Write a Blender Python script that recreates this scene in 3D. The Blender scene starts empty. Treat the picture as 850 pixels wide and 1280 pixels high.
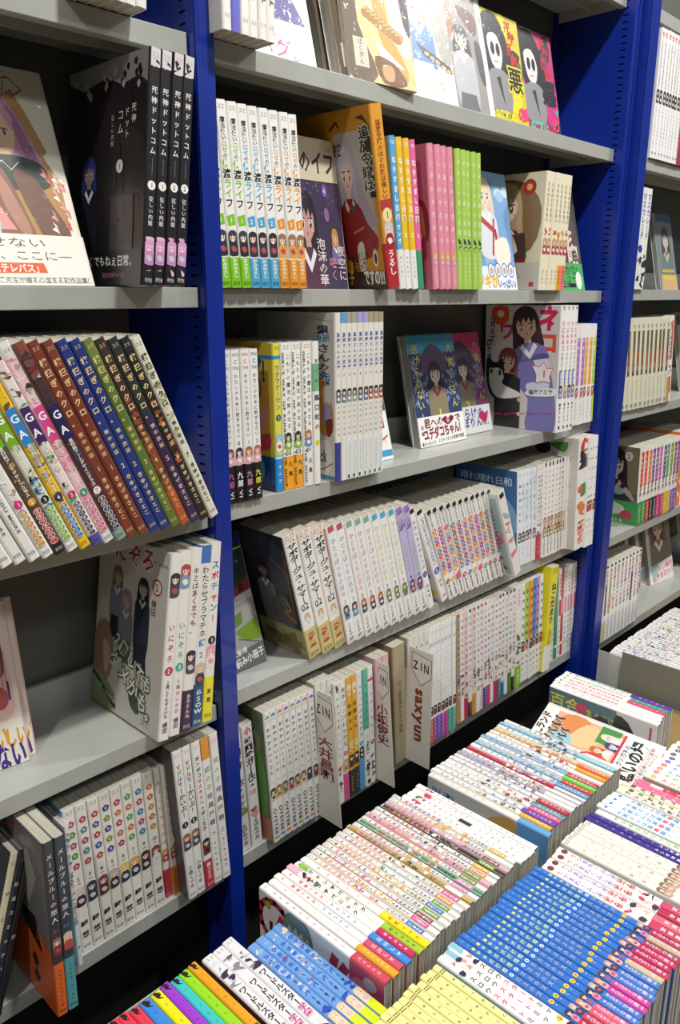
import bpy, math, random
import numpy as np
from mathutils import Matrix, Vector
R = math.radians
C = bpy.context.scene.collection
random.seed(7)

# ------------------------------------------------------------------ camera, world, lights, exposure
F, YAW, PITCH, ROLL = 989.49, R(45.9297), R(15.5076), R(0.12547)
CAMZ = 1.5
_h = np.array([math.sin(YAW), math.cos(YAW), 0]); _r = np.array([math.cos(YAW), -math.sin(YAW), 0]); _u = np.array([0, 0, 1.])
CW = math.cos(PITCH)*_h - math.sin(PITCH)*_u
_up = math.sin(PITCH)*_h + math.cos(PITCH)*_u
CR = math.cos(ROLL)*_r + math.sin(ROLL)*_up
CU = -math.sin(ROLL)*_r + math.cos(ROLL)*_up
cam = bpy.data.cameras.new('camera'); camo = bpy.data.objects.new('camera', cam); C.objects.link(camo)
m = Matrix.Identity(4)
for i in range(3):
    m[i][0] = CR[i]; m[i][1] = CU[i]; m[i][2] = -CW[i]
m[2][3] = CAMZ
camo.matrix_world = m
cam.sensor_fit = 'HORIZONTAL'; cam.sensor_width = 36; cam.lens = F/850*36; cam.clip_start = 0.02
bpy.context.scene.camera = camo

vs = bpy.context.scene.view_settings
bpy.context.scene.display_settings.display_device = 'sRGB'
vs.view_transform = 'Standard'; vs.look = 'None'; vs.gamma = 1.0; vs.use_curve_mapping = False
vs.exposure = -0.1

world = bpy.data.worlds.new('shop_light'); bpy.context.scene.world = world; world.use_nodes = True
wb = world.node_tree.nodes['Background']; wb.inputs[0].default_value = (0.93, 0.97, 1.0, 1); wb.inputs[1].default_value = 0.085

def lamp(name, loc, size, power, col=(1, 0.985, 0.95)):
    l = bpy.data.lights.new(name, 'AREA'); l.shape = 'DISK'; l.size = size; l.energy = power; l.color = col
    o = bpy.data.objects.new(name, l); o.location = loc; C.objects.link(o); return o
for x, p in ((-1.15, 30), (0.78, 52), (2.7, 50)):
    lamp('ceiling_downlight', (x, -0.12, 3.3), 0.15, p)
for x in (-0.6, 1.4, 3.2):
    lamp('ceiling_downlight', (x, -1.7, 3.3), 0.5, 15)

# ------------------------------------------------------------------ pixel <-> place helpers
def ray(u, v): return CW + CR*(u-425)/F + CU*(640-v)/F
def onz(u, v, z): d = ray(u, v); return d/d[2]*z
def onx(u, v, x): d = ray(u, v); return d/d[0]*x
def ony(u, v, y): d = ray(u, v); return d/d[1]*y
def x_at(u, y, z):
    k = (u-425)/F
    return -(y*(CR[1]-k*CW[1]) + z*(CR[2]-k*CW[2]))/(CR[0]-k*CW[0])

D = 0.811
ZL = {1: .3421*D, 2: .0062*D, 3: -.337*D, 4: -.682*D, 5: -1.013*D}
ZM = {1: .3440*D, 2: .0050*D, 3: -.3345*D, 4: -.673*D, 5: -1.0130*D}
ZR = {1: .3460*D*.975, 2: .0090*D, 3: -.3300*D*.975, 4: -.712*D*.975, 5: -1.049*D*.975}
TZ = -.724          # spine tops on the table, below the eye
TB = -.874          # the table surface

# ------------------------------------------------------------------ colours and materials
def lin(c):
    if isinstance(c, str):
        c = c.lstrip('#')
        if len(c) == 3: c = ''.join(a+a for a in c)
        c = [int(c[i:i+2], 16)/255 for i in (0, 2, 4)]
    return tuple(((x/12.92) if x <= .04045 else ((x+.055)/1.055)**2.4) for x in c[:3])+(1.,)

def newmat(name):
    m = bpy.data.materials.new(name); m.use_nodes = True
    return m, m.node_tree, m.node_tree.nodes['Principled BSDF']

def attr_material(name, rough, coat, coat_rough, bump, scale=55):
    m, nt, b = newmat(name)
    a = nt.nodes.new('ShaderNodeAttribute'); a.attribute_name = 'Col'
    nt.links.new(a.outputs['Color'], b.inputs['Base Color'])
    b.inputs['Roughness'].default_value = rough
    b.inputs['Coat Weight'].default_value = coat; b.inputs['Coat Roughness'].default_value = coat_rough
    if bump:
        g = nt.nodes.new('ShaderNodeNewGeometry')
        n = nt.nodes.new('ShaderNodeTexNoise'); n.inputs['Scale'].default_value = scale; n.inputs['Detail'].default_value = 3; n.inputs['Distortion'].default_value = 1.2
        nt.links.new(g.outputs['Position'], n.inputs['Vector'])
        bp = nt.nodes.new('ShaderNodeBump'); bp.inputs['Strength'].default_value = bump; bp.inputs['Distance'].default_value = .004
        nt.links.new(n.outputs['Fac'], bp.inputs['Height']); nt.links.new(bp.outputs['Normal'], b.inputs['Coat Normal'])
    return m
PRINT = attr_material('laminated_print', .42, .35, .12, .35)

def page_material():
    m, nt, b = newmat('page_edges')
    a = nt.nodes.new('ShaderNodeAttribute'); a.attribute_name = 'Col'
    t = nt.nodes.new('ShaderNodeTexCoord'); mp = nt.nodes.new('ShaderNodeMapping'); mp.inputs['Scale'].default_value = (1500, 14, 14)
    n = nt.nodes.new('ShaderNodeTexNoise'); n.inputs['Scale'].default_value = 1; n.inputs['Detail'].default_value = 2
    r = nt.nodes.new('ShaderNodeMapRange'); r.inputs[1].default_value = .3; r.inputs[2].default_value = .7; r.inputs[3].default_value = .62; r.inputs[4].default_value = 1.1
    mx = nt.nodes.new('ShaderNodeVectorMath'); mx.operation = 'SCALE'
    nt.links.new(t.outputs['Object'], mp.inputs[0]); nt.links.new(mp.outputs[0], n.inputs['Vector']); nt.links.new(n.outputs['Fac'], r.inputs[0])
    nt.links.new(a.outputs['Color'], mx.inputs[0]); nt.links.new(r.outputs[0], mx.inputs['Scale']); nt.links.new(mx.outputs[0], b.inputs['Base Color'])
    b.inputs['Roughness'].default_value = .8
    return m
PAGES = page_material()

def plain(name, col, rough=.5, metal=0, coat=0, noise=0.0, nscale=40, bump=0.0):
    m, nt, b = newmat(name)
    c = lin(col)
    n = nt.nodes.new('ShaderNodeTexNoise'); n.inputs['Scale'].default_value = nscale; n.inputs['Detail'].default_value = 4
    g = nt.nodes.new('ShaderNodeNewGeometry'); nt.links.new(g.outputs['Position'], n.inputs['Vector'])
    rp = nt.nodes.new('ShaderNodeValToRGB')
    rp.color_ramp.elements[0].position = .3; rp.color_ramp.elements[1].position = .7
    rp.color_ramp.elements[0].color = tuple(x*(1-noise) for x in c[:3])+(1,); rp.color_ramp.elements[1].color = tuple(min(1, x*(1+noise)) for x in c[:3])+(1,)
    nt.links.new(n.outputs['Fac'], rp.inputs[0]); nt.links.new(rp.outputs[0], b.inputs['Base Color'])
    b.inputs['Roughness'].default_value = rough; b.inputs['Metallic'].default_value = metal; b.inputs['Coat Weight'].default_value = coat
    if bump:
        bp = nt.nodes.new('ShaderNodeBump'); bp.inputs['Strength'].default_value = bump; bp.inputs['Distance'].default_value = .001
        nt.links.new(n.outputs['Fac'], bp.inputs['Height']); nt.links.new(bp.outputs['Normal'], b.inputs['Normal'])
    return m
GREY = plain('grey_enamel_shelf', '#a9aba5', .38, 0, .15, .04, 25, .05)
BACK = plain('dull_grey_back_panel', '#5a5b54', .6, 0, 0, .05, 12)
BLUE = plain('blue_enamel', '#0d2a8c', .34, 0, .35, .05, 18)
SLOT = plain('hollow_shade_black', '#04050a', .9)
WOOD = plain('brown_table_board', '#8f7747', .6, 0, 0, .12, 30)
BLACK = plain('black_skirt_and_void', '#050505', .85, 0, 0, .1)
FLOOR = plain('dark_floor', '#2c2c2c', .6, 0, 0, .1)
TRAY = plain('grey_tray_metal', '#85857c', .5, 0, 0, .04)
PALETRAY = plain('pale_tray_metal', '#b4b6b2', .45, 0, 0, .04)
CEIL = plain('ceiling_paint', '#d8d8d4', .8)

def clear_mat():
    m, nt, b = newmat('clear_acrylic')
    b.inputs['Base Color'].default_value = (.72, .74, .74, 1); b.inputs['Alpha'].default_value = .5; b.inputs['IOR'].default_value = 1.45
    n = nt.nodes.new('ShaderNodeTexNoise'); n.inputs['Scale'].default_value = 35
    r = nt.nodes.new('ShaderNodeMapRange'); r.inputs[3].default_value = .08; r.inputs[4].default_value = .3
    nt.links.new(n.outputs['Fac'], r.inputs[0]); nt.links.new(r.outputs[0], b.inputs['Roughness'])
    return m
CLEAR = clear_mat()

# ------------------------------------------------------------------ mesh building
class MD:
    """vertices, faces and one colour per face"""
    def __init__(s): s.v = []; s.f = []; s.c = []
    def face(s, pts, col):
        b = len(s.v); s.v.extend(pts); s.f.append(tuple(range(b, b+len(pts)))); s.c.append(col)
    def box(s, x0, x1, y0, y1, z0, z1, col):
        b = len(s.v)
        s.v += [(x0, y0, z0), (x1, y0, z0), (x1, y1, z0), (x0, y1, z0), (x0, y0, z1), (x1, y0, z1), (x1, y1, z1), (x0, y1, z1)]
        for q in ((3, 2, 1, 0), (4, 5, 6, 7), (0, 1, 5, 4), (1, 2, 6, 5), (2, 3, 7, 6), (3, 0, 4, 7)):
            s.f.append(tuple(b+i for i in q)); s.c.append(col)
    def mesh(s, name, mat):
        me = bpy.data.meshes.new(name); me.from_pydata(s.v, [], s.f)
        a = me.color_attributes.new('Col', 'FLOAT_COLOR', 'CORNER')
        buf = np.empty((len(me.loops), 4), dtype=np.float32); k = 0
        for f, c in zip(s.f, s.c):
            n = len(f); buf[k:k+n] = c; k += n
        a.data.foreach_set('color', buf.ravel())
        me.materials.append(mat); return me
    def extend(s, o, mw):
        b = len(s.v)
        if not o.v: return
        P = np.c_[np.array(o.v), np.ones(len(o.v))] @ np.array(mw).T
        s.v.extend(map(tuple, P[:, :3])); s.f.extend(tuple(b+i for i in f) for f in o.f); s.c.extend(o.c)

def link(name, me, parent=None, mw=None):
    o = bpy.data.objects.new(name, me); C.objects.link(o)
    if mw is not None: o.matrix_world = mw
    if parent is not None: o.parent = parent
    return o
def tag(o, label=None, cat=None, group=None, kind=None):
    for k, v in (('label', label), ('category', cat), ('group', group), ('kind', kind)):
        if v: o[k] = v
    return o
def solid(name, boxes, mat, parent=None, bevel=0.0, loc=None):
    md = MD()
    for b in boxes: md.box(*b, (1, 1, 1, 1))
    me = md.mesh(name, mat); o = link(name, me, parent)
    if loc is not None: o.location = loc
    if bevel:
        mo = o.modifiers.new('bevel', 'BEVEL'); mo.width = bevel; mo.segments = 2; mo.limit_method = 'ANGLE'
    return o

# ------------------------------------------------------------------ glyphs
_fc = bpy.data.curves.new('glyph', 'FONT'); _fc.resolution_u = 2
_fo = bpy.data.objects.new('glyph', _fc); C.objects.link(_fo)
GL = {}
def glyph(ch, bold):
    k = (ch, bold)
    if k not in GL:
        _fc.body = ch; _fc.offset = (0, .01, .024, .042, .085)[bold]; _fc.resolution_u = 1 if ord(ch) > 0x2e80 and bold < 3 else 2
        me = bpy.data.meshes.new_from_object(_fo.evaluated_get(bpy.context.evaluated_depsgraph_get()))
        v = np.array([(p.co.x, p.co.y) for p in me.vertices]) if len(me.vertices) else np.zeros((0, 2))
        f = [tuple(p.vertices) for p in me.polygons]
        bpy.data.meshes.remove(me)
        if len(v):
            if ord(ch) > 0x2e80: w = 1.0
            else: w = v[:, 0].max()+.07
        else: w = .4
        GL[k] = (v, f, w)
    return GL[k]

def clip(poly, w, h):
    def cut(P, ins, inter):
        out = []
        for i in range(len(P)):
            a, b = P[i-1], P[i]
            if ins(b):
                if not ins(a): out.append(inter(a, b))
                out.append(b)
            elif ins(a): out.append(inter(a, b))
        return out
    for ax, lim, sg in ((0, 0, 1), (0, w, -1), (1, 0, 1), (1, h, -1)):
        def inter(a, b, ax=ax, lim=lim):
            t = (lim-a[ax])/(b[ax]-a[ax]); return (a[0]+t*(b[0]-a[0]), a[1]+t*(b[1]-a[1]))
        poly = cut(poly, lambda p: sg*(p[ax]-lim) >= 0, inter)
        if len(poly) < 3: return []
    return poly

class Art:
    """flat print on a w x h face; u to the right, v up; shapes stack in printing order"""
    def __init__(s, w, h, place):
        s.w, s.h, s.place, s.k = w, h, place, 0; s.pic = MD(); s.txt = MD(); s.kx = 1; s.ox = 0; s.ky = 1; s.tall = False
    def poly(s, pts, col, md=None):
        s.k += 1; s._p(pts, lin(col), md or s.pic)
    def _p(s, pts, c, md):
        if s.kx != 1 or s.ky != 1: pts = [(p[0]*s.kx+s.ox, p[1]*s.ky) for p in pts]
        if min(p[0] for p in pts) < 0 or max(p[0] for p in pts) > s.w or min(p[1] for p in pts) < 0 or max(p[1] for p in pts) > s.h:
            pts = clip(pts, s.w, s.h)
            if len(pts) < 3: return
        e = .00012+s.k*1.1e-5
        md.face([s.place(u, v, e) for u, v in pts], c)
    def rect(s, x0, y0, x1, y1, col): s.poly([(x0, y0), (x1, y0), (x1, y1), (x0, y1)], col)
    def ell(s, x, y, rx, ry, col, rot=0, n=14):
        c, q = math.cos(rot), math.sin(rot)
        s.poly([(x+rx*math.cos(t)*c-ry*math.sin(t)*q, y+rx*math.cos(t)*q+ry*math.sin(t)*c) for t in [2*math.pi*i/n for i in range(n)]], col)
    def blob(s, pts, col):
        out = []; n = len(pts)
        for i in range(n):
            p0, p1, p2, p3 = pts[i-1], pts[i], pts[(i+1) % n], pts[(i+2) % n]
            for t in (0, .33, .66):
                out.append(tuple(.5*((2*p1[a])+(-p0[a]+p2[a])*t+(2*p0[a]-5*p1[a]+4*p2[a]-p3[a])*t*t+(-p0[a]+3*p1[a]-3*p2[a]+p3[a])*t**3) for a in (0, 1)))
        s.poly(out, col)
    def line(s, x0, y0, x1, y1, wd, col):
        dx, dy = x1-x0, y1-y0; l = math.hypot(dx, dy) or 1; nx, ny = -dy/l*wd/2, dx/l*wd/2
        s.poly([(x0+nx, y0+ny), (x0-nx, y0-ny), (x1-nx, y1-ny), (x1+nx, y1+ny)], col)
    def path(s, pts, wd, col):
        s.k += 1; c = lin(col)
        for a, b in zip(pts, pts[1:]):
            dx, dy = b[0]-a[0], b[1]-a[1]; l = math.hypot(dx, dy) or 1; nx, ny = -dy/l*wd/2, dx/l*wd/2
            ex, ey = dx/l*wd*.3, dy/l*wd*.3
            s._p([(a[0]+nx-ex, a[1]+ny-ey), (a[0]-nx-ex, a[1]-ny-ey), (b[0]-nx+ex, b[1]-ny+ey), (b[0]+nx+ex, b[1]+ny+ey)], c, s.pic)
    def ch(s, ch, x, y, sx, sy, col, bold=1, rot=0):
        """one character centred on x, y"""
        if ch in ' 　': return
        v, f, w = glyph(ch, bold)
        if not len(v): return
        c, q = math.cos(rot), math.sin(rot); cy = .36
        x = x*s.kx+s.ox; y = y*s.ky
        if abs(rot) < .6 and not s.tall: sx *= s.kx
        P = [(x+((a-w/2)*sx*c-(b-cy)*sy*q), y+((a-w/2)*sx*q+(b-cy)*sy*c)) for a, b in v]
        lc = lin(col); e = .00012+s.k*1.1e-5; md = s.txt
        if all(0 <= p[0] <= s.w and 0 <= p[1] <= s.h for p in P):
            b0 = len(md.v); md.v.extend(s.place(u, t, e) for u, t in P)
            md.f.extend(tuple(b0+i for i in q2) for q2 in f); md.c.extend([lc]*len(f))
        else:
            for q2 in f:
                g = clip([P[i] for i in q2], s.w, s.h)
                if len(g) > 2: md.face([s.place(u, t, e) for u, t in g], lc)
    def vtext(s, segs, x, ytop, ybot, size, col='#222', bold=1, outline=None):
        if isinstance(segs, str): segs = [(segs, col)]
        n = sum(len(a) for a, _ in segs); st = (ytop-ybot)/n
        sx = size; sy = min(size, st*1.02)
        passes = ([(4, outline)] if outline else [])+[(bold, None)]
        s.tall = True
        for bd, oc in passes:
            s.k += 1; i = 0
            for a, c in segs:
                for q in a:
                    y = ytop-(i+.5)*st; i += 1
                    r = -math.pi/2 if q in 'ー〜' else 0
                    s.ch(q, x, y, sx, sy, oc or c, bd, r)
        s.tall = False
    def text(s, t, x, y, size, col, bold=1, rot=0, outline=None, fit=None):
        ws = [glyph(q, bold)[2] for q in t]; tot = sum(ws)*size; sx = size
        if fit: sx = size*fit/tot; tot = fit
        for bd, oc in ([(4, outline)] if outline else [])+[(bold, col)]:
            s.k += 1; p = -tot/2
            for q, w in zip(t, ws):
                a = p+w*sx/2; p += w*sx
                s.ch(q, x+a*math.cos(rot), y+a*math.sin(rot), sx, size, oc, bd, rot)

def girl(a, x, y, s, hair='#333', cloth='#447', skin='#f3d9c8', eye='#446', long=2.2, low=4.0, lt=None, tilt=0, collar='#eee', skirt=None):
    """a plain generic drawn figure; s = half width of the head"""
    lt = lt or hair
    P = lambda px, py: (x+s*(px*math.cos(tilt)-py*math.sin(tilt)), y+s*(px*math.sin(tilt)+py*math.cos(tilt)))
    B = lambda pts, c: a.blob([P(*p) for p in pts], c)
    B([(-1.15, .3), (-.8, 1.15), (0, 1.45), (.8, 1.15), (1.15, .3), (1.25, -.7), (1.3, -long), (.5, -long-.2), (-.4, -long), (-1.3, -long-.1), (-1.25, -.7)], hair)
    a.poly([P(-.25, -.7), P(.25, -.7), P(.32, -1.5), P(-.32, -1.5)], skin)
    B([(-.5, -1.3), (.5, -1.3), (1.35, -1.7), (1.6, -2.6), (1.35, -low), (-1.35, -low), (-1.6, -2.6), (-1.35, -1.7)], cloth)
    if skirt: a.poly([P(-1.1, -low*.8), P(1.1, -low*.8), P(1.6, -low*1.25), P(-1.6, -low*1.25)], skirt)
    a.poly([P(-.5, -1.3), P(0, -2.0), P(.5, -1.3), P(.75, -1.6), P(0, -2.5), P(-.75, -1.6)], collar)
    B([(-.88, .35), (-.5, .95), (.5, .95), (.88, .35), (.8, -.35), (.3, -.9), (0, -1.0), (-.3, -.9), (-.8, -.35)], skin)
    for e in (-1, 1):
        ex = e*.42
        a.ell(*P(ex, -.12), .21*s, .25*s, '#faf8f6', tilt, 10)
        a.ell(*P(ex, -.14), .15*s, .22*s, eye, tilt, 10)
        a.ell(*P(ex-.04, -.06), .06*s, .08*s, '#fff', tilt, 6)
        a.line(*P(ex-.25, .13), *P(ex+.25, .13), .07*s, '#2a2226')
        a.ell(*P(e*.6, -.45), .15*s, .07*s, '#eeb3a4', tilt, 8)
    a.ell(*P(0, -.6), .1*s, .06*s, '#b4504c', tilt, 8)
    a.poly([P(-.98, -.1), P(-1.0, .7), P(-.55, 1.25), P(0, 1.38), P(.55, 1.25), P(1.0, .7), P(.98, -.1), P(.72, .45), P(.5, .12), P(.3, .6), P(.05, .2), P(-.15, .62), P(-.42, .15), P(-.62, .55)], lt)
    B([(-1.02, .5), (-.85, .2), (-.8, -.6), (-.95, -1.5), (-1.2, -1.4), (-1.2, -.2)], lt)
    B([(1.02, .5), (.85, .2), (.8, -.6), (.95, -1.5), (1.2, -1.4), (1.2, -.2)], lt)

def bust(a, x, y, s, hair, cloth, skin='#efd2bf'):
    """tiny drawn figure for a spine"""
    rg = random.Random(int((x+y+s)*1e6) % 997)
    a.blob([(x-s*1.0, y+s*.9), (x, y+s*1.35), (x+s*1.0, y+s*.9), (x+s*1.2, y-s*.3), (x+s*rg.uniform(.9, 1.4), y-s*1.9), (x, y-s*1.3), (x-s*rg.uniform(.9, 1.4), y-s*1.9), (x-s*1.2, y-s*.3)], hair)
    a.blob([(x-s*.4, y-s*.8), (x+s*.4, y-s*.8), (x+s*1.05, y-s*1.7), (x+s*rg.uniform(.8, 1.25), y-s*3.5), (x-s*rg.uniform(.8, 1.25), y-s*3.5), (x-s*1.1, y-s*1.8)], cloth)
    a.blob([(x-s*.7, y+s*.2), (x, y+s*.55), (x+s*.7, y+s*.2), (x+s*.5, y-s*.6), (x, y-s*.95), (x-s*.55, y-s*.6)], skin)
    a.poly([(x-s*.95, y-s*.2), (x-s*.8, y+s*.85), (x+s*.8, y+s*.85), (x+s*.95, y-s*.2), (x+s*.6, y+s*.25), (x+s*.3, y-s*.05), (x, y+s*.4), (x-s*.35, y), (x-s*.6, y+s*.3)], hair)
    for e in (-1, 1): a.ell(x+e*s*.34, y-s*.25, s*.13, s*.2, '#3a3038', 0, 6)
    a.blob([(x-s*.7, y-s*2.0), (x+s*.2, y-s*1.7), (x+s*.75, y-s*2.5), (x-s*.1, y-s*2.9)], rg.choice(['#efe9e6', '#d9c0b4', '#c9ced8', '#b8525a', hair]))

def draw(a, items):
    W, H = a.w, a.h
    for it in items:
        k = it[0]; g = lambda f: H*(1-f)
        if k == 'r':
            x0, x1 = (it[4], it[5]) if len(it) > 4 else (0, 1)
            a.rect(W*x0, g(it[2]), W*x1, g(it[1]), it[3])
        elif k == 'v':
            sz = it[5] if len(it) > 5 else .72; bd = it[6] if len(it) > 6 else 1; xx = it[7] if len(it) > 7 else .5
            a.vtext(it[1], W*xx, g(it[2]), g(it[3]), W*sz, it[4] or '#222', bd)
        elif k == 'n':
            if it[3]:
                if len(it) > 5 and it[5] == 'd':
                    r = W*.46; y = g(it[2]); a.poly([(W/2-r, y+r*.8), (W/2+r*.9, y+r*1.2), (W/2+r, y-r*.9), (W/2-r*.8, y-r*1.1)], it[3])
                else: a.ell(W/2, g(it[2]), W*.43, W*.43, it[3])
            a.text(it[1], W/2, g(it[2]), W*.62, it[4], 1)
        elif k == 'g':
            n = (it[2]-it[1])*H; s = min(W*.46, n/4.6)
            a.rect(0, g(it[2]), W, g(it[1]), it[6]) if len(it) > 6 and it[6] else None
            bust(a, W*.5, g(it[1])-s*1.3, s, it[3], it[4], it[5] if len(it) > 5 and it[5] else '#f1d6c4')
        elif k == 'w':
            a.text(it[1], W*(it[6] if len(it) > 6 else .5), g((it[2]+it[3])/2), W*(it[5] if len(it) > 5 else .8), it[4], 2, -math.pi/2, fit=(it[3]-it[2])*H)
        elif k == 'h':
            a.text(it[1], W/2, g(it[2]), W*(it[4] if len(it) > 4 else .4), it[3], 0, fit=W*.8)
        elif k == 'b':
            rg = random.Random(it[3]); cs = it[4]
            for _ in range(max(4, int((it[2]-it[1])*H/W*2.4))):
                y = g(rg.uniform(it[1], it[2])); r = W*rg.uniform(.15, .42)
                a.blob([(W*rg.uniform(.1, .9)+r*math.cos(t)*rg.uniform(.5, 1.2), y+r*math.sin(t)*rg.uniform(.6, 1.5)) for t in (0, 1.2, 2.5, 3.8, 5)], rg.choice(cs))
        elif k == 'c':     # row of round kana bubbles
            n = len(it[1])
            for i, q in enumerate(it[1]):
                y = g(it[2]+(i+.5)*(it[3]-it[2])/n); a.ell(W/2, y, W*.42, (it[3]-it[2])/n*H*.55, '#f6f2ee')
            for i, q in enumerate(it[1]):
                y = g(it[2]+(i+.5)*(it[3]-it[2])/n); a.ell(W/2, y, W*.36, (it[3]-it[2])/n*H*.48, it[4])
            a.vtext(it[1], W/2, g(it[2]), g(it[3]), W*.5, '#fbf6ee', 1)
        elif k == 'f':     # row of flowers with a kana in each
            n = len(it[1]); cols = it[4]
            for i, q in enumerate(it[1]):
                y = g(it[2]+(i+.5)*(it[3]-it[2])/n); r = W*.25
                a.k += 1
                for t in range(5): a.ell(W/2+r*.85*math.cos(t*1.2566+.3), y+r*.85*math.sin(t*1.2566+.3), r*.75, r*.75, cols[i % len(cols)], 0, 8); a.k -= 1
                a.ell(W/2, y, r*.7, r*.7, cols[i % len(cols)], 0, 8)
            a.vtext(it[1], W/2, g(it[2]), g(it[3]), W*.36, '#fdf8f4', 2)

# ------------------------------------------------------------------ one comic book: jacket, page block, belly band, printed art and lettering
KANA = 'あいうえおかきくけこさしすせそたちつてとなにぬねのはひふへほまみむめもやゆよらりるれろわん'
KANJI = '花咲月夜空海恋猫犬星学園部活日和雪桜春夏秋冬少女物語魔法喫茶店'
def book_parts(t, h, w, st, i=0, front=True):
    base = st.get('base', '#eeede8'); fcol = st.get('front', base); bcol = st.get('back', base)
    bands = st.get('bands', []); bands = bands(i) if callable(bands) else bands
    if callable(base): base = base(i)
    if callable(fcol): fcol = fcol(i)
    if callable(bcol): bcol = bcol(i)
    r = min(.0026, t*.24)
    prof = [(-t/2, w), (-t/2, r), (-t/2+.3*r, .3*r), (-t/2+r, 0), (t/2-r, 0), (t/2-.3*r, .3*r), (t/2, r), (t/2, w)]
    e = .0007
    inn = [(-t/2+e, w), (-t/2+e, r), (-t/2+r, e), (-t/2+r, e), (t/2-r, e), (t/2-r, e), (t/2-e, r), (t/2-e, w)]
    zs = [0.0]+sorted({h*(1-f) for b in bands for f in b[:2] if 0 < f < 1})+[h]
    md = MD()
    def colat(z, q):
        f = 1-z/h; c = base
        for b in bands:
            if b[0] <= f <= b[1]: c = b[2]
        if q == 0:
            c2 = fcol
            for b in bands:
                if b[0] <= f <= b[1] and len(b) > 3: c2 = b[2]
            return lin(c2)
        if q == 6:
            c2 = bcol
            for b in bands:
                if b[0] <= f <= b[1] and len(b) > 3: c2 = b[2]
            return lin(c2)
        return lin(c)
    for z0, z1 in zip(zs, zs[1:]):
        for q in range(7):
            (x0, y0), (x1, y1) = prof[q], prof[q+1]
            md.face([(x0, y0, z0), (x1, y1, z0), (x1, y1, z1), (x0, y0, z1)], colat((z0+z1)/2, q))
    wcol = lin('#f4f3ee')
    for q in range(7):
        (x0, y0), (x1, y1) = prof[q], prof[q+1]; (a0, b0), (a1, b1) = inn[q], inn[q+1]
        if (a0, b0) != (a1, b1):
            md.face([(a1, b1, 0), (a0, b0, 0), (a0, b0, h), (a1, b1, h)], wcol)
        md.face([(x0, y0, h), (x1, y1, h), (a1, b1, h), (a0, b0, h)], colat(h, q)); md.face([(a0, b0, 0), (a1, b1, 0), (x1, y1, 0), (x0, y0, 0)], colat(0, q))
    for q, s in ((0, 1), (7, -1)):
        md.face([(prof[q][0], w, 0), (inn[q][0], w, 0), (inn[q][0], w, h), (prof[q][0], w, h)], wcol)
    out = {'jacket': (md, PRINT)}
    pg = MD(); pg.box(-t/2+e+.0002, t/2-e-.0002, e+.0006, w-.0012, .0009, h-.0009, lin(st.get('pages', '#bab5a5'))); out['page_block'] = (pg, PAGES)
    W = t-1.0*r
    a = Art(W, h, lambda u, v, e: (u-W/2, -e, v))
    it = st.get('items', []); it = it(i) if callable(it) else it
    draw(a, it)
    if a.pic.v: out['spine_artwork'] = (a.pic, PRINT)
    if a.txt.v: out['spine_lettering'] = (a.txt, PRINT)
    if front and st.get('cover'):
        a = Art(w-r, h, lambda u, v, e: (-t/2-e, w-u, v)); st['cover'](a)
        if a.pic.v: out['cover_artwork'] = (a.pic, PRINT)
        if a.txt.v: out['cover_lettering'] = (a.txt, PRINT)
    ob = st.get('obi')
    if callable(ob): ob = ob(i)
    if ob:
        oh, oc = ob[0]*h, lin(ob[1]); g = .0005 if st.get('cover') is None or not front else .0013
        ox, oy = t/2+(g if front else .0002), -.0004-g*.5
        q = [(-ox, w), (-ox, r), (-ox+.3*r, oy+.4*r), (-ox+r, oy), (ox-r, oy), (ox-.3*r, oy+.4*r), (ox, r), (ox, w)]
        o = MD()
        for (x0, y0), (x1, y1) in zip(q, q[1:]):
            o.face([(x0, y0, 0), (x1, y1, 0), (x1, y1, oh), (x0, y0, oh)], oc)
            o.face([(x0*.98, y0+.0003, oh), (x1*.98, y1+.0003, oh), (x1, y1, oh), (x0, y0, oh)][::-1], oc)
        out['belly_band'] = (o, PRINT)
        if len(ob) > 2 and ob[2]:
            a = Art(W, oh, lambda u, v, e: (u-W/2, oy-e, v)); draw(a, ob[2])
            if a.txt.v or a.pic.v:
                mm = MD(); I4 = Matrix.Identity(4); mm.extend(a.pic, I4); mm.extend(a.txt, I4); out['band_print'] = (mm, PRINT)
        if front and len(ob) > 3 and ob[3]:
            a = Art(w-r, oh, lambda u, v, e: (-ox-e, w-u, v)); ob[3](a)
            mm = MD(); mm.extend(a.pic, Matrix.Identity(4)); mm.extend(a.txt, Matrix.Identity(4)); out['band_front_print'] = (mm, PRINT)
    return out

BOOKS = []
def book(M, t, h, w, st, i, label, group, key=None, front=False, name='comic_book', cat='comic book', keep=False):
    BOOKS.append(dict(M=M, t=t, h=h, w=w, st=st, i=i, label=label, group=group, key=key, front=front, name=name, cat=cat, keep=keep))

ORD = ('first second third fourth fifth sixth seventh eighth ninth tenth eleventh twelfth thirteenth fourteenth fifteenth sixteenth '
       'seventeenth eighteenth nineteenth twentieth twenty-first twenty-second twenty-third twenty-fourth twenty-fifth twenty-sixth twenty-seventh twenty-eighth twenty-ninth thirtieth').split()
def cap(s): return s[0].lower()+s[1:]
def labels(lab, i, n):
    if callable(lab): s = lab(i)
    elif isinstance(lab, (list, tuple)): s = lab[i]
    else: s = lab
    return s.replace('{o}', ORD[i]).replace('{r}', ORD[n-1-i]+' from right' if i < n-1 else 'last')

def span(Z, k, u0, v0, u1, v1, Y=None):
    z = Z[k]
    if Y is None: Y = .5*(onz(u0, v0, z)[1]+onz(u1, v1, z)[1]); Y = min(max(Y, .745), .83)
    return Y, x_at(u0, Y, z), x_at(u1, Y, z), z

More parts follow.
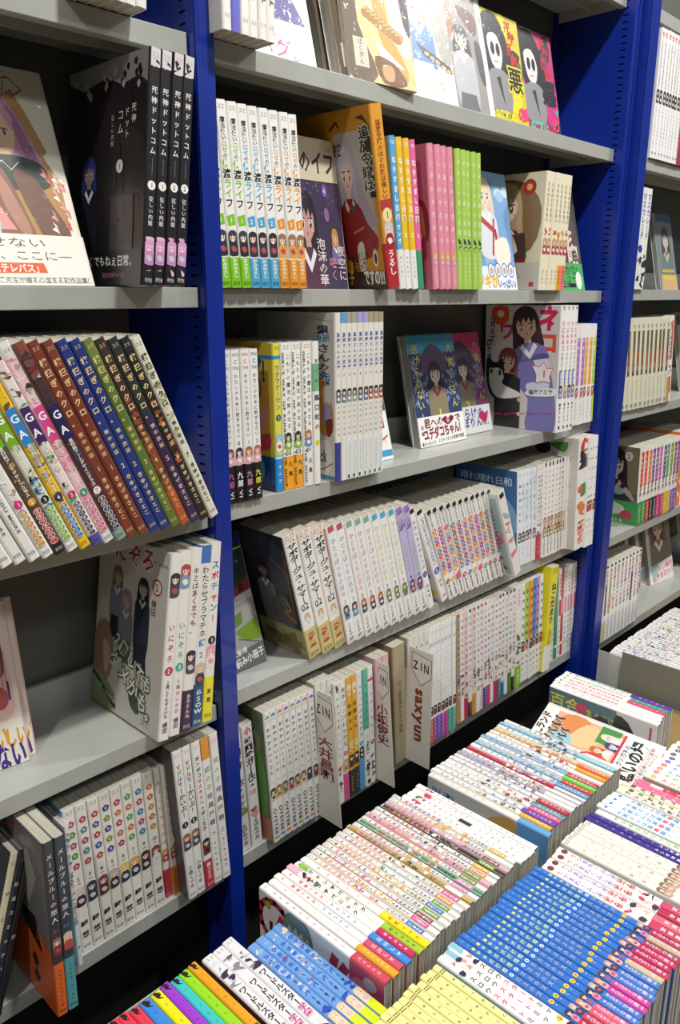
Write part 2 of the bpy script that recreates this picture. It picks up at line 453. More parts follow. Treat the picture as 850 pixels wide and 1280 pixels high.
def run(Z, k, a, b, n, st, lab, group, h=.21, w=.148, tilt=0, Y=None, front=True, jit=.0012, tilts=None, idx=None, ts=None, **kw):
    """n books side by side between the foot pixels a and b"""
    Y, X0, X1, z = span(Z, k, *a, *b, Y)
    tl = [R(tilts[0]+(tilts[1]-tilts[0])*i/max(1, n-1)) if tilts else R(tilt) for i in range(n)]
    ts = ts or [1]*n; tot = sum(ts); x = X0
    for i in range(n):
        p = (X1-X0)*ts[i]/tot; th = tl[i]; t = p*math.cos(th)*.975
        px = x if th < 0 else x+p
        s = -1 if th < 0 else 1
        M = Matrix.Translation((px, Y+random.uniform(-jit, jit), CAMZ+z+.0006)) @ Matrix.Rotation(th, 4, 'Y') @ Matrix.Translation((-s*t/2, 0, 0))
        j = idx[i] if idx else i
        s_i = st[i] if isinstance(st, (list, tuple)) else st
        book(M, round(t, 5), h, w, s_i, j, labels(lab, i, n), group, front=(front and i == 0), **kw)
        x += p
def tab(x0, x1, n, yf, st, lab, group, h=.21, w=.146, z=TZ, tilt=0, front=True, idx=None, jit=.002, stag=0, **kw):
    """n books on the table, spines up, heads towards the shelves"""
    for i in range(n):
        p = (x1-x0)/n; t = p*.965
        s_i = st[i] if isinstance(st, (list, tuple)) else st
        M = Matrix.Translation((x0+p*(i+.5), yf+stag*i/n+random.uniform(-jit, jit), CAMZ+z+random.uniform(-.0008, .0008))) @ Matrix.Rotation(R(tilt), 4, 'Y') @ Matrix.Rotation(R(-90), 4, 'X')
        book(M, round(t, 5), h, w, s_i, idx[i] if idx else i, labels(lab, i, n), group, front=(front and i == 0), **kw)
def faceout(X, Y, z, lean, t, h, w, st, label, group, yaw=0, roll=0, **kw):
    """front cover towards the aisle, leaning back; X, Y = lower right front corner"""
    M = (Matrix.Translation((X, Y, CAMZ+z+.0008)) @ Matrix.Rotation(R(yaw), 4, 'Z') @ Matrix.Rotation(R(-lean), 4, 'X') @ Matrix.Rotation(R(90), 4, 'Z')
         @ Matrix.Translation((t/2, 0, 0)))
    book(M, t, h, w, st, 0, label, group, front=True, **kw)

# ------------------------------------------------------------------ the bookcases
def upright(name, x0, x1, yf, parent, side, plain_left=False):
    """steel post: sheet with two rows of slots on each face, folded front flange"""
    md = MD(); yb = .99; zb, zt = .02, 2.32; W = (1, 1, 1, 1)
    cols = [(yf+.014, yf+.025), (yb-.045, yb-.036)]
    for x, s in ((x0, -1), (x1, 1)):
        ys = [yf]+([] if plain_left and s < 0 else [v for c in cols for v in c])+[yb]
        for q in range(0, len(ys)-1):
            if q % 2 == 0:
                md.face([(x, ys[q], zb), (x, ys[q+1], zb), (x, ys[q+1], zt), (x, ys[q], zt)][::s], W)
            else:
                z = zb; k = 0
                while z < zt-.02:
                    md.face([(x, ys[q], z), (x, ys[q+1], z), (x, ys[q+1], z+.0097), (x, ys[q], z+.0097)][::s], W); z += .0122
                md.face([(x, ys[q], z), (x, ys[q+1], z), (x, ys[q+1], zt), (x, ys[q], zt)][::s], W)
    md.face([(x0, yf, zb), (x1, yf, zb), (x1, yf, zt), (x0, yf, zt)], W)
    md.face([(x0, yb, zb), (x1, yb, zb), (x1, yb, zt), (x0, yb, zt)][::-1], W)
    md.face([(x0, yf, zt), (x1, yf, zt), (x1, yb, zt), (x0, yb, zt)], W)
    o = link(name, md.mesh(name, BLUE), parent)
    solid('shade_core', [(x0+.003, x1-.003, yf+.004, yb-.004, zb+.005, zt-.005)], SLOT, o)  # solid near-black block, paints the shade inside the post behind the slots
    solid('front_flange', [(x0+.001 if side > 0 else x1-.009, x0+.009 if side > 0 else x1-.001, yf-.0022, yf-.0003, zb, zt)], BLUE, o, .0006)
    return o

def bookcase(x0, x1, Z, yfr, label):
    root = bpy.data.objects.new('bookcase', None); C.objects.link(root); root.location = ((x0+x1)/2, .9, 0)
    tag(root, label, 'bookcase', 'blue and grey bookcases along the wall')
    cx = (x0+x1)/2
    def sol(name, boxes, mat, bevel=0, par=None):
        o = solid(name, [(a-cx, b-cx, c-.9, d-.9, e, f) for a, b, c, d, e, f in boxes], mat, par or root, bevel)
        return o
    sol('back_panel', [(x0+.002, x1-.002, .968, .974, .05, 2.28)], BACK)
    sol('dark_void_board', [(x0+.002, x1-.002, .86, .872, 0.0, CAMZ+Z[5]-.03)], BLACK)  # black board painting the dark void under the lowest shelf
    zs = [Z[1]+.2755]+[Z[k] for k in (1, 2, 3, 4, 5)]
    for n, z in enumerate(zs):
        zt = CAMZ+z; lip = .0232; dd = yfr
        if n == 0: dd = yfr
        s = sol('shelf', [(x0+.0015, x1-.0015, dd+.001, .962, zt-.0018, zt), ], GREY, 0)
        sol('front_lip', [(x0+.0005, x1-.0005, dd, dd+.0016, zt-lip, zt+.0002)], GREY, .0012)
        sol('lip_return', [(x0+.002, x1-.002, dd+.001, dd+.014, zt-lip, zt-lip+.0014)], GREY)
        sol('rear_stop', [(x0+.0015, x1-.0015, .955, .962, zt, zt+.045)], GREY)
        sol('side_bracket', [(x0+.0015, x0+.004, dd+.02, .955, zt-.022, zt-.002)], GREY)
        sol('side_bracket', [(x1-.004, x1-.0015, dd+.02, .955, zt-.022, zt-.002)], GREY)
        sol('stiffener', [(x0+.01, x1-.01, .88, .884, zt-.016, zt-.002)], GREY)
    return root
PX = [(-.445, -.413), (.5925, .6203), (1.6325, 1.7110)]
b1 = bookcase(-.412, .592, ZL, D, 'grey steel bookcase holding leaning dark and coloured spines, left of the near blue post')
b2 = bookcase(.6208, 1.632, ZM, D, 'grey steel bookcase between the two blue posts, five shelves packed with comics')
b3 = bookcase(1.709, 2.71, ZR, D*.975, 'grey steel bookcase beyond the far blue post, cut by the right edge')
up = bpy.data.objects.new('shelf_post', None); C.objects.link(up); tag(up, 'blue slotted steel post nearest the camera, between the left and middle bookcases', 'post', 'blue slotted posts')
upright('post_sheet', .5925, .6203, .800, up, 1)
up2 = bpy.data.objects.new('shelf_post', None); C.objects.link(up2); tag(up2, 'far blue double steel post with a row of black slots facing the middle shelves', 'post', 'blue slotted posts')
upright('post_sheet', 1.6330, 1.6580, .7925, up2, -1)
upright('post_sheet', 1.6665, 1.7080, .7760, up2, 1, True)
solid('joint_strip', [(1.6585, 1.6660, .82, .98, .02, 2.3)], BLUE, up2)

for nm, bx, mt in (('floor', (-2.5, 4.2, -3.2, 1.1, -.02, 0), FLOOR), ('wall_back', (-2.5, 4.2, 1.0, 1.06, 0, 3.1), BACK)):
    tag(solid(nm, [bx], mt), kind='structure')

# ------------------------------------------------------------------ display table
dt = bpy.data.objects.new('display_table', None); C.objects.link(dt)
tag(dt, 'low table with a brown board carrying the rows of spine-up comics before the bookcases', 'table')
solid('table_board', [(-.35, 1.345*.872/.724, -.75, .70, CAMZ+TB-.022, CAMZ+TB)], WOOD, dt, .002)
solid('apron', [(-.33, 1.59, -.73, .68, .06, CAMZ+TB-.0225)], BLACK, dt)
solid('rear_rail', [(-.35, .41, .7005, .7025, CAMZ+TB-.02, CAMZ+TB+.05)], PALETRAY, dt)
dt2 = bpy.data.objects.new('display_table', None); C.objects.link(dt2)
tag(dt2, 'lower table beyond the grey divider plate, carrying fine white spines', 'table')
solid('table_board', [(1.63, 2.9, -.6, .755, CAMZ-.965, CAMZ-.945)], WOOD, dt2, .002)
solid('apron', [(1.65, 2.88, -.58, .74, .06, CAMZ-.9655)], BLACK, dt2)

# ------------------------------------------------------------------ printed designs
K = '#23222a'; IV = '#efede6'; WH = '#f3f3f1'
def pick(lst): return lambda i: lst[i % len(lst)]
def rtext(seed, n, pool=KANA):
    g = random.Random(seed); return ''.join(g.choice(pool) for _ in range(n))

def robo(i):
    c = ['#7fc524', '#4fa6d0', '#e5962f'][min(2, i//3)]
    return [('h', 'スミ', .035, '#777', .5), ('v', [('魔法使い', K), ('ロゼ', c), ('の', K)], .085, .30, None, .62, 1), ('v', [('佐', c), ('渡', K), ('ライ', c), ('フ', K)][:4], .30, .56, None, .92, 2),
            ('n', str(min(2, i//3)+1), .625, c, '#fff', 'd'), ('g', .68, .83, ['#3a4248', '#2b2f38', '#9c7358'][min(2, i//3)], ['#2a2d33', '#3a3440', '#e3a24a'][min(2, i//3)]), ('v', 'おみなえし', .835, .945, '#f7fff0', .6, 2), ('h', '芳文社', .975, '#223', .4)]
S_robo = dict(base='#efeee9', back='#d9d2c6', bands=lambda i: [(.83, 1, ['#7fc524', '#4fa6d0', '#e5962f'][min(2, i//3)])], items=robo)

def c_shini(a):
    w, h = a.w, a.h
    a.poly([(0, h), (w, h), (w, h*.86), (w*.9, h*.9), (w*.7, h*.88), (w*.5, h*.93), (w*.2, h*.9), (0, h*.95)], '#8d8a88')
    g = random.Random(3)
    for _ in range(26):
        x = g.random()*w; y = h*(.86+.1*g.random()); a.blob([(x-.003, y), (x, y+.004), (x+.004, y+.001), (x+.001, y-.004)], g.choice(['#19171b', '#a9a6a4']))
    for _ in range(22):
        x = w*g.random(); y = h*(.1+.7*g.random()); a.poly([(x, y), (x+.004, y+.002), (x+.004, y+.03*g.random()+.01), (x, y+.02)], g.choice(['#2b2628', '#332d2e', '#1f1c20']))
    for _ in range(6): a.rect(w*(.55+.35*g.random()), h*.15, w*(.57+.35*g.random()), h*.4, '#3a3334')
    girl(a, w*.3, h*.52, .013, '#2c3a78', '#242433', '#a4807c', '#202038', 1.4, 5.5, '#34428a')
    a.vtext('死神', w*.86, h*.79, h*.7, .009, '#e9e6e2'); a.vtext('ドット', w*.78, h*.78, h*.64, .009, '#e9e6e2'); a.vtext('コム', w*.7, h*.78, h*.66, .011, '#e9e6e2')
    a.vtext('征しい内館', w*.6, h*.76, h*.62, .006, '#bdb8b4'); a.ell(w*.7, h*.53, .007, .007, '#e9e6e2'); a.text('1', w*.7, h*.53, .009, '#222')
    a.rect(0, 0, w, h*.16, '#18161a'); a.text('くでもねぇ日常。', w*.62, h*.11, .0125, '#efece8', 1); a.text('毎日がぼやいてる', w*.66, h*.045, .006, '#b06a86')
def shini(i):
    n = '12'[i//2]
    return [('r', 0, .075, '#d6d1d0'), ('b', .05, .10, 4+i//2, ['#d6d1d0', '#1c1a1e']), ('h', 'スミ', .03, '#b58ea8', .55), ('v', '死神ドットコム', .15, .44, '#f2efec', .66, 1), ('r', .45, .52, '#77737a', .47, .53), ('n', n, .565, '#f2efec', '#222'),
            ('v', '征しい内館', .61, .74, '#e2dedb', .5), ('b', .79, .95, 9+i//2, ['#d9a3c8', '#e7b9d8', '#caa0d0', '#3a2a3a']), ('g', .80, .955, '#dc9ccb', '#c78bc0', '#f0d0e0'), ('h', '芳文社', .975, '#eee', .42)]
S_shini = dict(base='#1d1b1f', front='#221f21', back='#2a272a', items=shini, cover=c_shini)

def c_artbook(a):
    a.kx, a.ox = .56, a.w*.44; w, h = a.w, a.h
    a.rect(-w, h*.22, w, h, '#e9e3d2')
    a.poly([(w*.35, h*.82), (w*.62, h*.9), (w*.72, h*.8), (w*.86, h*.62), (w*.8, h*.6), (w*.93, h*.48), (w*.9, h*.22), (w*.2, h*.22)], '#b98d55')
    a.blob([(w*.05, h*.8), (w*.3, h*.93), (w*.5, h*.86), (w*.66, h*.72), (w*.78, h*.55), (w*.7, h*.5), (w*.5, h*.55), (w*.1, h*.5)], '#c48fb6')
    a.blob([(w*.5, h*.82), (w*.62, h*.74), (w*.72, h*.6), (w*.76, h*.5), (w*.62, h*.56), (w*.55, h*.68)], '#a56b97')
    a.blob([(w*.18, h*.78), (w*.45, h*.8), (w*.54, h*.7), (w*.46, h*.6), (w*.32, h*.565), (w*.2, h*.62)], '#ecc9a6')
    a.poly([(w*.1, h*.74), (w*.16, h*.86), (w*.4, h*.88), (w*.56, h*.76), (w*.52, h*.7), (w*.44, h*.78), (w*.36, h*.7), (w*.28, h*.79), (w*.2, h*.68), (w*.15, h*.75)], '#cf9cc0')
    for ex in (.27, .43):
        a.ell(w*ex, h*.69, w*.035, h*.016, '#f7efe6'); a.ell(w*ex, h*.69, w*.022, h*.015, '#9a5a35'); a.line(w*(ex-.045), h*.708, w*(ex+.045), h*.706, .0012, '#3a2522')
    a.line(w*.33, h*.625, w*.37, h*.623, .0009, '#a5564a')
    a.blob([(w*.1, h*.57), (w*.45, h*.59), (w*.75, h*.56), (w*.8, h*.46), (w*.5, h*.43), (w*.2, h*.45), (w*.05, h*.5)], '#3f4a44')
    a.blob([(w*.15, h*.5), (w*.28, h*.53), (w*.38, h*.44), (w*.5, h*.24), (w*.55, h*.2), (w*.1, h*.2), (w*.12, h*.4)], '#8b6656')
    a.blob([(w*.42, h*.52), (w*.62, h*.5), (w*.76, h*.38), (w*.9, h*.23), (w*.62, h*.21), (w*.52, h*.3), (w*.44, h*.42)], '#7a584c')
    a.blob([(w*.2, h*.48), (w*.27, h*.49), (w*.36, h*.4), (w*.46, h*.25), (w*.36, h*.23), (w*.24, h*.35)], '#b88672')
    a.poly([(0, h*.42), (w*.14, h*.38), (w*.3, h*.25), (w*.1, h*.25), (0, h*.3)], '#e59a93')
    a.poly([(w*.05, h*.27), (w*.14, h*.3), (w*.12, h*.22), (w*.04, h*.22)], '#a8d8d4')
    g = random.Random(5)
    for _ in range(14):
        x = w*(.66+.25*g.random()); y = h*(.26+.26*g.random()); a.poly([(x, y), (x+.012, y+.004), (x+.004, y+.009), (x+.014, y-.005)], g.choice(['#f4efe6', '#e8a79a', '#f7f4ee', '#d86f6a']))
    a.path([(w*.02, h*.9), (w*.1, h*.82), (w*.02, h*.84), (w*.2, h*.87)], .0016, '#a8503c'); a.path([(w*.36, h*.93), (w*.62, h*.95), (w*.74, h*.9), (w*.6, h*.86)], .0016, '#a8503c'); a.path([(w*.56, h*.93), (w*.48, h*.84)], .0016, '#a8503c')
    a.ell(w*.28, h*.93, .003, .003, '#a8503c'); a.text('矢鏡らすこ', w*.5, h*.965, .008, '#8e7f6a')
    a.path([(w*.05, h*.52), (w*.16, h*.55), (w*.2, h*.52), (w*.32, h*.56), (w*.4, h*.52), (w*.5, h*.56)], .0009, '#f3e9dc')
def ob_artbook(a):
    a.kx, a.ox = .72, a.w*.28; w, h = a.w, a.h
    a.text('せない', w*.42, h*.83, .0115, '#5d5850', 0, fit=w*.5); a.text('が、ここに―', w*.5, h*.58, .0115, '#5d5850', 0, fit=w*.75)
    a.poly([(0, h*.22), (w*.62, h*.25), (w*.6, h*.44), (0, h*.43)], '#e8582c'); a.text('「片肩テレパス」', w*.3, h*.33, .0105, '#fff4ea', 2, fit=w*.58)
    a.rect(-w, h*.055, w, h*.06, '#8b8678'); a.rect(0, h*.15, w, h*.155, '#8b8678'); a.text('鏡らすこ先生が贈る心温まる初作品集!', w*.5, h*.1, .007, '#5d5850', 0, fit=w*.95)
S_artbook = dict(base='#e9e3d2', obi=(.23, '#efece0', None, ob_artbook), cover=c_artbook)

BR = '#7c3a2c'; NV = '#26387e'
def hitsugi(i):
    nums = ['1', '1', '2', '2', '3', '4', '5', '6', '7']
    gold = '#e9cf94' if i < 8 else '#3b372e'
    it = [('h', 'スミ', .035, gold, .5)]
    if i in (5, 7): it.append(('b', .3, .72, i, ['#b8643a', '#8a4a2c', '#3d2a20']))
    if i == 6: it.append(('b', .5, .8, i, ['#4a2f66', '#3a2a52']))
    if i == 8: it.append(('b', .1, .5, i, ['#b9b691', '#d0cdb0', '#9aa074']))
    return it+[('v', '棺担ぎのクロ。', .075, .41, gold, .8, 2), ('v', '懐中旅話', .43, .57, gold, .55, 1), ('v', nums[i], .59, .66, gold, .8, 1), ('v', 'きゆづきさとこ', .67, .91, gold, .62, 2), ('h', '芳文社', .965, gold, .42)]
S_hitsugi = dict(base=pick([BR, BR, NV, NV, '#5c7434', '#8a4c2c', '#3c2a56', '#2a2628', '#dedbc8']), bands=lambda i: {4: [(0, .12, '#6f8048')], 5: [(0, .5, '#40302c'), (.8, 1, '#b5562e')], 6: [(0, .4, '#2e3438')], 7: [(0, .5, '#222526')]}.get(i, []),
                 front='#b9b2a2', back='#cfc8b8', items=hitsugi)
def ga(i):
    bub = ['#d6367c', '#d8a23c', '#1d1d22', '#3a2560', '#c42a55', '#3f8f82', '#ece7e4'][i]; ft = ['#c7922f', '#b92a38', '#76b82c', '#2a70bd', '#3a2c5c', '#d5568b', '#20264c'][i]
    gc = ['#f0f0ea', '#7ab32a', '#7ab32a', '#2f86cd', '#432668', '#d84a92', '#27255c'][i]
    cl = [['#eee', '#b59a86'], ['#ad8b60', '#57402f'], ['#3fae8a', '#d8cf9a', '#25618e'], ['#f0c420', '#6b6b6b', '#9d9d98'], ['#36a878', '#e6b9a2', '#dfd2c8'], ['#e884a6', '#d9d9b0', '#f0a0b8'], ['#7c2c34', '#3c4148', '#85505a']][i]
    return [('b', .05, .3, 40+i, ['#3a3436', '#b79f92', '#6f4e48', '#e8d7cc', cl[0]]), ('b', .3, .8, 60+i, cl), ('h', 'スミ', .035, '#8a5a6a', .5), ('r', .29, .46, gc), ('v', 'GA', .30, .44, '#fbfbfb', 1.15, 2),
            ('v', '芸術科アートデザインクラス', .455, .70, '#f6f2ee', .45, 2), ('n', str(i+1), .725, bub, '#fff' if i < 6 else '#c23a2a'), ('c', 'きゆづきさとこ', .76, .945, ft), ('h', '芳文社', .975, '#555' if i not in (1,) else '#ddd', .45)]
S_ga = dict(base=pick(['#e9e6e2', '#5a4a3c', '#dfe2d0', '#ecc22a', '#e8dfd8', '#f1c6cf', '#4a3036']), bands=lambda i: [(0, .07, ['#dddad4', '#c8bfb4', '#ddd', '#e4e0da', '#d2cccb', '#e6e5e2', '#8c4a40'][i]), (.945, 1, ['#efeeea', '#1f1f23', '#efeeea', '#f2c41c', '#4d51a0', '#e8ecec', '#8aa598'][i])],
            front='#c9bfae', back='#ddd6c6', items=ga)
def love(i): return [('b', .1, .34, 30+i, ['#4c4660', '#2d2a3c', '#c9b8b4']), ('v', 'うらら', .35, .5, '#3a3a52', .8, 2), ('w', 'I LOVE YOU MORE', .55, .86, '#77756c', .42), ('h', '芳文社', .965, '#555', .45)]
S_love = dict(base='#ecebe6', items=love, front='#cfc9c0')
S_k0 = dict(base='#e9e8e4', items=[('v', '花唄日和', .1, .5, '#333', .7, 2), ('v', '黒白', .7, .8, '#333', .7, 1), ('h', '芳文社', .965, '#555', .45)], bands=[(.82, .86, '#33303a')])

def c_izo(a):
    w, h = a.w, a.h
    a.text('いにぞろ', w*.42, h*.92, .034, '#b02c40', 1, fit=w*.8, outline='#f2efe8'); a.text('YET AGAIN', w*.88, h*.925, .006, '#666'); a.ell(w*.86, h*.8, .011, .011, '#b02c40'); a.ell(w*.86, h*.8, .0088, .0088, '#e8e5dd'); a.text('2', w*.86, h*.8, .014, '#b02c40', 1)
    a.vtext('幌田', w*.83, h*.73, h*.64, .011, '#3b3838')
    # three plain standing figures
    for x, y, s, hc, cc, sk in ((.3, .77, .0105, '#8d7670', '#8590a4', '#222736'), (.45, .66, .0105, '#b58d93', '#8d92a6', '#6a6f84')):
        girl(a, w*x, h*y, s, hc, cc, '#d8bfae', '#555', 1.2, 6.5, hc, skirt=sk)
    girl(a, w*.68, h*.76, .0105, '#26262e', '#2b3444', '#d8bfae', '#333', 1.7, 8.5, '#2a2a33', skirt='#232a3a')
    a.rect(w*.62, h*.2, w*.65, h*.36, '#caa088'); a.rect(w*.69, h*.2, w*.72, h*.36, '#caa088'); a.blob([(w*.56, h*.2), (w*.75, h*.22), (w*.72, h*.08), (w*.6, h*.1)], '#4a4e58')
    a.blob([(0, h*.4), (w*.12, h*.5), (w*.25, h*.45), (w*.3, h*.3), (w*.22, h*.16), (0, h*.14)], '#a8886c'); a.blob([(w*.14, h*.38), (w*.24, h*.36), (w*.25, h*.26), (w*.18, h*.2)], '#d8b8a2')
    a.blob([(0, h*.0), (w*.3, h*.0), (w*.35, h*.1), (0, h*.2)], '#8da064')
    a.text('2周しても', w*.6, h*.34, .024, '#f6f4ea', 2, R(-28), '#3c6a38', fit=w*.62); a.text('ダメかも。', w*.62, h*.2, .028, '#f6f4ea', 2, R(-28), '#3c6a38', fit=w*.8)
    a.poly([(0, h*.19), (w*.38, h*.055), (w*.38, h*.02), (0, h*.155)], '#23222a'); a.text('ゆるくて楽しい日常新連載', w*.19, h*.1, .006, '#eee', 1, R(-19)); a.text('スミ', w*.82, h*.05, .011, '#777', 0)
def izo(i):
    if i == 0: return [('r', .84, .86, '#ddd'), ('g', .1, .3, '#33333c', '#394456'), ('v', [('いにぞろ', '#c0344a')], .36, .58, None, .72, 1), ('n', '2', .62, '#c0344a', '#fff'), ('v', '2周してもダメかも', .67, .88, '#2b3a6a', .42, 1), ('v', '幌田', .9, .96, '#333', .55)]
    if i == 1: return [('g', .07, .32, '#b4474c', '#7d98b4'), ('v', [('いにぞろ', '#4aa58c')], .37, .58, None, .72, 1), ('n', '3', .62, '#4aa58c', '#fff'), ('v', '3周はいかが', .68, .88, '#b06', .42, 1), ('v', '幌田', .9, .96, '#333', .55)]
    if i == 2: return [('v', [('キミは', '#555'), ('あくまでも。', '#7d2c5a')], .1, .46, None, .75, 1), ('g', .55, .76, '#2a2430', '#4c3e55'), ('v', 'あきらんぬ', .79, .93, '#eadfee', .5), ('h', '芳文社', .975, '#ddd', .4)]
    if i == 3: return [('v', 'わたらせブラマチネ', .11, .5, '#33343e', .82, 1), ('v', '様', .5, .56, '#4a82c0', .8, 2), ('v', '2', .57, .62, '#4a82c0', .8, 1), ('g', .64, .76, '#cdb9a6', '#33363e'), ('v', 'らSOW', .79, .93, '#eef4fa', .8, 2), ('h', '芳文社', .975, '#dfe', .4)]
    return [('v', [('ス', '#2f6fb4'), ('ポ', '#d8365c'), ('チ', '#2f9ab4'), ('ャ', '#d8365c'), ('ン', '#3d7ac0'), ('!', '#d83c40')], .09, .44, None, .85, 2), ('n', '1', .535, '#222', '#fff'), ('g', .56, .73, '#e79ab2', '#f0e3d2'), ('b', .70, .80, 6, ['#222', '#efe22a']), ('v', '夏霜', .80, .9, '#333', .5), ('h', '芳文社', .965, '#333', .45)]
S_izo = dict(base='#e9e6df', front='#dedad0', bands=lambda i: [[(.84, .84, '#eee')], [], [(.77, 1, '#3a2440', 1)], [(0, .095, '#3f74b8', 1), (.76, 1, '#2b507e', 1)], [(.74, 1, '#ecdf26', 1)]][i], items=izo, cover=c_izo, obi=None)

def c_leftpink(a):
    a.kx, a.ox = 0.5, a.w*0.50; w, h = a.w, a.h
    a.blob([(w*.2, h*.98), (w*.75, h*.95), (w*.92, h*.5), (w*.85, h*.3), (w*.2, h*.3)], '#e0bdb6'); a.blob([(w*.45, h*.99), (w*.8, h*.9), (w*.85, h*.62), (w*.76, h*.55), (w*.7, h*.8)], '#4d4048')
    for x in (.8, .86): a.path([(w*x, h*.7), (w*(x-.03), h*.4)], .003, '#c27a78')
    a.ell(w*.7, h*.42, .02, .014, '#b4565a'); a.text('1', w*.85, h*.46, .032, '#3c3876', 2)
    a.rect(0, 0, w, h*.28, '#e9e4d4'); a.text('IK', w*.5, h*.24, .018, '#8d8f98', 2); a.text('い', w*.62, h*.18, .034, '#e0a030', 3); a.text('しい', w*.86, h*.17, .026, '#e0a030', 3); a.text('ない', w*.72, h*.065, .036, '#46308a', 3)
S_leftpink = dict(base='#dcb9b4', front='#e8d8cc', cover=c_leftpink)

def c_mail(a):
    w, h = a.w, a.h
    a.poly([(0, 0), (w, 0), (w, h*.37), (w*.8, h*.42), (w*.55, h*.36), (w*.3, h*.46), (0, h*.55)], '#d9612a')
    a.poly([(w*.4, h*.95), (w*.6, h*.8), (w*.52, h*.62), (w*.3, h*.55)], '#26262a'); a.poly([(w*.25, h*.8), (w*.36, h*.72), (w*.3, h*.5), (w*.1, h*.5)], '#222226')
    a.poly([(w*.5, h*.5), (w*.78, h*.5), (w*.85, h*.3), (w*.6, h*.4)], '#1d1d20'); a.poly([(w*.55, h*.7), (w*.75, h*.9), (w*.86, h*.75), (w*.7, h*.55)], '#a5a5a2')
    for x0, y0, x1, y1 in ((.5, .99, .55, .45), (.62, .95, .6, .6), (.4, .9, .66, .98), (.82, .5, .78, .36), (.9, .45, .92, .3)): a.line(w*x0, h*y0, w*x1, h*y1, .0022, '#c24a34')
    a.poly([(w*.72, h*.27), (w*.78, h*.22), (w*.72, h*.17), (w*.78, h*.12), (w*.72, h*.07), (w*.67, h*.12), (w*.72, h*.17), (w*.67, h*.22)], '#2a2422')
S_mail = dict(base=pick(['#3d3d44', '#3a4450']), front='#77777a', bands=lambda i: [(.69, 1, ['#df6a30', '#54a5ac'][i], 1)],
              items=lambda i: [('v', 'メールブルーの旅人', .06, .46, '#e6e4e0', .75, 1), ('n', ['01', '02'][i], .5, None, ['#b8584a', '#5aa0b0'][i]), ('g', .54, .685, ['#9a7064', '#dfc9a4'][i], ['#8a3a34', '#c2573a'][i]), ('v', rtext(i, 9), .72, .95, '#7a3418', .35), ('h', '芳文社', .972, '#332', .4)], cover=c_mail)
FC = [['#d24a72', '#56a842'], ['#cf4566', '#5f98a4'], ['#d0524a', '#3f5fae'], ['#4c3c9c', '#8fb83a'], ['#cc4a72', '#e0823a'], ['#56b84c', '#e87f3c'], ['#3f86c2', '#d84a6c'], ['#e8a030', '#e06a30']]
FN = ['2', '3', '4', '5', '6', '7', '9', '10']
HC = ['#d8cfcc', '#39425e', '#7c3f3c', '#b9b6bc', '#e5c259', '#d9a548', '#57303a', '#8a4a3a']
S_hana = dict(base='#e9e5dc', front='#6f9cc4', back='#a9bf6a', items=lambda i: [('h', 'スミ', .03, '#666', .5), ('f', 'ななななみ'[:5], .07, .43, FC[i]), ('n', FN[i], .485, None, '#222'), ('r', .515, .519, '#444', .3, .7), ('g', .54, .745, HC[i], ['#4a2430', '#33343c', '#5a2530', '#4a2a34', '#2f3340', '#2f3340', '#52202c', '#f0e0e0'][i]), ('v', '琴慈', .77, .92, '#2c2a2c', .8, 2), ('h', '芳文社', .965, '#555', .42)])
S_thin = dict(base='#dfe3e6', items=[('b', .05, .7, 2, ['#3f86c2', '#e0a03a', '#efefef']), ('v', '小春', .75, .9, '#333', .6)])
S_red = dict(base='#ece6da', bands=lambda i: [(.78, 1, ['#c23a4c', '#dc7c26'][i])], items=lambda i: [('v', rtext(91+i, 8), .08, .6, ['#c8506c', '#c87a3c'][i], .7, 1), ('g', .62, .78, '#d89a5a', '#c23a4c'), ('v', rtext(5, 6), .8, .96, '#7c1a20', .4)])
def c_vdoll(a):
    w, h = a.w, a.h
    girl(a, w*.62, h*.68, .022, '#8d7470', '#5a545c', '#cfae9e', '#5c4640', 1.8, 5); a.ell(w*.82, h*.38, .01, .01, '#e8e4dc'); a.text('①', w*.82, h*.3, .014, '#ddd'); a.text('活!', w*.8, h*.25, .018, '#eee', 2)
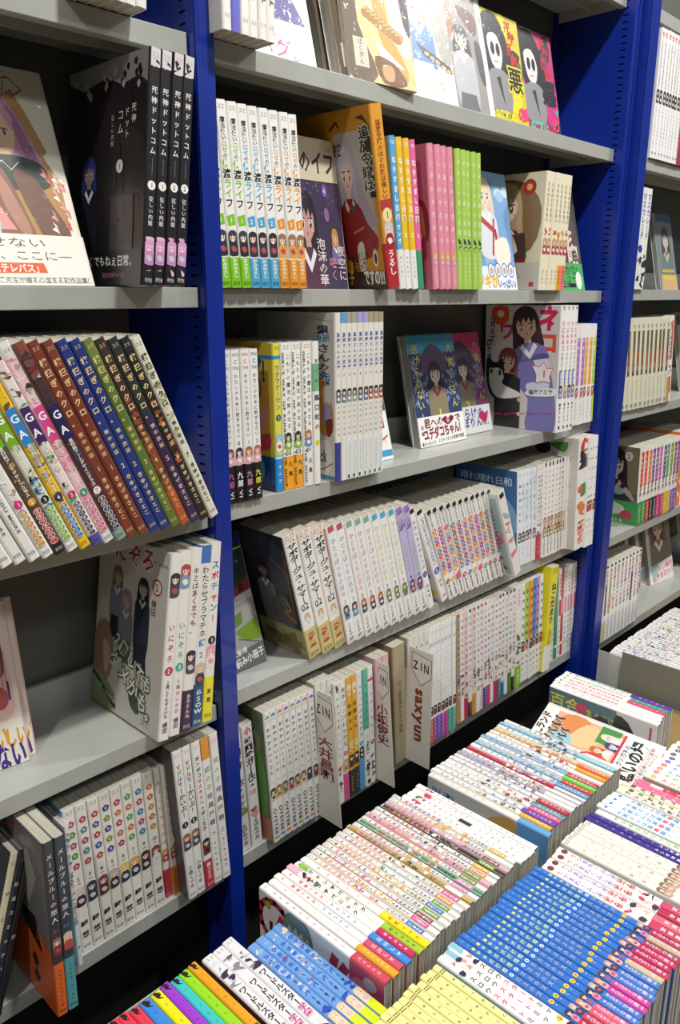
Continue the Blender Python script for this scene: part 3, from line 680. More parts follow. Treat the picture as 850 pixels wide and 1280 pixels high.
S_vdoll = dict(base='#eae9e4', front='#4a4648', items=lambda i: [
    [('h', 'スミ', .035, '#888', .5), ('v', [('V', '#c2304a'), ('ド', '#3a9a5a'), ('ル', '#7a4aa0'), ('あーかいぶ!', K)], .085, .44, None, .8, 2), ('n', '1', .49, '#333', '#fff'), ('g', .55, .74, '#a36a4c', '#53484e'), ('v', '小森くづゆ', .77, .93, '#333', .6, 1), ('h', '芳文社', .97, '#555', .4)],
    [('h', 'スミ', .035, '#888', .5), ('v', [('V', '#c2304a'), ('ド', '#3a9a5a'), ('ル', '#7a4aa0'), ('あーかいぶ!', K)], .085, .44, None, .8, 2), ('n', '2', .49, '#333', '#fff'), ('g', .55, .74, '#9a6a58', '#53484e'), ('v', '小森くづゆ', .77, .93, '#333', .6, 1), ('h', '芳文社', .97, '#555', .4)],
    [('h', 'スミ', .035, '#888', .5), ('v', [('ポンポコ', K), ('タヌキと', '#c8344c'), ('へっぽこ王子', K)], .09, .6, None, .62, 2), ('n', '1', .63, None, '#222'), ('g', .65, .79, '#2f3038', '#7a4030'), ('v', '奏ユミカ', .82, .94, '#fbe9e4', .6, 2), ('h', '芳文社', .972, '#fdd', .4)],
    [('r', 0, .14, '#e0962c'), ('v', [('狐の子', '#7c9a3c'), ('怪異戸籍', '#555')], .18, .6, None, .8, 1), ('v', '下', .62, .68, '#666', .6), ('v', 'もりもと志乃', .7, .93, '#444', .42), ('h', '芳文社', .972, '#b55', .4)],
    [('h', 'スミ', .04, '#d88a9a', .6), ('v', [('狐の子', '#9ab03c'), ('怪異戸籍', '#555')], .14, .6, None, .8, 1), ('v', '上', .62, .68, '#666', .6), ('v', 'もりもと志乃', .7, .93, '#444', .42), ('h', '芳文社', .972, '#b55', .4)]][i],
    bands=lambda i: {2: [(.8, 1, '#c0384a')], 3: [(0, .14, '#e0962c')], 4: [(0, .1, '#efe0e0')]}.get(i, []), cover=c_vdoll)
S_dark = dict(base=pick(['#d9d5b8', '#2c3440', '#23262c']), items=lambda i: [('h', 'FUZ', .06, '#777', .8), ('v', ['ひとつの夜', '鉄道コミックハップ', '夜'][i], .16, .9, ['#333', '#d8dad8', '#ccc'][i], .8, 2)], front='#4a4c50')

# middle bookcase, top shelf
S_mitto = dict(base=pick([IV, '#6a6cc8', IV, IV, IV, IV]), front='#e4e0d6', items=lambda i: [('b', .0, .55, 70+i, ['#d2c7b8', '#b8a790', '#8892a8', '#e6ddc8']), ('v', '夜空ミット', .5, .84, '#33313a', .85, 2), ('h', 'スミ', .93, '#c07a9a', .5)])
S_topl = dict(base='#e4e2dc', items=lambda i: [('v', rtext(i, 8), .1, .8, '#556', .7, 1), ('h', '芳文社', .95, '#444', .4)])
def c_hug(a):
    w, h = a.w, a.h
    a.rect(0, 0, w, h, '#dcd6c6'); a.ky = .52; a.blob([(w*.2, h*.99), (w*.7, h*.9), (w*.98, h*.24), (w*.5, h*.22), (w*.55, h*.5)], '#4d4a8c'); a.blob([(w*.05, h*.6), (w*.3, h*.8), (w*.48, h*.55), (w*.3, h*.3), (0, h*.26)], '#a98088')
    for x in (.25, .7, .9): a.ell(w*x, h*.85, .006, .009, '#3b3a34')
    a.ky = 1; a.rect(0, 0, w, h*.24, '#eeede9'); a.text('社でも、', w*.4, h*.18, .016, '#2f2c34', 2, R(-6)); a.text('のハグ。', w*.5, h*.075, .026, '#c2477c', 1, R(-4), fit=w*.86)
S_hug = dict(base='#dcd6c6', cover=c_hug)
def c_gold(a):
    w, h = a.w, a.h
    a.rect(0, 0, w, h*.6, '#d8c68e'); g = random.Random(8)
    a.blob([(0, h*.6), (w*.22, h*.6), (w*.2, h*.3), (w*.42, h*.04), (0, h*.02)], '#6a5848'); a.rect(w*.1, h*.07, w*.3, h*.22, '#cfc7b2'); a.vtext('ばくぴん', w*.2, h*.215, h*.08, .009, '#5a4a3a')
    a.blob([(w*.22, h*.55), (w*.4, h*.58), (w*.5, h*.4), (w*.42, h*.3), (w*.25, h*.4)], '#e7d2b0')
    a.blob([(w*.42, h*.6), (w*.62, h*.6), (w*.66, h*.3), (w*.9, h*.1), (w*.8, h*.02), (w*.55, h*.2), (w*.45, h*.4)], '#cf9f4c')
    a.blob([(w*.64, h*.6), (w*.85, h*.6), (w*.97, h*.2), (w*.8, h*.2), (w*.68, h*.4)], '#e9e4da'); a.blob([(w*.85, h*.6), (w, h*.6), (w, h*.3), (w*.9, h*.35)], '#4a4248')
    for k in range(9):
        x, y = w*(.34+.058*k), h*(.36-.012*k); a.ell(x, y, .009, .0075, '#a87c34', .6); a.path([(x-.006, y+.004), (x+.003, y+.006), (x+.006, y-.005)], .0015, '#ecca7c')
    a.poly([(w*.4, h*.24), (w*.86, h*.1), (w*.5, h*.13)], '#f4f0e6'); a.blob([(w*.4, h*.14), (w*.7, h*.12), (w*.86, h*.02), (w*.5, h*.01)], '#7c5434'); a.blob([(w*.5, h*.1), (w*.66, h*.1), (w*.66, h*.03), (w*.52, h*.03)], '#c9a06c')
    for k in range(14): a.ell(w*g.uniform(.2, .6), h*g.uniform(.4, .58), .003, .003, '#efe6c0', 0, 6)
S_gold1 = dict(base='#efe6d4', cover=c_gold, pages='#d8d2c4')
def c_blonde(a):
    w, h = a.w, a.h
    a.ky = .8; a.rect(0, 0, w, h*1.2, '#cfcab8'); a.rect(0, h*.3, w*.5, h*1.2, '#cdbd90'); girl(a, w*.48, h*.82, .021, '#d9bd84', '#5d86bb', '#f0d6c4', '#6a5a40', 3, 6, '#e4cc96', skirt='#eceae6')
    a.blob([(w*.7, h*.98), (w*.98, h*.9), (w*.98, h*.4), (w*.8, h*.45)], '#a7a59f')
    a.poly([(w*.4, h*.5), (w*.95, h*.36), (w*.98, h*.3), (w*.5, h*.4)], '#4a4644')
    for i in range(5): a.ell(w*(.55+.09*i), h*(.42-.025*i), .006, .004, '#caa878')
    a.rect(0, 0, w, h*.3, '#dcdad6'); a.text('くいしん坊', w*.5, h*.16, .018, '#e8b8b0', 1)
S_blonde = dict(base='#d9d4c8', cover=c_blonde)
def c_blackhair(a):
    w, h = a.w, a.h
    a.ky = .8; a.rect(0, 0, w*.9, h*1.2, '#948f8b'); a.ell(w*.25, h*.8, .024, .03, '#a86c48'); girl(a, w*.52, h*.68, .019, '#3b3740', '#b5b5ba', '#eccdb9', '#444', 2.2, 7, '#45414a', skirt='#66646c')
    a.blob([(w*.5, h*.98), (w*.85, h*.95), (w*.8, h*.75)], '#6b4a40'); a.text('1', w*.95, h*.93, .014, '#333', 1); a.blob([(w*.78, h*.7), (w*.9, h*.65), (w*.9, h*.3), (w*.8, h*.4)], '#4a474e')
S_blackhair = dict(base='#d7d4ce', front='#e8e6e2', cover=c_blackhair)
def c_aku(a, bgc, seed):
    w, h = a.w, a.h; g = random.Random(seed)
    for _ in range(26):
        x, y = g.random()*w, g.random()*h; r = .012+.02*g.random(); a.blob([(x+r*math.cos(t)*g.uniform(.4, 1.2), y+r*math.sin(t)*g.uniform(.4, 1.3)) for t in (0, 1.2, 2.5, 3.8, 5)], g.choice(bgc))
    a.blob([(w*.05, h*.9), (w*.45, h*.98), (w*.7, h*.7), (w*.66, h*.4), (w*.15, h*.45)], '#1e1c20'); a.blob([(w*.18, h*.75), (w*.4, h*.8), (w*.52, h*.65), (w*.42, h*.48), (w*.24, h*.52)], '#dad8d4')
    for e in (.29, .42): a.ell(w*e, h*.66, .006, .011, '#161418')
    a.line(w*.3, h*.545, w*.4, h*.55, .0012, '#333'); a.blob([(w*.15, h*.45), (w*.6, h*.45), (w*.6, h*.12), (w*.1, h*.12)], '#8d8b8e'); a.poly([(w*.3, h*.4), (w*.4, h*.42), (w*.45, h*.15)], '#35333a')
    a.text('悪', w*.78, h*.42, .05, '#f4e11c' if seed == 1 else '#2a2a30', 3); a.text('悪', w*.78, h*.42, .046, '#17151a', 2); a.text('の', w*.86, h*.12, .03, '#e23a5e', 3)
    a.text('の平和と', w*.4, h*.07, .016, '#e8d82a' if seed == 1 else '#46c8a8', 3); 
    for i in range(4): a.text('死戦乱舞'[i], w*(.72+.08*(i % 2)), h*(.9-.1*i), .022, '#c8202c', 2)
S_aku1 = dict(base='#c8b82a', front='#ccc02c', cover=lambda a: c_aku(a, ['#e3d526', '#2a2a26', '#d8408a', '#6a6a30', '#e3d526'], 1))
S_aku2 = dict(base='#a82c64', front='#b02f6c', cover=lambda a: c_aku(a, ['#c2327a', '#2a2a30', '#3fae90', '#c2327a', '#7a3a6a'], 2))

# second shelf
def c_life(a):
    a.kx, a.ox = 0.62, a.w*0.38; w, h = a.w, a.h
    a.rect(0, 0, w, h*.72, '#453a55'); girl(a, w*.2, h*.45, .028, '#25222e', '#5c3a52', '#c99a94', '#402028', 2.2, 5)
    g = random.Random(2)
    for _ in range(30): a.ell(w*g.random(), h*(.45+.26*g.random()), .0012, .0012, g.choice(['#b8828a', '#8a5a8a', '#c8a0a8']), 0, 5)
    girl(a, w*.8, h*.35, .009, '#c0903a', '#7a6a9a', '#d8b0a0'); a.ell(w*.66, h*.5, .008, .01, '#8a6a98')
    a.rect(0, h*.72, w, h, '#d6cdb2'); a.text('のイフ', w*.56, h*.84, .034, '#3a3048', 2, fit=w*.8); a.text('スミ', w*.84, h*.94, .008, '#777'); a.ell(w*.66, h*.66, .009, .009, '#7a5aa8'); a.text('4', w*.66, h*.66, .012, '#e8dcee')
    a.vtext('夜空に', w*.9, h*.3, h*.05, .016, '#dcc8cc'); a.vtext('咲く', w*.7, h*.22, h*.05, .016, '#c88a9a'); a.vtext('泡沫の華', w*.46, h*.34, h*.02, .018, '#eedbe0')
S_life = dict(base='#d6cdb2', cover=c_life)
def c_reijo(a):
    a.kx, a.ox = 0.5, a.w*0.5; w, h = a.w, a.h
    a.rect(-w, h*.03, w*.97, h*.96, '#c98c2c'); a.rect(w*.12, h*.25, w*.9, h*.88, '#b5aea2'); a.rect(w*.84, h*.52, w*.97, h*.9, '#2a2422')
    for i in range(3): a.path([(w*(.05+i*.02), h*.9), (w*(.2+i*.03), h*.94), (w*.3, h*.9)], .002, '#5a3418'); a.path([(w*.7, h*.945), (w*(.85), h*(.93+.01*i)), (w*.95, h*.9)], .002, '#5a3418')
    a.blob([(w*.1, h*.5), (w*.12, h*.7), (w*.28, h*.85), (w*.48, h*.85), (w*.6, h*.7), (w*.75, h*.5), (w*.96, h*.4), (w*.8, h*.36), (w*.5, h*.45), (w*.2, h*.4)], '#a9a2b0')
    girl(a, w*.34, h*.66, .026, '#aaa3b1', '#8a2426', '#e2bfae', '#7a2c34', 2.6, 4.5, '#b7b0bd', collar='#d9d0c4')
    a.blob([(w*.3, h*.46), (w*.55, h*.48), (w*.7, h*.38), (w*.9, h*.3), (w*.85, h*.22), (w*.6, h*.18), (w*.2, h*.18), (w*.16, h*.35)], '#8c2728'); a.blob([(w*.4, h*.25), (w*.55, h*.27), (w*.55, h*.1), (w*.42, h*.1)], '#d8d0c8')
    a.ell(w*.4, h*.475, .005, .005, '#2f6a50'); a.path([(w*.35, h*.33), (w*.6, h*.36)], .003, '#c07a40')
    a.vtext('追放令嬢は', w*.84, h*.9, h*.55, .021, '#2a2422', 2, '#d8d2c8'); a.vtext('技', w*.2, h*.83, h*.76, .018, '#2a2422', 2)
    a.poly([(-w, 0), (w, 0), (w, h*.1), (-w, h*.12)], '#44241e'); a.text('ですの!!!', w*.72, h*.07, .024, '#efe6d8', 3, 0, '#2a1412', fit=w*.5); a.text('子', w*.16, h*.07, .022, '#e8b820', 3)
    a.text('わたくしが', w*.42, h*.19, .014, '#3a2a24', 2, R(4)); a.text('異なって', w*.4, h*.135, .014, '#3a2a24', 2, R(4)); a.ell(w*.8, h*.18, .012, .014, '#d9a42c'); a.ell(w*.8, h*.18, .009, .011, '#efe8dc'); a.ell(w*.8, h*.18, .006, .008, '#4c3a5c')
S_reijo = dict(base='#dc9c30', front='#c98c2c', bands=[(.74, 1, '#b02a30', 1)], items=[('v', '追放令嬢のはぐれ旅は楽しい', .08, .5, '#8a3a1c', .5, 2), ('r', .5, .56, '#b23a3a'), ('n', '1', .585, '#f0d8a0', '#7a3a10'), ('g', .62, .76, '#c9c4cc', '#9a2a2c'), ('v', 'うるし', .78, .93, '#fbe8e0', .7, 2)], cover=c_reijo)
S_nan = dict(base=pick(['#58a8e0', '#ecc02c', '#ecc02c', '#e66aa4']), front='#bfb8a8', bands=lambda i: [(.73, 1, ['#eeeeea', '#eeeeea', '#eeeeea', '#3c9c6c'][i])], items=lambda i: [('h', 'MB', .04, '#eee', .6), ('v', 'なりすまし日和', .12, .55, '#fdf7ee', .85, 2), ('v', ['マンガ', '2', '2', '3'][i], .56, .7, '#fff', .7, 2), ('v', rtext(12+i, 5), .77, .93, '#888', .4)])
def c_pink(a):
    a.kx, a.ox = 0.55, a.w*0.45; w, h = a.w, a.h
    a.text('1', w*.55, h*.88, .03, '#f0d8d8', 2); a.text('ラブコメ', w*.6, h*.75, .016, '#f0d0d2', 1, R(90)); a.blob([(w*.3, h*.6), (w*.9, h*.62), (w*.95, h*.35), (w*.5, h*.3)], '#8a3a44'); girl(a, w*.75, h*.5, .015, '#e0a04a', '#b04a54', '#e8c0b0'); girl(a, w*.5, h*.28, .015, '#8a8a9a', '#5a5a88', '#e8c0b0')
    a.text('内', w*.72, h*.18, .03, '#5c5a8e', 3); a.text('良', w*.75, h*.06, .03, '#5c5a8e', 3)
S_pink = dict(base='#e290a4', front='#cc7c88', items=[('n', '1', .04, None, '#f8e0e4'), ('v', 'しあわせ恋歩き', .08, .7, '#f7dfe4', .7, 1), ('g', .74, .83, '#e0b24e', '#e290a4'), ('v', rtext(3, 6), .84, .97, '#f7dfe4', .5)], cover=c_pink)
S_green = dict(base='#aad05c', front='#9cc050', items=[('v', 'ひみつの森の庭園', .06, .62, '#e8f4c8', .7, 1), ('b', .62, .72, 3, ['#4a3a6a', '#6a5a8a', '#3a3358']), ('v', rtext(8, 6), .76, .95, '#e8f4c8', .55)])
def c_tsugi(a):
    a.kx, a.ox = 0.9, a.w*0.10; w, h = a.w, a.h
    a.rect(0, 0, w, h, '#7aa5d2'); g = random.Random(4)
    for _ in range(14): a.ell(w*g.random(), h*g.random(), .014, .01, g.choice(['#9dbfe0', '#c4d8ea', '#6a92c8']))
    girl(a, w*.45, h*.8, .021, '#d9c3a4', '#dce0ea', '#ecd2c2', '#558', 1.6, 5, '#e2d0b0'); a.path([(w*.3, h*.6), (w*.6, h*.5), (w*.7, h*.25)], .01, '#b8484c'); a.path([(w*.6, h*.6), (w*.5, h*.3)], .006, '#b8484c'); girl(a, w*.08, h*.7, .014, '#6a82b4', '#d8dce8'); a.blob([(w*.55, h*.4), (w*.85, h*.45), (w*.9, h*.25), (w*.6, h*.2)], '#efe6dc')
    a.rect(0, 0, w, h*.2, '#e6ecf6'); 
    for x in (.4, .56, .72, .88): a.ell(w*x, h*.17, .011, .013, '#4a68b8'); a.ell(w*x, h*.17, .009, .011, '#e6e8f0'); a.ell(w*x, h*.165, .005, .006, '#c8a890')
    a.text('ツギが', w*.3, h*.07, .026, '#e8b82a', 3, fit=w*.5); a.text('いっぱい♪', w*.75, h*.05, .018, '#3c58a8', 2, fit=w*.45)
S_tsugi = dict(base='#7aa5d2', cover=c_tsugi)
def c_maid(a):
    w, h = a.w, a.h
    a.blob([(w*.25, h*.9), (w*.7, h*.92), (w*.97, h*.7), (w*.85, h*.35), (w*.3, h*.3)], '#8a6a4a'); a.ell(w*.78, h*.88, .014, .014, '#a8342c'); a.ell(w*.78, h*.88, .006, .006, '#e0b060')
    girl(a, w*.45, h*.72, .03, '#b99a78', '#7c2a34', '#f0d4c0', '#5a4a30', 1.8, 3.6, '#c7aa86'); a.poly([(w*.3, h*.46), (w*.75, h*.5), (w*.8, h*.28), (w*.3, h*.26)], '#4e3b38'); a.blob([(w*.45, h*.5), (w*.55, h*.5), (w*.66, h*.34), (w*.52, h*.33)], '#f0d4c0')
    a.rect(0, 0, w, h*.24, '#c9c2b8'); a.path([(w*.3, h*.17), (w*.45, h*.2), (w*.5, h*.1), (w*.62, h*.2), (w*.72, h*.12), (w*.5, h*.04), (w*.3, h*.17)], .0012, '#9a7a8a'); a.rect(w*.86, h*.03, w*.93, h*.07, '#c0404a'); a.text('喫茶', w*.4, h*.03, .008, '#444')
S_maid = dict(base='#ebe2c8', front='#dcd2b6', bands=lambda i: [(.78, 1, '#e0a030')] if i == 4 else ([(.78, 1, '#ee7480')] if i == 5 else []), items=lambda i: [('v', 'うらのとうらない', .09, .42, '#4a4038', .62, 2), ('b', .47, .53, 3+i, ['#b83a3c', '#d06a4a', '#e08a30'] if i < 3 else ['#e0a030', '#d8852a']), ('g', .55, .76, '#c8a078', '#b04a44'), ('v', 'はりかも', .82, .95, '#6a5a4a', .42)], cover=c_maid)
def c_hanauta(a):
    w, h = a.w, a.h
    a.rect(0, 0, w, h, '#5a5248'); girl(a, w*.55, h*.72, .02, '#9a4a44', '#7a2c34', '#e0c0ac'); a.text('花', w*.66, h*.5, .045, '#d8d0cc', 3); a.text('唄', w*.78, h*.34, .045, '#d8d0cc', 3)
    a.rect(0, 0, w, h*.27, '#4fae5c'); a.text('いかな!', w*.6, h*.2, .022, '#244a2a', 1); a.text('コミュー', w*.5, h*.12, .022, '#244a2a', 1); a.rect(w*.2, h*.03, w*.75, h*.07, '#1f2a22'); a.text('書き下ろし', w*.45, h*.05, .007, '#ddd'); a.ell(w*.85, h*.1, .012, .018, '#e6ebe4')
S_hanauta = dict(base='#3a3a34', cover=c_hanauta)

# third shelf
C3 = ['#8aa8a0', '#4f9a80', '#c84a6c', '#2f48a0']
S_wata = dict(base='#ebeae6', front='#8aa4c8', back='#b86a90', items=lambda i: [('h', 'MANGA', .03, C3[i], .5), ('n', 'C', .075, None, C3[i]), ('h', 'TIME', .115, C3[i], .5), ('v', 'わたしのために脱ぎなさい', .15, .57, '#565660', .5, 1), ('n', ['7', '8', '1', '2'][i], .6, None, '#333'), ('g', .63, .74, ['#8a4a5a', '#3a2a34', '#a8684a', '#b86a70'][i], '#e0a0a8'), ('v', '九郎', .79, .9, ['#b8608a', '#eee', '#c88aa8', '#e0d83a'][i], .8, 2), ('w', 'VI', .92, .97, '#ddd', .6)],
             bands=[(.745, 1, '#1c1b1e', 1)])
def c_yellow(a):
    a.kx, a.ox = 0.6, a.w*0.40; w, h = a.w, a.h
    a.text('SUSUME', w*.5, h*.96, .009, '#5a6a20', 2); a.text('&MODORE', w*.5, h*.91, .009, '#2a3a6a', 3); a.text('ア!', w*.66, h*.82, .04, '#2c5a6c', 3); a.ell(w*.62, h*.7, .016, .016, '#2c4a7c'); a.ell(w*.62, h*.7, .012, .012, '#e2d84a'); a.text('1', w*.62, h*.7, .018, '#2c4a7c', 2)
    girl(a, w*.3, h*.5, .03, '#2a2628', '#7aa8c0', '#e0b898', '#333', 1.5, 4.4); a.blob([(w*.5, h*.45), (w*.8, h*.6), (w*.9, h*.52), (w*.6, h*.36)], '#e0b898'); a.blob([(w*.6, h*.35), (w*.9, h*.4), (w*.9, h*.3), (w*.65, h*.28)], '#d2506a')
    a.rect(0, 0, w, h*.24, '#1f5c9c'); a.text('と!', w*.4, h*.15, .024, '#e8c83a', 3); a.text('♪', w*.8, h*.15, .036, '#1a2c5c', 3); a.ell(w*.68, h*.14, .01, .014, '#4ab0d8'); a.rect(0, 0, w, h*.05, '#241f5c')
S_yellow = dict(base='#ddd84a', front='#d2cc44', bands=[(.08, .105, '#3a8ad0', 1), (.74, .76, '#7ac8e8'), (.76, .77, '#eee'), (.77, 1, '#2f8ed8')], items=[('h', '11', .03, '#556', .6), ('v', 'ワクワク!ワン', .14, .44, '#7a4aa0', .8, 2), ('n', '1', .49, '#1c6a5c', '#fff'), ('g', .6, .74, '#8ac4e8', '#f0f0f0'), ('v', 'まんが', .8, .95, '#dff', .5)], cover=c_yellow)
S_girls = dict(base=IV, front='#d9d6d0', back='#e4e2dc', items=lambda i: [('w', "GIRL'S WAY OF RUNNING THE SHOP", .06, .98, '#1e1c20', .34, .12)]+[('h', 'スミ', .03, '#777', .5), ('v', 'こもりの魔法の実のなる', .07, .58, '#555', .46, 1, .66), ('g', .6, .71, ['#33343c', '#33343c', '#b97a4c'][i], ['#8ab83c', '#8ab83c', '#6a8ac0'][i]), ('n', ['03', '03', '01'][i], .74, None, '#333'), ('v', '凡鳥', .79, .92, '#333', .5, 1, .66)][0 if i == 2 else 0:], bands=lambda i: [(.765, 1, '#f2a82a' if i < 2 else '#e4e3de', 1)])
S_thinw = dict(base='#e9e8e2', front='#d8d4c4', bands=[(.15, .34, '#7ab08c')], items=[('v', '夏の記', .1, .3, '#3a5a4a', .5), ('v', '無口松の', .35, .62, '#3a3048', .9, 2), ('n', '1', .7, '#e8d82a', '#222')])
def c_oni(a):
    a.kx, a.ox = 0.52, a.w*0.48; w, h = a.w, a.h
    a.path([(w*.25, h*.9), (w*.35, h*.97), (w*.95, h*.95)], .001, '#8aa4c0'); a.path([(w*.95, h*.95), (w*.95, h*.5)], .001, '#8aa4c0')
    a.vtext([('鬼', '#2c3a68'), ('桐', '#5a98b8'), ('さんの', '#3a3a44'), ('洗濯', '#2c5a90')], w*.74, h*.93, h*.55, .028, None, 2)
    a.blob([(w*.55, h*.58), (w*.75, h*.6), (w*.95, h*.45), (w*.95, h*.3), (w*.7, h*.28), (w*.58, h*.4)], '#cc8f34'); a.blob([(w*.72, h*.56), (w*.88, h*.56), (w*.9, h*.46), (w*.78, h*.42)], '#e4ddd0'); a.ell(w*.82, h*.4, .018, .02, '#a89ac8'); a.blob([(w*.78, h*.36), (w*.94, h*.38), (w*.94, h*.3), (w*.84, h*.27)], '#7a3424'); a.ell(w*.62, h*.6, .008, .008, '#c8442c')
    girl(a, w*.5, h*.36, .012, '#2a2a2e', '#8c8a86', '#ecd6c4', low=6); a.poly([(w*.42, h*.27), (w*.56, h*.28), (w*.56, h*.21), (w*.42, h*.2)], '#e8dc2a'); a.text('1', w*.49, h*.24, .014, '#222', 2)
    a.ell(w*.78, h*.14, .028, .028, '#f1eee8'); a.text('click', w*.66, h*.15, .026, '#2c3a5c', 2); a.path([(w*.45, h*.09), (w*.7, h*.06), (w*.95, h*.11)], .002, '#c23a4c'); a.rect(0, h*.005, w, h*.03, '#4a88b8')
def oni(i):
    n = ['1', '2', '3', '4', '4', '5', '5', '6', '6'][i]
    c = ['#efece4', '#5aa4d8', '#b4b0a0', '#b4b0a0', '#8a90c8', '#8a90c8', '#b9ae98', '#b9ae98', '#b9ae98'][i]
    return [('v', '鬼桐さんの洗濯', .11, .33, '#3a5ca8', .75, 2), ('v', n, .335, .38, '#333', .7, 1), ('g', .44, .52, '#33363c', ['#777', '#5a6a8a', '#7aa08c', '#7aa08c', '#5a6a8a', '#5a6a8a', '#b4584a', '#b4584a', '#b4584a'][i]), ('v', 'ふかさくえみ', .53, .73, '#333', .5, 1)]
S_oni = dict(base='#e4e1d8', front='#dcd8ce', items=oni, bands=lambda i: [(0, .06, ['#e4e1d8', '#5aa4d8', '#a8a494', '#a8a494', '#a9a4d4', '#a9a4d4', '#a89e84', '#a89e84', '#a89e84'][i])]+([(.76, 1, '#3a4290')] if i == 0 else []),
             obi=lambda i: (.25, '#e6e6e2', [('v', rtext(i, 12), .06, .85, '#4a86a8' if i < 5 else '#4aa8a0', .4), ('r', .88, .97, '#2c4a6a' if i < 5 else '#3a8a80', .05, .5)]) if i >= 2 else None, cover=c_oni)
def c_smallred(a):
    w, h = a.w, a.h
    a.rect(0, h*.45, w, h, '#5a4440'); a.blob([(w*.3, h*.9), (w*.9, h*.8), (w*.9, h*.5), (w*.3, h*.5)], '#a87a6c'); a.rect(0, 0, w, h*.45, '#efeeea'); a.rect(0, h*.03, w, h*.09, '#4a9ac8'); a.path([(w*.8, h*.36), (w*.9, h*.38), (w*.9, h*.3), (w*.75, h*.3), (w*.72, h*.4), (w*.85, h*.43)], .003, '#c22c48'); a.path([(w*.3, h*.2), (w*.6, h*.13), (w*.95, h*.22)], .003, '#d03a4a'); a.text('めくるめく', w*.7, h*.18, .01, '#888')
S_smallred = dict(base='#e6e4de', cover=c_smallred)
def c_nige(a, n):
    w, h = a.w, a.h; g = random.Random(n)
    a.rect(0, 0, w, h, '#31406c' if n == 1 else '#8a3a70'); a.rect(0, h*.84, w, h, '#3d9cc4' if n == 1 else '#d8488c')
    if n == 2: a.rect(0, 0, w*.72, h*.98, '#3a4468'); a.poly([(w*.3, h), (w, h), (w, h*.75), (w*.5, h*.78)], '#d8488c')
    for s_ in (-1, 1):
        for k in range(5):
            y0 = h*(.78-.09*k); pts = [(w*.5+s_*w*(.12+.07*j), y0+h*.05*math.sin(j*1.3+k)) for j in range(6)]
            a.path(pts, .007, '#9aa3b8' if k % 2 else '#7c88a4')
            for j in range(1, 6): a.ell(*pts[j], .0022, .003, '#2c3454', 0, 6)
    a.blob([(w*.25, h*.8), (w*.5, h*.92), (w*.75, h*.8), (w*.72, h*.66), (w*.28, h*.66)], '#5a4a62')
    girl(a, w*.5, h*.64, .017, '#2b2630', '#8a8066', '#e2c6b4', '#2a5a7a', 2.0, 5.4, '#35303c', collar='#8a2c3c')
    a.vtext('逃げられない!', w*.13, h*.93, h*.22, .019, '#dcd25a', 1); a.vtext('大食いさん', w*.86, h*.93, h*.3, .019, '#dcd25a', 1); a.text(str(n), w*.5, h*.28, .026, '#ecd83a', 2)
def ob_nige(a):
    w, h = a.w, a.h
    a.text('君への', w*.33, h*.78, .019, '#7c2032', 2, R(3)); a.blob([(w*.64, h*.62), (w*.52, h*.82), (w*.6, h*.93), (w*.65, h*.86), (w*.72, h*.93), (w*.78, h*.82)], '#8c2436'); a.text('愛', w*.65, h*.79, .011, '#f4e0e0', 1); a.text('で', w*.86, h*.8, .018, '#7c2032', 2); a.text('ユデダコちゃん!', w*.5, h*.44, .022, '#8c2436', 3, R(3), fit=w*.82)
    a.text('素人の女の子、ミステリダコの青春今物語', w*.5, h*.13, .008, '#333', 1, R(2), fit=w*.93); a.vtext('田麺', w*.08, h*.75, h*.35, .008, '#333')
S_nige1 = dict(base='#31406c', obi=(.27, '#efefec', None, ob_nige), cover=lambda a: c_nige(a, 1), pages='#a8a69c')
S_nige2 = dict(base='#31406c', obi=(.27, '#efefec', None, lambda a: (a.text('らけの', a.w*.6, a.h*.75, .022, '#3a4a98', 2), a.text('ぽりん…', a.w*.62, a.h*.4, .022, '#3a4a98', 2), a.blob([(a.w*.85, a.h*.3), (a.w*.7, a.h*.6), (a.w*.8, a.h*.78), (a.w*.87, a.h*.68), (a.w*.95, a.h*.74)], '#c82c68'))), cover=lambda a: c_nige(a, 2))
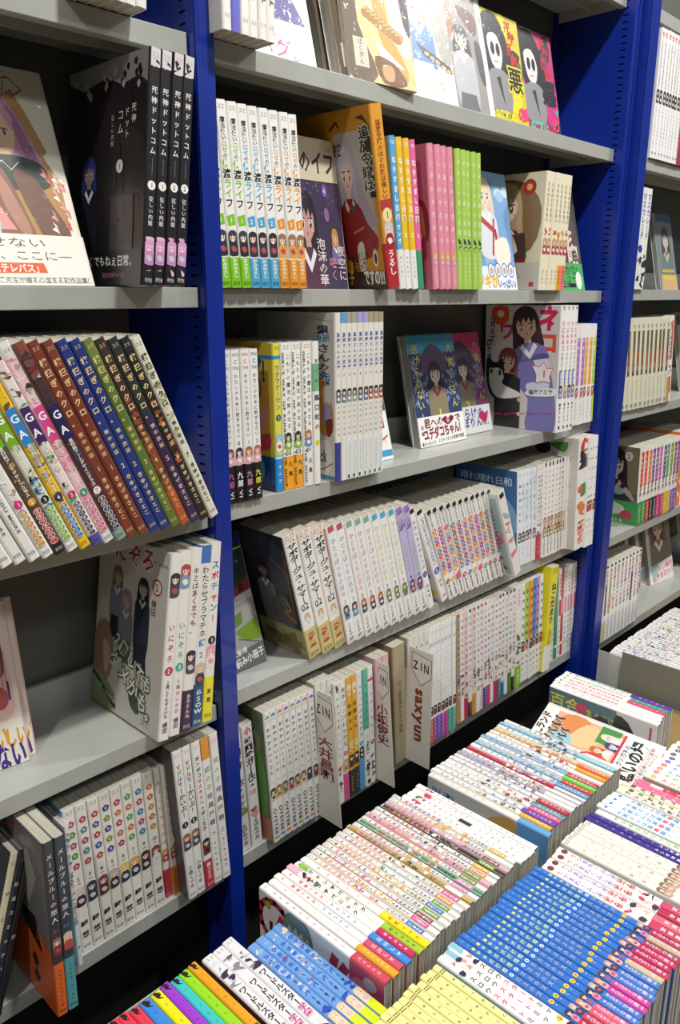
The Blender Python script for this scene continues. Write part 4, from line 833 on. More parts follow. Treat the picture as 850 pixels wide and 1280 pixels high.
def c_neko(a):
    w, h = a.w, a.h
    a.blob([(w*.1, h*.98), (w*.3, h*.99), (w*.32, h*.88), (w*.2, h*.84), (w*.1, h*.88)], '#e8542c'); a.ell(w*.21, h*.93, .008, .007, '#e8e4e4')
    a.text('ワ', w*.3, h*.79, .036, '#c83a6c', 3); a.vtext('に見えて', w*.1, h*.93, h*.7, .014, '#34303a', 2); a.vtext('困ります', w*.06, h*.72, h*.5, .014, '#34303a', 2)
    a.vtext('ネコ', w*.86, h*1.0, h*.62, .044, '#e8542c', 3); a.text('ネ', w*.86, h*.9, .05, '#cc2c5c', 3); a.text('が', w*.8, h*.6, .016, '#34303a', 1)
    a.blob([(w*.42, h*.62), (w*.7, h*.72), (w*.84, h*.62), (w*.97, h*.3), (w*.97, 0), (w*.6, 0), (w*.62, h*.25), (w*.42, h*.4)], '#7d78b8')
    a.blob([(w*.7, h*.7), (w*.86, h*.6), (w*.9, h*.4), (w*.84, h*.3), (w*.62, h*.32), (w*.6, h*.38), (w*.76, h*.42), (w*.66, h*.6)], '#dcdff0')
    girl(a, w*.56, h*.84, .0265, '#3a2a2a', '#8680c0', '#ecc9ae', '#a87c34', 1.7, 2.2, '#45322f', tilt=.18)
    girl(a, w*.33, h*.55, .019, '#7a3a30', '#2e2a2c', '#ecc4a8', '#6a4a30', 1.0, 9, '#86453a', collar='#2e2a2c')
    for y in (.24, .12): a.ell(w*.5, h*y, .0045, .0045, '#d8c48a'); 
    a.blob([(w*.02, h*.5), (w*.05, h*.58), (w*.12, h*.54), (w*.2, h*.54), (w*.26, h*.57), (w*.28, h*.48), (w*.3, h*.34), (w*.5, h*.3), (w*.48, h*.25), (w*.2, h*.22), (w*.06, h*.3)], '#2b292c'); a.blob([(w*.08, h*.46), (w*.2, h*.49), (w*.28, h*.42), (w*.26, h*.36), (w*.5, h*.3), (w*.48, h*.26), (w*.2, h*.24), (w*.08, h*.34)], '#e6e2dd'); a.ell(w*.22, h*.45, .007, .008, '#d8dccc'); a.ell(w*.22, h*.45, .003, .006, '#222'); a.ell(w*.1, h*.46, .006, .007, '#d8dccc'); a.ell(w*.1, h*.46, .003, .005, '#222')
    a.poly([(w*.72, h*.46), (w*.66, h*.53), (w*.76, h*.52), (w*.82, h*.56), (w*.86, h*.51), (w*.94, h*.52), (w*.9, h*.45), (w*.92, h*.4), (w*.82, h*.41), (w*.72, h*.39)], '#f6f2f4'); a.path([(w*.72, h*.46), (w*.66, h*.53), (w*.76, h*.52), (w*.82, h*.56), (w*.86, h*.51), (w*.94, h*.52), (w*.9, h*.45), (w*.92, h*.4), (w*.82, h*.41), (w*.72, h*.39), (w*.72, h*.46)], .0012, '#d83c74'); a.text('1', w*.82, h*.47, .02, '#d83c74', 2)
    a.blob([(w*.58, h*.3), (w*.66, h*.335), (w*.97, h*.36), (w*.97, h*.3), (w*.66, h*.28)], '#f2f2f4'); a.text('鳴海アミヤ', w*.79, h*.32, .011, '#3a3440', 2, R(5)); a.text('the guide of niote tea', w*.55, h*.13, .007, '#c83a6c', 1, R(6), fit=w*.8)
S_neko = dict(base='#f1f0ee', front='#d6d0cc', items=lambda i: [('h', '芳', .02, '#333', .6), ('v', 'ワにもネコ', .12, .35, '#d83c5c', .8, 2), ('v', 'が見えて困ります', .36, .62, '#445', .5, 1), ('r', .5, .72, '#6a74c0', .0, .28), ('g', .62, .72, ['#3a2a2a', '#d8c040', '#3a3a6a', '#6a9a4a'][i], '#8a86b8'), ('v', '鳴海アミヤ', .76, .93, '#333', .45, 2), ('r', .95, .975, '#333', .3, .7)], cover=c_neko)
S_s5 = dict(base='#f0efec', front='#d8d4d0', items=lambda i: [('r', .13, .6, ['#b078c0', '#b078c0', '#e8a83a', '#e8a83a', '#a8d02a'][i], .2, 1), ('v', '小料理バンザイ', .05, .55, '#f7eef2', .5, 1), ('g', .62, .72, ['#7a4a3a', '#8a5a7a', '#a8502c', '#c88a4a', '#7a6a3a'][i], '#c87a8a'), ('v', rtext(i, 5), .76, .95, '#556', .45), ('r', .72, 1, '#c8e03a' if i == 4 else '#f0efec', .5, 1)])

# fourth shelf
def c_summer(a):
    a.kx, a.ox = .7, a.w*.3; w, h = a.w, a.h
    a.rect(-w, 0, 0, h*.5, '#a2a29e'); a.rect(-w, h*.5, 0, h, '#27447e')
    a.rect(0, h*.45, w, h, '#27447e'); a.blob([(w*.35, h*.6), (w*.5, h*.72), (w*.75, h*.86), (w*1.1, h*.88), (w*1.1, h*.5), (w*.3, h*.5)], '#2e463e'); a.rect(0, h*.52, w*.42, h*.68, '#6fa0c8')
    a.text('サマー', w*.72, h*.86, .024, '#e8dc5a', 1, R(6), fit=w*.62); a.text('天野一華', w*.8, h*.78, .006, '#9ab')
    a.poly([(w*.66, h*.58), (w*.99, h*.66), (w*.99, h*.56), (w*.66, h*.5)], '#8a4034'); a.text('駅', w*.83, h*.58, .014, '#3a1c18', 2)
    a.poly([(0, 0), (w, 0), (w, h*.55), (0, h*.46)], '#a2a29e'); a.poly([(w*.1, h*.47), (w, h*.56), (w, h*.5), (w*.1, h*.42)], '#d4d4d0')
    for x in (.3, .5, .7, .9): a.line(w*x, h*.43, w*x, h*.53, .0012, '#8a8a86')
    a.poly([(w*.55, h*.28), (w, h*.35), (w, h*.18), (w*.7, h*.2)], '#7a9a2c'); a.poly([(w*.5, h*.38), (w*.75, h*.42), (w*.72, h*.33), (w*.5, h*.3)], '#6a8a3a')
    for i in range(8): a.rect(w*(.6+.045*i), h*(.215-.008*i), w*(.625+.045*i), h*(.225-.008*i), '#2a2a2a')
    girl(a, w*.3, h*.47, .009, '#262428', '#c8cdd4', '#dcc4b4', '#333', 2.2, 8, skirt='#cfd4da'); a.rect(w*.25, h*.12, w*.285, h*.22, '#222'); a.rect(w*.31, h*.12, w*.345, h*.22, '#222'); a.rect(w*.1, h*.12, w*.15, h*.3, '#a86a50')
    a.poly([(0, 0), (w, 0), (w, h*.16), (0, h*.1)], '#6c6b69'); a.text('コミックス第1巻', w*.4, h*.115, .0095, '#ecebe8', 2, R(7), fit=w*.6); a.text('お試し読み小冊子', w*.55, h*.06, .014, '#f2f1ee', 2, R(6), fit=w*.88)
S_summer = dict(base='#d9d8d2', cover=c_summer)
def c_sabo(a):
    w, h = a.w, a.h
    a.rect(0, h*.25, w, h, '#2c3038'); a.blob([(w*.45, h*.95), (w*.9, h*.9), (w*.95, h*.6), (w*.6, h*.5)], '#3c424c'); girl(a, w*.38, h*.68, .012, '#1c1a1e', '#7a7876', '#8a7268', '#222', 2.2, 8, '#221f24'); a.blob([(w*.45, h*.45), (w*.8, h*.5), (w*.85, h*.25), (w*.45, h*.25)], '#5a5c5c')
    for x0, y0, x1, y1 in ((.6, .8, .98, .7), (.95, .9, .9, .3), (.7, .45, .8, .3)): a.line(w*x0, h*y0, w*x1, h*y1, .0014, '#c06a2c')
    a.path([(w*.75, h*.48), (w*.85, h*.4), (w*.7, h*.36), (w*.9, h*.3)], .003, '#c87a2c'); a.rect(0, 0, w, h*.24, '#a39a6c'); g = random.Random(6)
    for _ in range(16): a.blob([(w*g.random(), h*.2*g.random()+.003) for _ in range(1)]*1+[(w*.5*g.random()+.05, .01+.03*g.random()) for _ in range(2)], '#7a6f40')
    a.text('サボるのは楽しい', w*.5, h*.12, .013, '#5a4c20', 1, fit=w*.8)
S_sabo = dict(base='#eceae4', front='#3a3c40', back='#b9702c', bands=[(.76, 1, '#cdbf7e', 1)], items=[('h', 'FUZ', .03, '#d07a50', .8), ('v', 'サボタージュ・サマー', .07, .54, '#1e1d22', .85, 2), ('n', '02', .575, None, '#222'), ('r', .6, .605, '#444', .2, .8), ('g', .63, .73, '#c8ab7a', '#e9e6da'), ('v', '天野一華', .79, .92, '#c04a2c', .62, 2), ('h', '芳文社', .97, '#554', .4)], cover=c_sabo)
HT = ['#b9566c', '#86b09c', '#5aa8cc', '#9a7ab8']; HX = ['#7fa4c4', '#cc8a94', '#c9cc5a', '#b0c07a']; HH = ['#4a3438', '#a8623c', '#6a7a4c', '#4c3450']
def hitori(i):
    v = [0, 0, 1, 1, 1, 2, 2, 2, 3, 3][i]
    return [('r', 0, .05, HT[v], .15, .85), ('b', .02, .28, 5, ['#8a6aa8', '#b9a0d0', '#5a4a70']) if v == 3 else ('r', .3, .3, IV), ('v', 'ひとりぼっちの日々', .1 if v < 3 else .32, .6, HX[v], .62, 1), ('n', str(v+1), .64, None, '#444'), ('g', .67, .78, HH[v], ['#5a8aa8', '#3a3a40', '#6a8a50', '#7a4a5c'][v]), ('r', .79, .793, '#777'), ('v', 'こじゃか', .82, .94, '#444', .5, 1), ('h', '芳', .97, '#333', .5)]
S_hitori = dict(base=lambda i: '#bdb9dc' if i >= 8 else '#efeeeb', front=lambda i: '#d2a08c' if i < 2 else '#dcd4d0', back='#cfcac4', items=hitori, bands=lambda i: [(.78, 1, '#efeeeb')] if i >= 8 else [])
def dots(i):
    cs = [['#d83c50', '#e8a020', '#3c68c0'], ['#d8506c', '#6a4aa8'], ['#c8384c', '#e8b040', '#4a9ac8'], ['#3c8a5c', '#c83c50'], ['#3a66b8', '#d83c50'], ['#e08a30', '#7a4ab0']][i % 6]
    it = [('r', 0, .045, '#1e1d20', .1, .9), ('v', 'ポプテのひみつ', .05, .2, '#333', .55, 2)]
    n = 11
    for k in range(n): it.append(('n', KANA[(k*3+i) % 40], .23+.046*k, cs[k % len(cs)], '#fff'))
    it += [('n', str(i+1), .80, ['#c8384c', '#e0c02c', '#3a4a9c', '#c8384c', '#5a5ab0', '#e0a82c', '#2c3a7c', '#3c9a5c', '#c8384c', '#2f3a70', '#8a3a8a', '#222'][i % 12], '#fff'), ('v', 'まぐろのひ', .84, .98, '#222', .45, 3)]
    if i % 4 == 2: it.append(('b', .74, .8, i, ['#d83040', '#e86070']))
    return it
S_dots = dict(base='#f1f0ed', front='#dcd8d4', back='#d8d6d0', items=dots)
def c_star(a):
    w, h = a.w, a.h; g = random.Random(3)
    a.rect(w*.2, 0, w, h*.5, '#d8cfc4')
    for _ in range(12): a.blob([(w*g.uniform(.4, 1), h*g.uniform(.02, .6)) for _ in range(1)]+[(w*(.6+.3*g.random()), h*(.05+.5*g.random())) for _ in range(2)], g.choice(['#b84a5c', '#d8c04a', '#6a4a7c', '#e8e0d0', '#3c4c6c']))
    x, y, r = w*.82, h*.25, .012; a.poly([(x+r*(1 if k % 2 == 0 else .45)*math.cos(k*.628+1.57), y+r*(1 if k % 2 == 0 else .45)*math.sin(k*.628+1.57)) for k in range(10)], '#3a6ac0')
    a.blob([(w*.6, h*.2), (w*.8, h*.05), (w*.97, h*.1), (w*.85, h*.16)], '#e0b82c'); a.blob([(w*.5, h*.5), (w*.7, h*.4), (w*.6, h*.3)], '#8a2c4c')
S_star = dict(base='#f1f0ed', front='#e9e6e0', items=[('r', 0, .04, '#1e1d20', .1, .9), ('v', 'マグロちゃんは食べられたい', .08, .6, '#7a5ab0', .6, 2), ('n', '5', .66, '#3c66b8', '#fff'), ('v', 'はも', .75, .85, '#333', .5), ('h', '芳', .95, '#a66', .5)], cover=c_star)
S_thinp = dict(base='#eeecea', front='#dcd0d4', items=[('r', 0, .04, '#1e1d20', .1, .9), ('v', 'ただいまのひとつぶ', .1, .6, '#4a62b0', .6, 2), ('n', '1', .65, '#6a3ab0', '#fff'), ('v', 'はもせ', .75, .9, '#333', .55, 2)])
def c_flam(a):
    w, h = a.w, a.h
    a.rect(w*.04, h*.02, w*.98, h*.95, '#a8c8c4'); a.ell(w*.7, h*.86, .02, .013, '#f2f0ee'); a.text('今日も', w*.7, h*.86, .008, '#333', 1)
    for x, y in ((.3, .75), (.7, .66), (.45, .5), (.8, .45), (.6, .32)): a.blob([(w*(x-.15), h*y), (w*x, h*(y+.06)), (w*(x+.16), h*(y+.02)), (w*(x+.1), h*(y-.06)), (w*(x-.1), h*(y-.05))], '#d8788e'); a.path([(w*(x+.1), h*y), (w*(x+.16), h*(y+.08)), (w*(x+.08), h*(y+.1))], .003, '#d8788e')
    a.vtext('フラミン', w*.3, h*.9, h*.4, .018, '#3c4a5c', 2); a.blob([(w*.2, h*.26), (w*.6, h*.3), (w*.9, h*.22), (w*.6, h*.16), (w*.25, h*.18)], '#4a4a90'); a.blob([(w*.3, h*.14), (w*.6, h*.17), (w*.95, h*.1), (w*.6, h*.03), (w*.3, h*.06)], '#c03a50'); a.text('新刊!', w*.6, h*.1, .014, '#fff', 2)
S_flam = dict(base='#e8e4e0', front='#f0eeea', items=[('b', .1, .8, 3, ['#d8788e', '#e8e4e0', '#9ab8b4']), ('r', .02, .07, '#222', .2, .8)], cover=c_flam)
def c_hare(a):
    w, h = a.w, a.h
    a.rect(0, 0, w, h, '#3c6ca4'); a.blob([(w*.1, h*.7), (w*.6, h*.8), (w*.97, h*.6), (w*.97, h*.35), (w*.5, h*.5), (w*.1, h*.4)], '#7aa8cc'); a.text('晴れ晴れ日和', w*.5, h*.88, .019, '#dce8f0', 1, fit=w*.86); a.ell(w*.1, h*.75, .004, .004, '#e8e0b0'); a.text('HAREBARE BIYORI', w*.5, h*.79, .006, '#dce8f0'); girl(a, w*.5, h*.52, .02, '#23222a', '#d8dce2', '#e2c8b6', long=2.4); a.blob([(w*.75, h*.65), (w*.82, h*.63), (w*.86, h*.5), (w*.78, h*.46)], '#b09a78'); girl(a, w*.85, h*.26, .014, '#2b2a33', '#3a4a5c', '#e2c8b6')
S_hare = dict(base='#e9edf1', front='#3c6ca4', items=lambda i: [('n', 'C', .05, None, '#2f70b8'), ('v', '晴れ晴れ日和', .12, .55, ['#3a4a5c', '#5a8ab8', '#5a8ab8', '#5a8ab8', '#5a8ab8'][i], .6, 1), ('b', .1, .55, i, ['#b8d2e8', '#d8e4ee']) if i else ('r', .5, .5, IV), ('n', str(i+1), .6, None, '#3a6aa8'), ('g', .64, .74, '#2b2c34', ['#3a4a5c', '#4a4a50', '#8a8a8c', '#b0a090', '#7a8a9a'][i]), ('v', rtext(i, 5), .78, .95, '#667', .4)], cover=c_hare)
S_reds = dict(base='#ece8e6', bands=[(.73, 1, '#c83c4c')], items=lambda i: [('n', 'C', .04, None, '#c83c4c'), ('v', 'まかない上手の隣人くん', .1, .6, '#2a2428', .7, 2), ('b', .62, .73, i, ['#3a5ac0', '#e8e4f0', '#8a3a4a']), ('v', 'みずほ', .8, .95, '#f8e0e0', .5)])
S_faces = dict(base='#efece8', items=lambda i: [('r', .0, .045, '#222', .25, .75), ('v', rtext(900+i, 9), .07, .56, '#5a5a60', .55, 2), ('g', .57, .66, '#8a5a3a', '#c89a6a'), ('g', .67, .78, ['#a8703c', '#4a3a34', '#c88a50'][i % 3], '#8a9a5a'), ('v', rtext(7, 7), .8, .97, '#555', .5, 2)])
S_yel2 = dict(base=pick(['#efece8', '#e8dc50']), items=lambda i: [('r', 0, .05, ['#c8304c', '#e8882a'][i], .2, .9), ('v', rtext(i+50, 8), .1, .6, ['#3a5aa8', '#4a4a50'][i], .6, 2), ('b', .3, .6, i, ['#e8c840', '#f0ead8', '#d8d0c0']), ('r', .6, .8, ['#4a3a8a', '#6a7ab8'][i], .2, .8), ('b', .85, .97, i, ['#3a8aa0', '#eee'])])
def straw(i):
    return [('b', .02, .16, 4, ['#d83a3c', '#e04c48']), ('r', .1, .12, '#3c8a3c', .3, .8), ('b', .17, .27, 5, ['#3a302c', '#2a2422']), ('b', .36, .5, 6, ['#d86a4c', '#6aa84c', '#4c8a3c']), ('b', .54, .7, 7, ['#e0803c', '#e8b04a', '#d8582c']), ('v', '苺町だより', .74, .96, '#d85a2c', .72, 3)]
def c_straw(a):
    w, h = a.w, a.h; a.ell(w*.5, h*.9, .02, .016, '#3a302c'); a.blob([(w*.6, h*.93), (w*.85, h*.96), (w*.8, h*.87)], '#4c8a3c'); a.ell(w*.3, h*.93, .012, .009, '#c8c4b8')
S_straw = dict(base='#efece6', front='#cfcdc6', items=straw, cover=c_straw)
S_dotsr = dict(base='#f1f0ee', items=lambda i: [('v', '苺町だより', .06, .5, '#444', .5, 2), ('n', '●', .53, None, ['#3a9a4c', '#c83a3c', '#2f50a8'][i]), ('g', .57, .68, ['#3a3034', '#8a3a34', '#4a3430'][i], '#b85a48'), ('v', 'はるか', .72, .9, '#444', .45, 2)])

# fifth shelf
def c_gals(a):
    w, h = a.w, a.h; a.blob([(w*.3, h*.5), (w*.95, h*.55), (w*.95, h*.1), (w*.4, h*.05)], '#8a3a70'); a.text('幼', w*.85, h*.9, .02, '#ccc', 2)
S_gals = dict(base='#e6e4e0', front='#3c3a44', items=lambda i: [('v', '小', .02, .08, '#c83a44', .7, 3), ('v', '幼馴染ガールズ', .1, .5, '#1e1c20', .85, 3), ('n', '08', .55, None, '#c85a7a'), ('b', .58, .75, 5+i, ['#c83a5c', '#8a9a4c', '#d8a08c', '#a03a6c']), ('v', 'えびなつみ', .78, .96, '#444', .55, 2)], cover=c_gals)
def c_oyster(a):
    w, h = a.w, a.h
    a.rect(0, h*.3, w, h*.98, '#5c6a4c'); g = random.Random(3)
    for _ in range(30): a.blob([(w*g.random(), h*(.4+.5*g.random())) for _ in range(1)]+[(w*(.3+.6*g.random()), h*(.4+.5*g.random())) for _ in range(2)], g.choice(['#6a7a5c', '#4c5a44', '#7a8a8c', '#8a8468']))
    a.blob([(w*.7, h*.7), (w*.95, h*.66), (w*.95, h*.2), (w*.7, h*.25)], '#6a9a48'); a.rect(0, h*.3, w*.6, h*.5, '#c8c2b4'); a.rect(0, 0, w, h*.18, '#b8745c'); a.ell(w*.6, h*.14, .02, .01, '#a8b0a8')
OC = ['#8fb042', '#5090c8', '#d87a4a', '#8a5ab0', '#8fae3c', '#4c90d0', '#d8703c', '#8a5ab8']
S_oyster = dict(base='#ecebe6', front='#6d7a5c', back='#e4e0cc', items=lambda i: [('n', '', .045, OC[i], '#fff'), ('r', .05, .085, '#ecebe6', .1, .9), ('h', 'ACTION', .07, '#333', .5), ('v', [('おひかの', '#26242a'), ('い', '#26242a'), ('ろ', OC[(i+2) % 8]), ('さ', OC[(i+3) % 8]), ('ん', '#333')], .11, .48, None, .72, 2), ('n', str(i+1), .53, None, '#777'), ('g', .575, .70, ['#33363a', '#8a6a3c', '#5a5a3c', '#4a3a3a', '#5a4a34', '#8a6030', '#33343a', '#2f3034'][i], ['#d8c8b0', '#e0b45a', '#a8ac7a', '#d87a7c', '#d8a84a', '#e8d8b0', '#3a3f6a', '#a85a48'][i]), ('w', 'OYSTER', .735, .95, '#26252a', .85), ('r', .955, .975, OC[i], .1, .9)], cover=c_oyster)
S_oi = dict(base='#dfddd6', items=lambda i: [('v', [('人間日記', ['#555', '#b83a5c', '#555'][i])], .05, .5, None, .7, 1), ('v', 'もと', .6, .7, '#555', .5)], front='#c8c4b8')
S_ko = dict(base=pick(['#e9e6df', '#e9e8e6', '#e0a838', '#e0a838', '#e9e6e2', '#e6eae6', '#e9e7e4']), front='#b8c4a8',
            bands=lambda i: [[], [(.77, 1, '#d8609c', 1)], [(.77, 1, '#3c3a38', 1)], [(.77, 1, '#3a4048', 1)], [(.73, 1, '#5a9ac8', 1)], [(0, .5, '#5ab098')], [(.1, .12, '#c83a5c')]][i],
            items=lambda i: [[('b', .02, .08, 3, ['#c84a4c', '#3a3a3a']), ('v', 'お月さまといっしょ', .1, .62, '#4a6a4a', .6, 1), ('n', '●', .35, None, '#7ac04a'), ('b', .7, .98, 4, ['#c85a5c', '#e8c8a8', '#eee', '#8a4a4a'])],
                            [('v', [('女', '#333'), ('子', '#333'), ('コン', '#3a6ac0'), ('プ', '#d83c6c'), ('レックス', '#333')], .05, .55, None, .9, 2), ('n', '1', .6, '#e05a8a', '#fff'), ('g', .65, .77, '#c8a060', '#c8b090'), ('v', rtext(1, 6), .8, .95, '#7a2c50', .4)],
                            [('g', .06, .16, '#e8d8b8', '#e0a838'), ('v', '社説さん', .2, .45, '#4a3010', .8, 2), ('b', .48, .6, 2, ['#f0e0b8', '#e8c87a']), ('g', .64, .77, '#2c2a2c', '#5a4a3a'), ('v', rtext(3, 5), .82, .96, '#c8a860', .5)],
                            [('g', .06, .16, '#e8d8b8', '#e0a838'), ('v', '社説さん', .2, .45, '#4a3010', .8, 2), ('b', .48, .6, 2, ['#f0e0b8', '#e8c87a']), ('g', .64, .77, '#2c2a2c', '#5a4a3a'), ('v', rtext(3, 5), .82, .96, '#c8a860', .5)],
                            [('n', '2', .04, None, '#d8406c'), ('v', [('ハ', '#333'), ('ト', '#d8406c'), ('コ', '#e0803c'), ('ト', '#d8406c'), ('コミックス', '#444')], .1, .55, None, .7, 2), ('n', '1', .6, '#4ab0d8', '#fff'), ('g', .63, .72, '#2c2a2c', '#2c2a2c')],
                            [('v', rtext(6, 7), .1, .6, '#3c6a5c', .6, 2), ('b', .6, .98, 6, ['#3a3f44', '#8a9a8c'])],
                            [('v', 'さくらコースター', .06, .6, '#c83a6c', .6, 2), ('n', '1', .64, '#d8305c', '#fff'), ('b', .66, .98, 7, ['#2c2f38', '#e8e6e4', '#4a4a50'])]][i])
S_beige = dict(base='#a99c7e', front='#a09474', back='#a89c80', items=[('v', '空っ風純情みちるの本棚', .3, .75, '#5a5040', .35, 1)])
S_pinkw = dict(base='#d8b0b4', items=[('v', 'ゆるゆりあいののん', .06, .8, '#5a3a7a', .7, 1)], bands=[(.6, 1, '#9ab4c8')])
S_sax = dict(base='#efeeec', front='#d4d4d0', items=lambda i: [('v', '嫁', .13, .17, ['#6a9ad8', '#6a9ad8', '#e0905a', '#a890c0', '#c890c8', '#e07ab0', '#8ac8b8'][i], .9, 3), ('h', '文', .05, '#999', .5), ('v', rtext(33, 9), .2, .6, '#9a9aa0', .45, 1), ('g', .68, .78, '#24232a', '#24232a'), ('v', 'さくゆん', .8, .95, '#f4eef4', .5, 1)],
             bands=lambda i: [(.79, 1, ['#e8742c', '#9a6ac0', '#9468c0', '#a86cc8', '#d8409c', '#5ab8a0', '#66bca6'][i])])
DC = ['#b09a78', '#efece8', '#e9d0d0', '#efece8', '#e8d8d0', '#efeeec', '#f0e8e8', '#eeeae8', '#efece8', '#ece8ec', '#efeeec', '#f0eaea', '#eeeae6', '#e8ecec', '#efece8', '#eeeae8']
FT = ['#c89a5a', '#e8e0d8', '#c83a4c', '#4a3a4c', '#e8a040', '#c8506c', '#d8d4d0', '#6a4a9a', '#d84a7c', '#e8804a', '#c83a5c', '#3c8a7c', '#3a6ab8', '#7a5aa8', '#5a8a3c', '#222']
def dense(i):
    g = random.Random(500+i)
    cc = [['#c83a4c', '#3a3a44', '#2f5aa8'], ['#d8506c', '#333'], ['#b82c4c', '#5a4a7a', '#333']][i % 3]
    return [('r', 0, .03, g.choice(['#333', '#c83a44', '#d8d4d0']), .2, .8), ('v', [(q, g.choice(cc)) for q in rtext(700+i, 9)], .05, .55, None, .85, 2), ('b', .55, .78, i, ['#3a3440', '#c8a08c', '#4a6a9a', '#8a4a5c', '#e0d0c4', '#9ab04a']), ('v', rtext(800+i, 6), .8, .97, '#f2eeee' if i % 2 else '#444', .5, 1)]
S_dense = dict(base=lambda i: DC[i % 16], items=dense, bands=lambda i: [(.8 if i % 3 else .86, 1, FT[i % 16])] if i % 4 != 1 else [], front='#ccc8c0')
S_cactus = dict(base='#ebe9e4', items=[('v', rtext(2, 5), .03, .2, '#c84a6c', .5), ('b', .45, .62, 3, ['#4a8a2c', '#5aa83a', '#3c7a2c']), ('b', .6, .78, 4, ['#4a3a30', '#5a4a3c']), ('v', 'サボコ', .82, .96, '#e8f4d8', .6, 2)], bands=[(.78, 1, '#86c22c')])
S_tops = dict(base='#efeeea', bands=lambda i: [(0, .58, ['#efeeea', '#b0d050', '#f0a02c', '#3a88d0', '#a890c8', '#efeeea'][i])], items=lambda i: [('v', 'みそララ日誌', .05, .55, '#26252a', .8, 3), ('g', .58, .68, '#2c2a30', ['#3a4a7c', '#e0a030', '#4a4a50', '#8a6a4a', '#333', '#a33'][i]), ('v', '宮原るり', .72, .96, '#555', .5, 2)])
S_tally = dict(base='#e8da2c', bands=[(.75, 1, '#efeeea')], items=[('h', 'GOOD', .04, '#7a6a10', .6), ('v', 'ねこだまり', .15, .55, '#26252a', .7, 3), ('v', 'みずき', .6, .75, '#5a4a10', .5)])
def stripes(i): return [('v', rtext(300+i, 6), .05, .3, ['#d83c7c', '#3c9a7c', '#c8304c', '#c84a5c', '#d87a8a', '#c84a5c', '#d87a8a'][i % 7], .7, 3), ('r', .34, .52, ['#e05a8a', '#3a9a80', '#c82c3c', '#e8a0a8', '#e8a0a8', '#e8a0a8', '#e8a0a8'][i % 7], .1, .9), ('v', rtext(320+i, 7), .55, .97, '#6a5a60', .6, 2), ('r', .84, .87, '#e8d83a' if i == 4 else '#efeeec')]
S_stripe = dict(base=lambda i: ['#efeeec', '#3c9a80', '#efeeec', '#c8323c', '#efeeec', '#efeeec', '#efeeec', '#efeeec'][i % 8], items=stripes, front='#dcdad4')

# right bookcase
def c_white(a): a.path([(a.w*.5, a.h*.95), (a.w*.9, a.h*.97), (a.w*.8, a.h*.75), (a.w*.55, a.h*.72), (a.w*.5, a.h*.95)], .002, '#8a1c4c'); a.path([(a.w*.55, a.h*.7), (a.w*.8, a.h*.68), (a.w*.5, a.h*.55)], .002, '#8a1c4c'); a.rect(a.w*.6, a.h*.03, a.w*.85, a.h*.05, '#c83a6c')
S_r1 = dict(base='#efefef', front='#dfe1e8', items=lambda i: [('v', '七', .02, .07, '#e0542c', .9, 3), ('v', rtext(410+i % 4, 12), .1, .45, ['#c85a6c', '#7a7ac0', '#e0805a', '#5aa890'][i % 4], .7, 1), ('g', .46, .56, '#2c2a30', '#33323a'), ('v', rtext(430, 10), .58, .9, '#777', .4), ('h', '芳', .96, '#555', .5)], cover=c_white)
S_r1c = dict(base=pick(['#a83a4c', '#4a5ab8', '#e0905a']), items=lambda i: [('v', rtext(i, 9), .05, .6, '#eee', .6, 1)])
S_r2 = dict(base=pick(['#2c50a8', '#e9e8e6', '#efece8']), items=lambda i: [('v', 'マスカレード', .05, .5, ['#eee', '#2c50a8', '#3a6ac0'][i], .8, 2), ('b', .55, .95, i, ['#2a4aa0', '#3a8a4c', '#e8e6e0', '#333'])], front='#2c50a8')
def c_r2(a):
    a.kx, a.ox = 0.9, a.w*0.10; w, h = a.w, a.h; a.rect(0, 0, w, h, '#7a8284'); a.rect(0, h*.9, w, h, '#3a5a7a'); girl(a, w*.5, h*.66, .022, '#4c4a4c', '#6a7a80', '#c8b0a0', low=5, collar='#c8b88a'); a.rect(0, 0, w, h*.2, '#c8a878')
    for x in (.2, .35, .5, .65, .8): a.vtext('夢路', w*x, h*.28, h*.12, .012, '#e8c83a', 2)
S_r2f = dict(base='#7a8284', cover=c_r2, pages='#8a8a80')
S_r3 = dict(base='#dedcc6', front='#dcdac4', back='#e0dec8', items=lambda i: [('n', 'R', .08, None, '#3a3a30'), ('r', .13, .62, '#5a4a34', .25, .8), ('v', rtext(520+i, 9), .14, .38, '#9a8a6a', .4, 1), ('r', .36, .5, ['#a8502c', '#8a4a34', '#b06a3c'][i % 3], .3, .75), ('g', .5, .56, '#8a6a5a', '#c8988a'), ('v', rtext(530, 8), .66, .9, ['#8aa8b8', '#b8b070'][i % 2], .4), ('h', '芳', .96, '#333', .6)])
S_r3o = dict(base='#eeeae4', items=[('r', .05, .5, '#d8582c', .5, .8), ('v', 'スノードロップ日', .06, .5, '#2f3a5c', .6, 2, .3), ('b', .5, .7, 3, ['#d88a7c', '#3a2c30', '#eee']), ('r', .7, 1, '#c89a3c', .0, .5), ('r', .7, .9, '#c8403c', .5, .75)])
def c_r3(a):
    w, h = a.w, a.h; a.rect(0, 0, w, h, '#9a9490'); girl(a, w*.3, h*.7, .038, '#c8a070', '#dcdce0', '#eccdb8', '#5a6a7a', 1.6, 4, '#d4b080'); a.ell(w*.05, h*.9, .01, .014, '#4a2c24'); a.rect(0, 0, w, h*.25, '#e8e6e4'); a.text('見', w*.15, h*.2, .024, '#d8482c', 3); a.text('賞', w*.15, h*.08, .024, '#d8482c', 3)
S_r3f = dict(base='#9a9490', cover=c_r3)
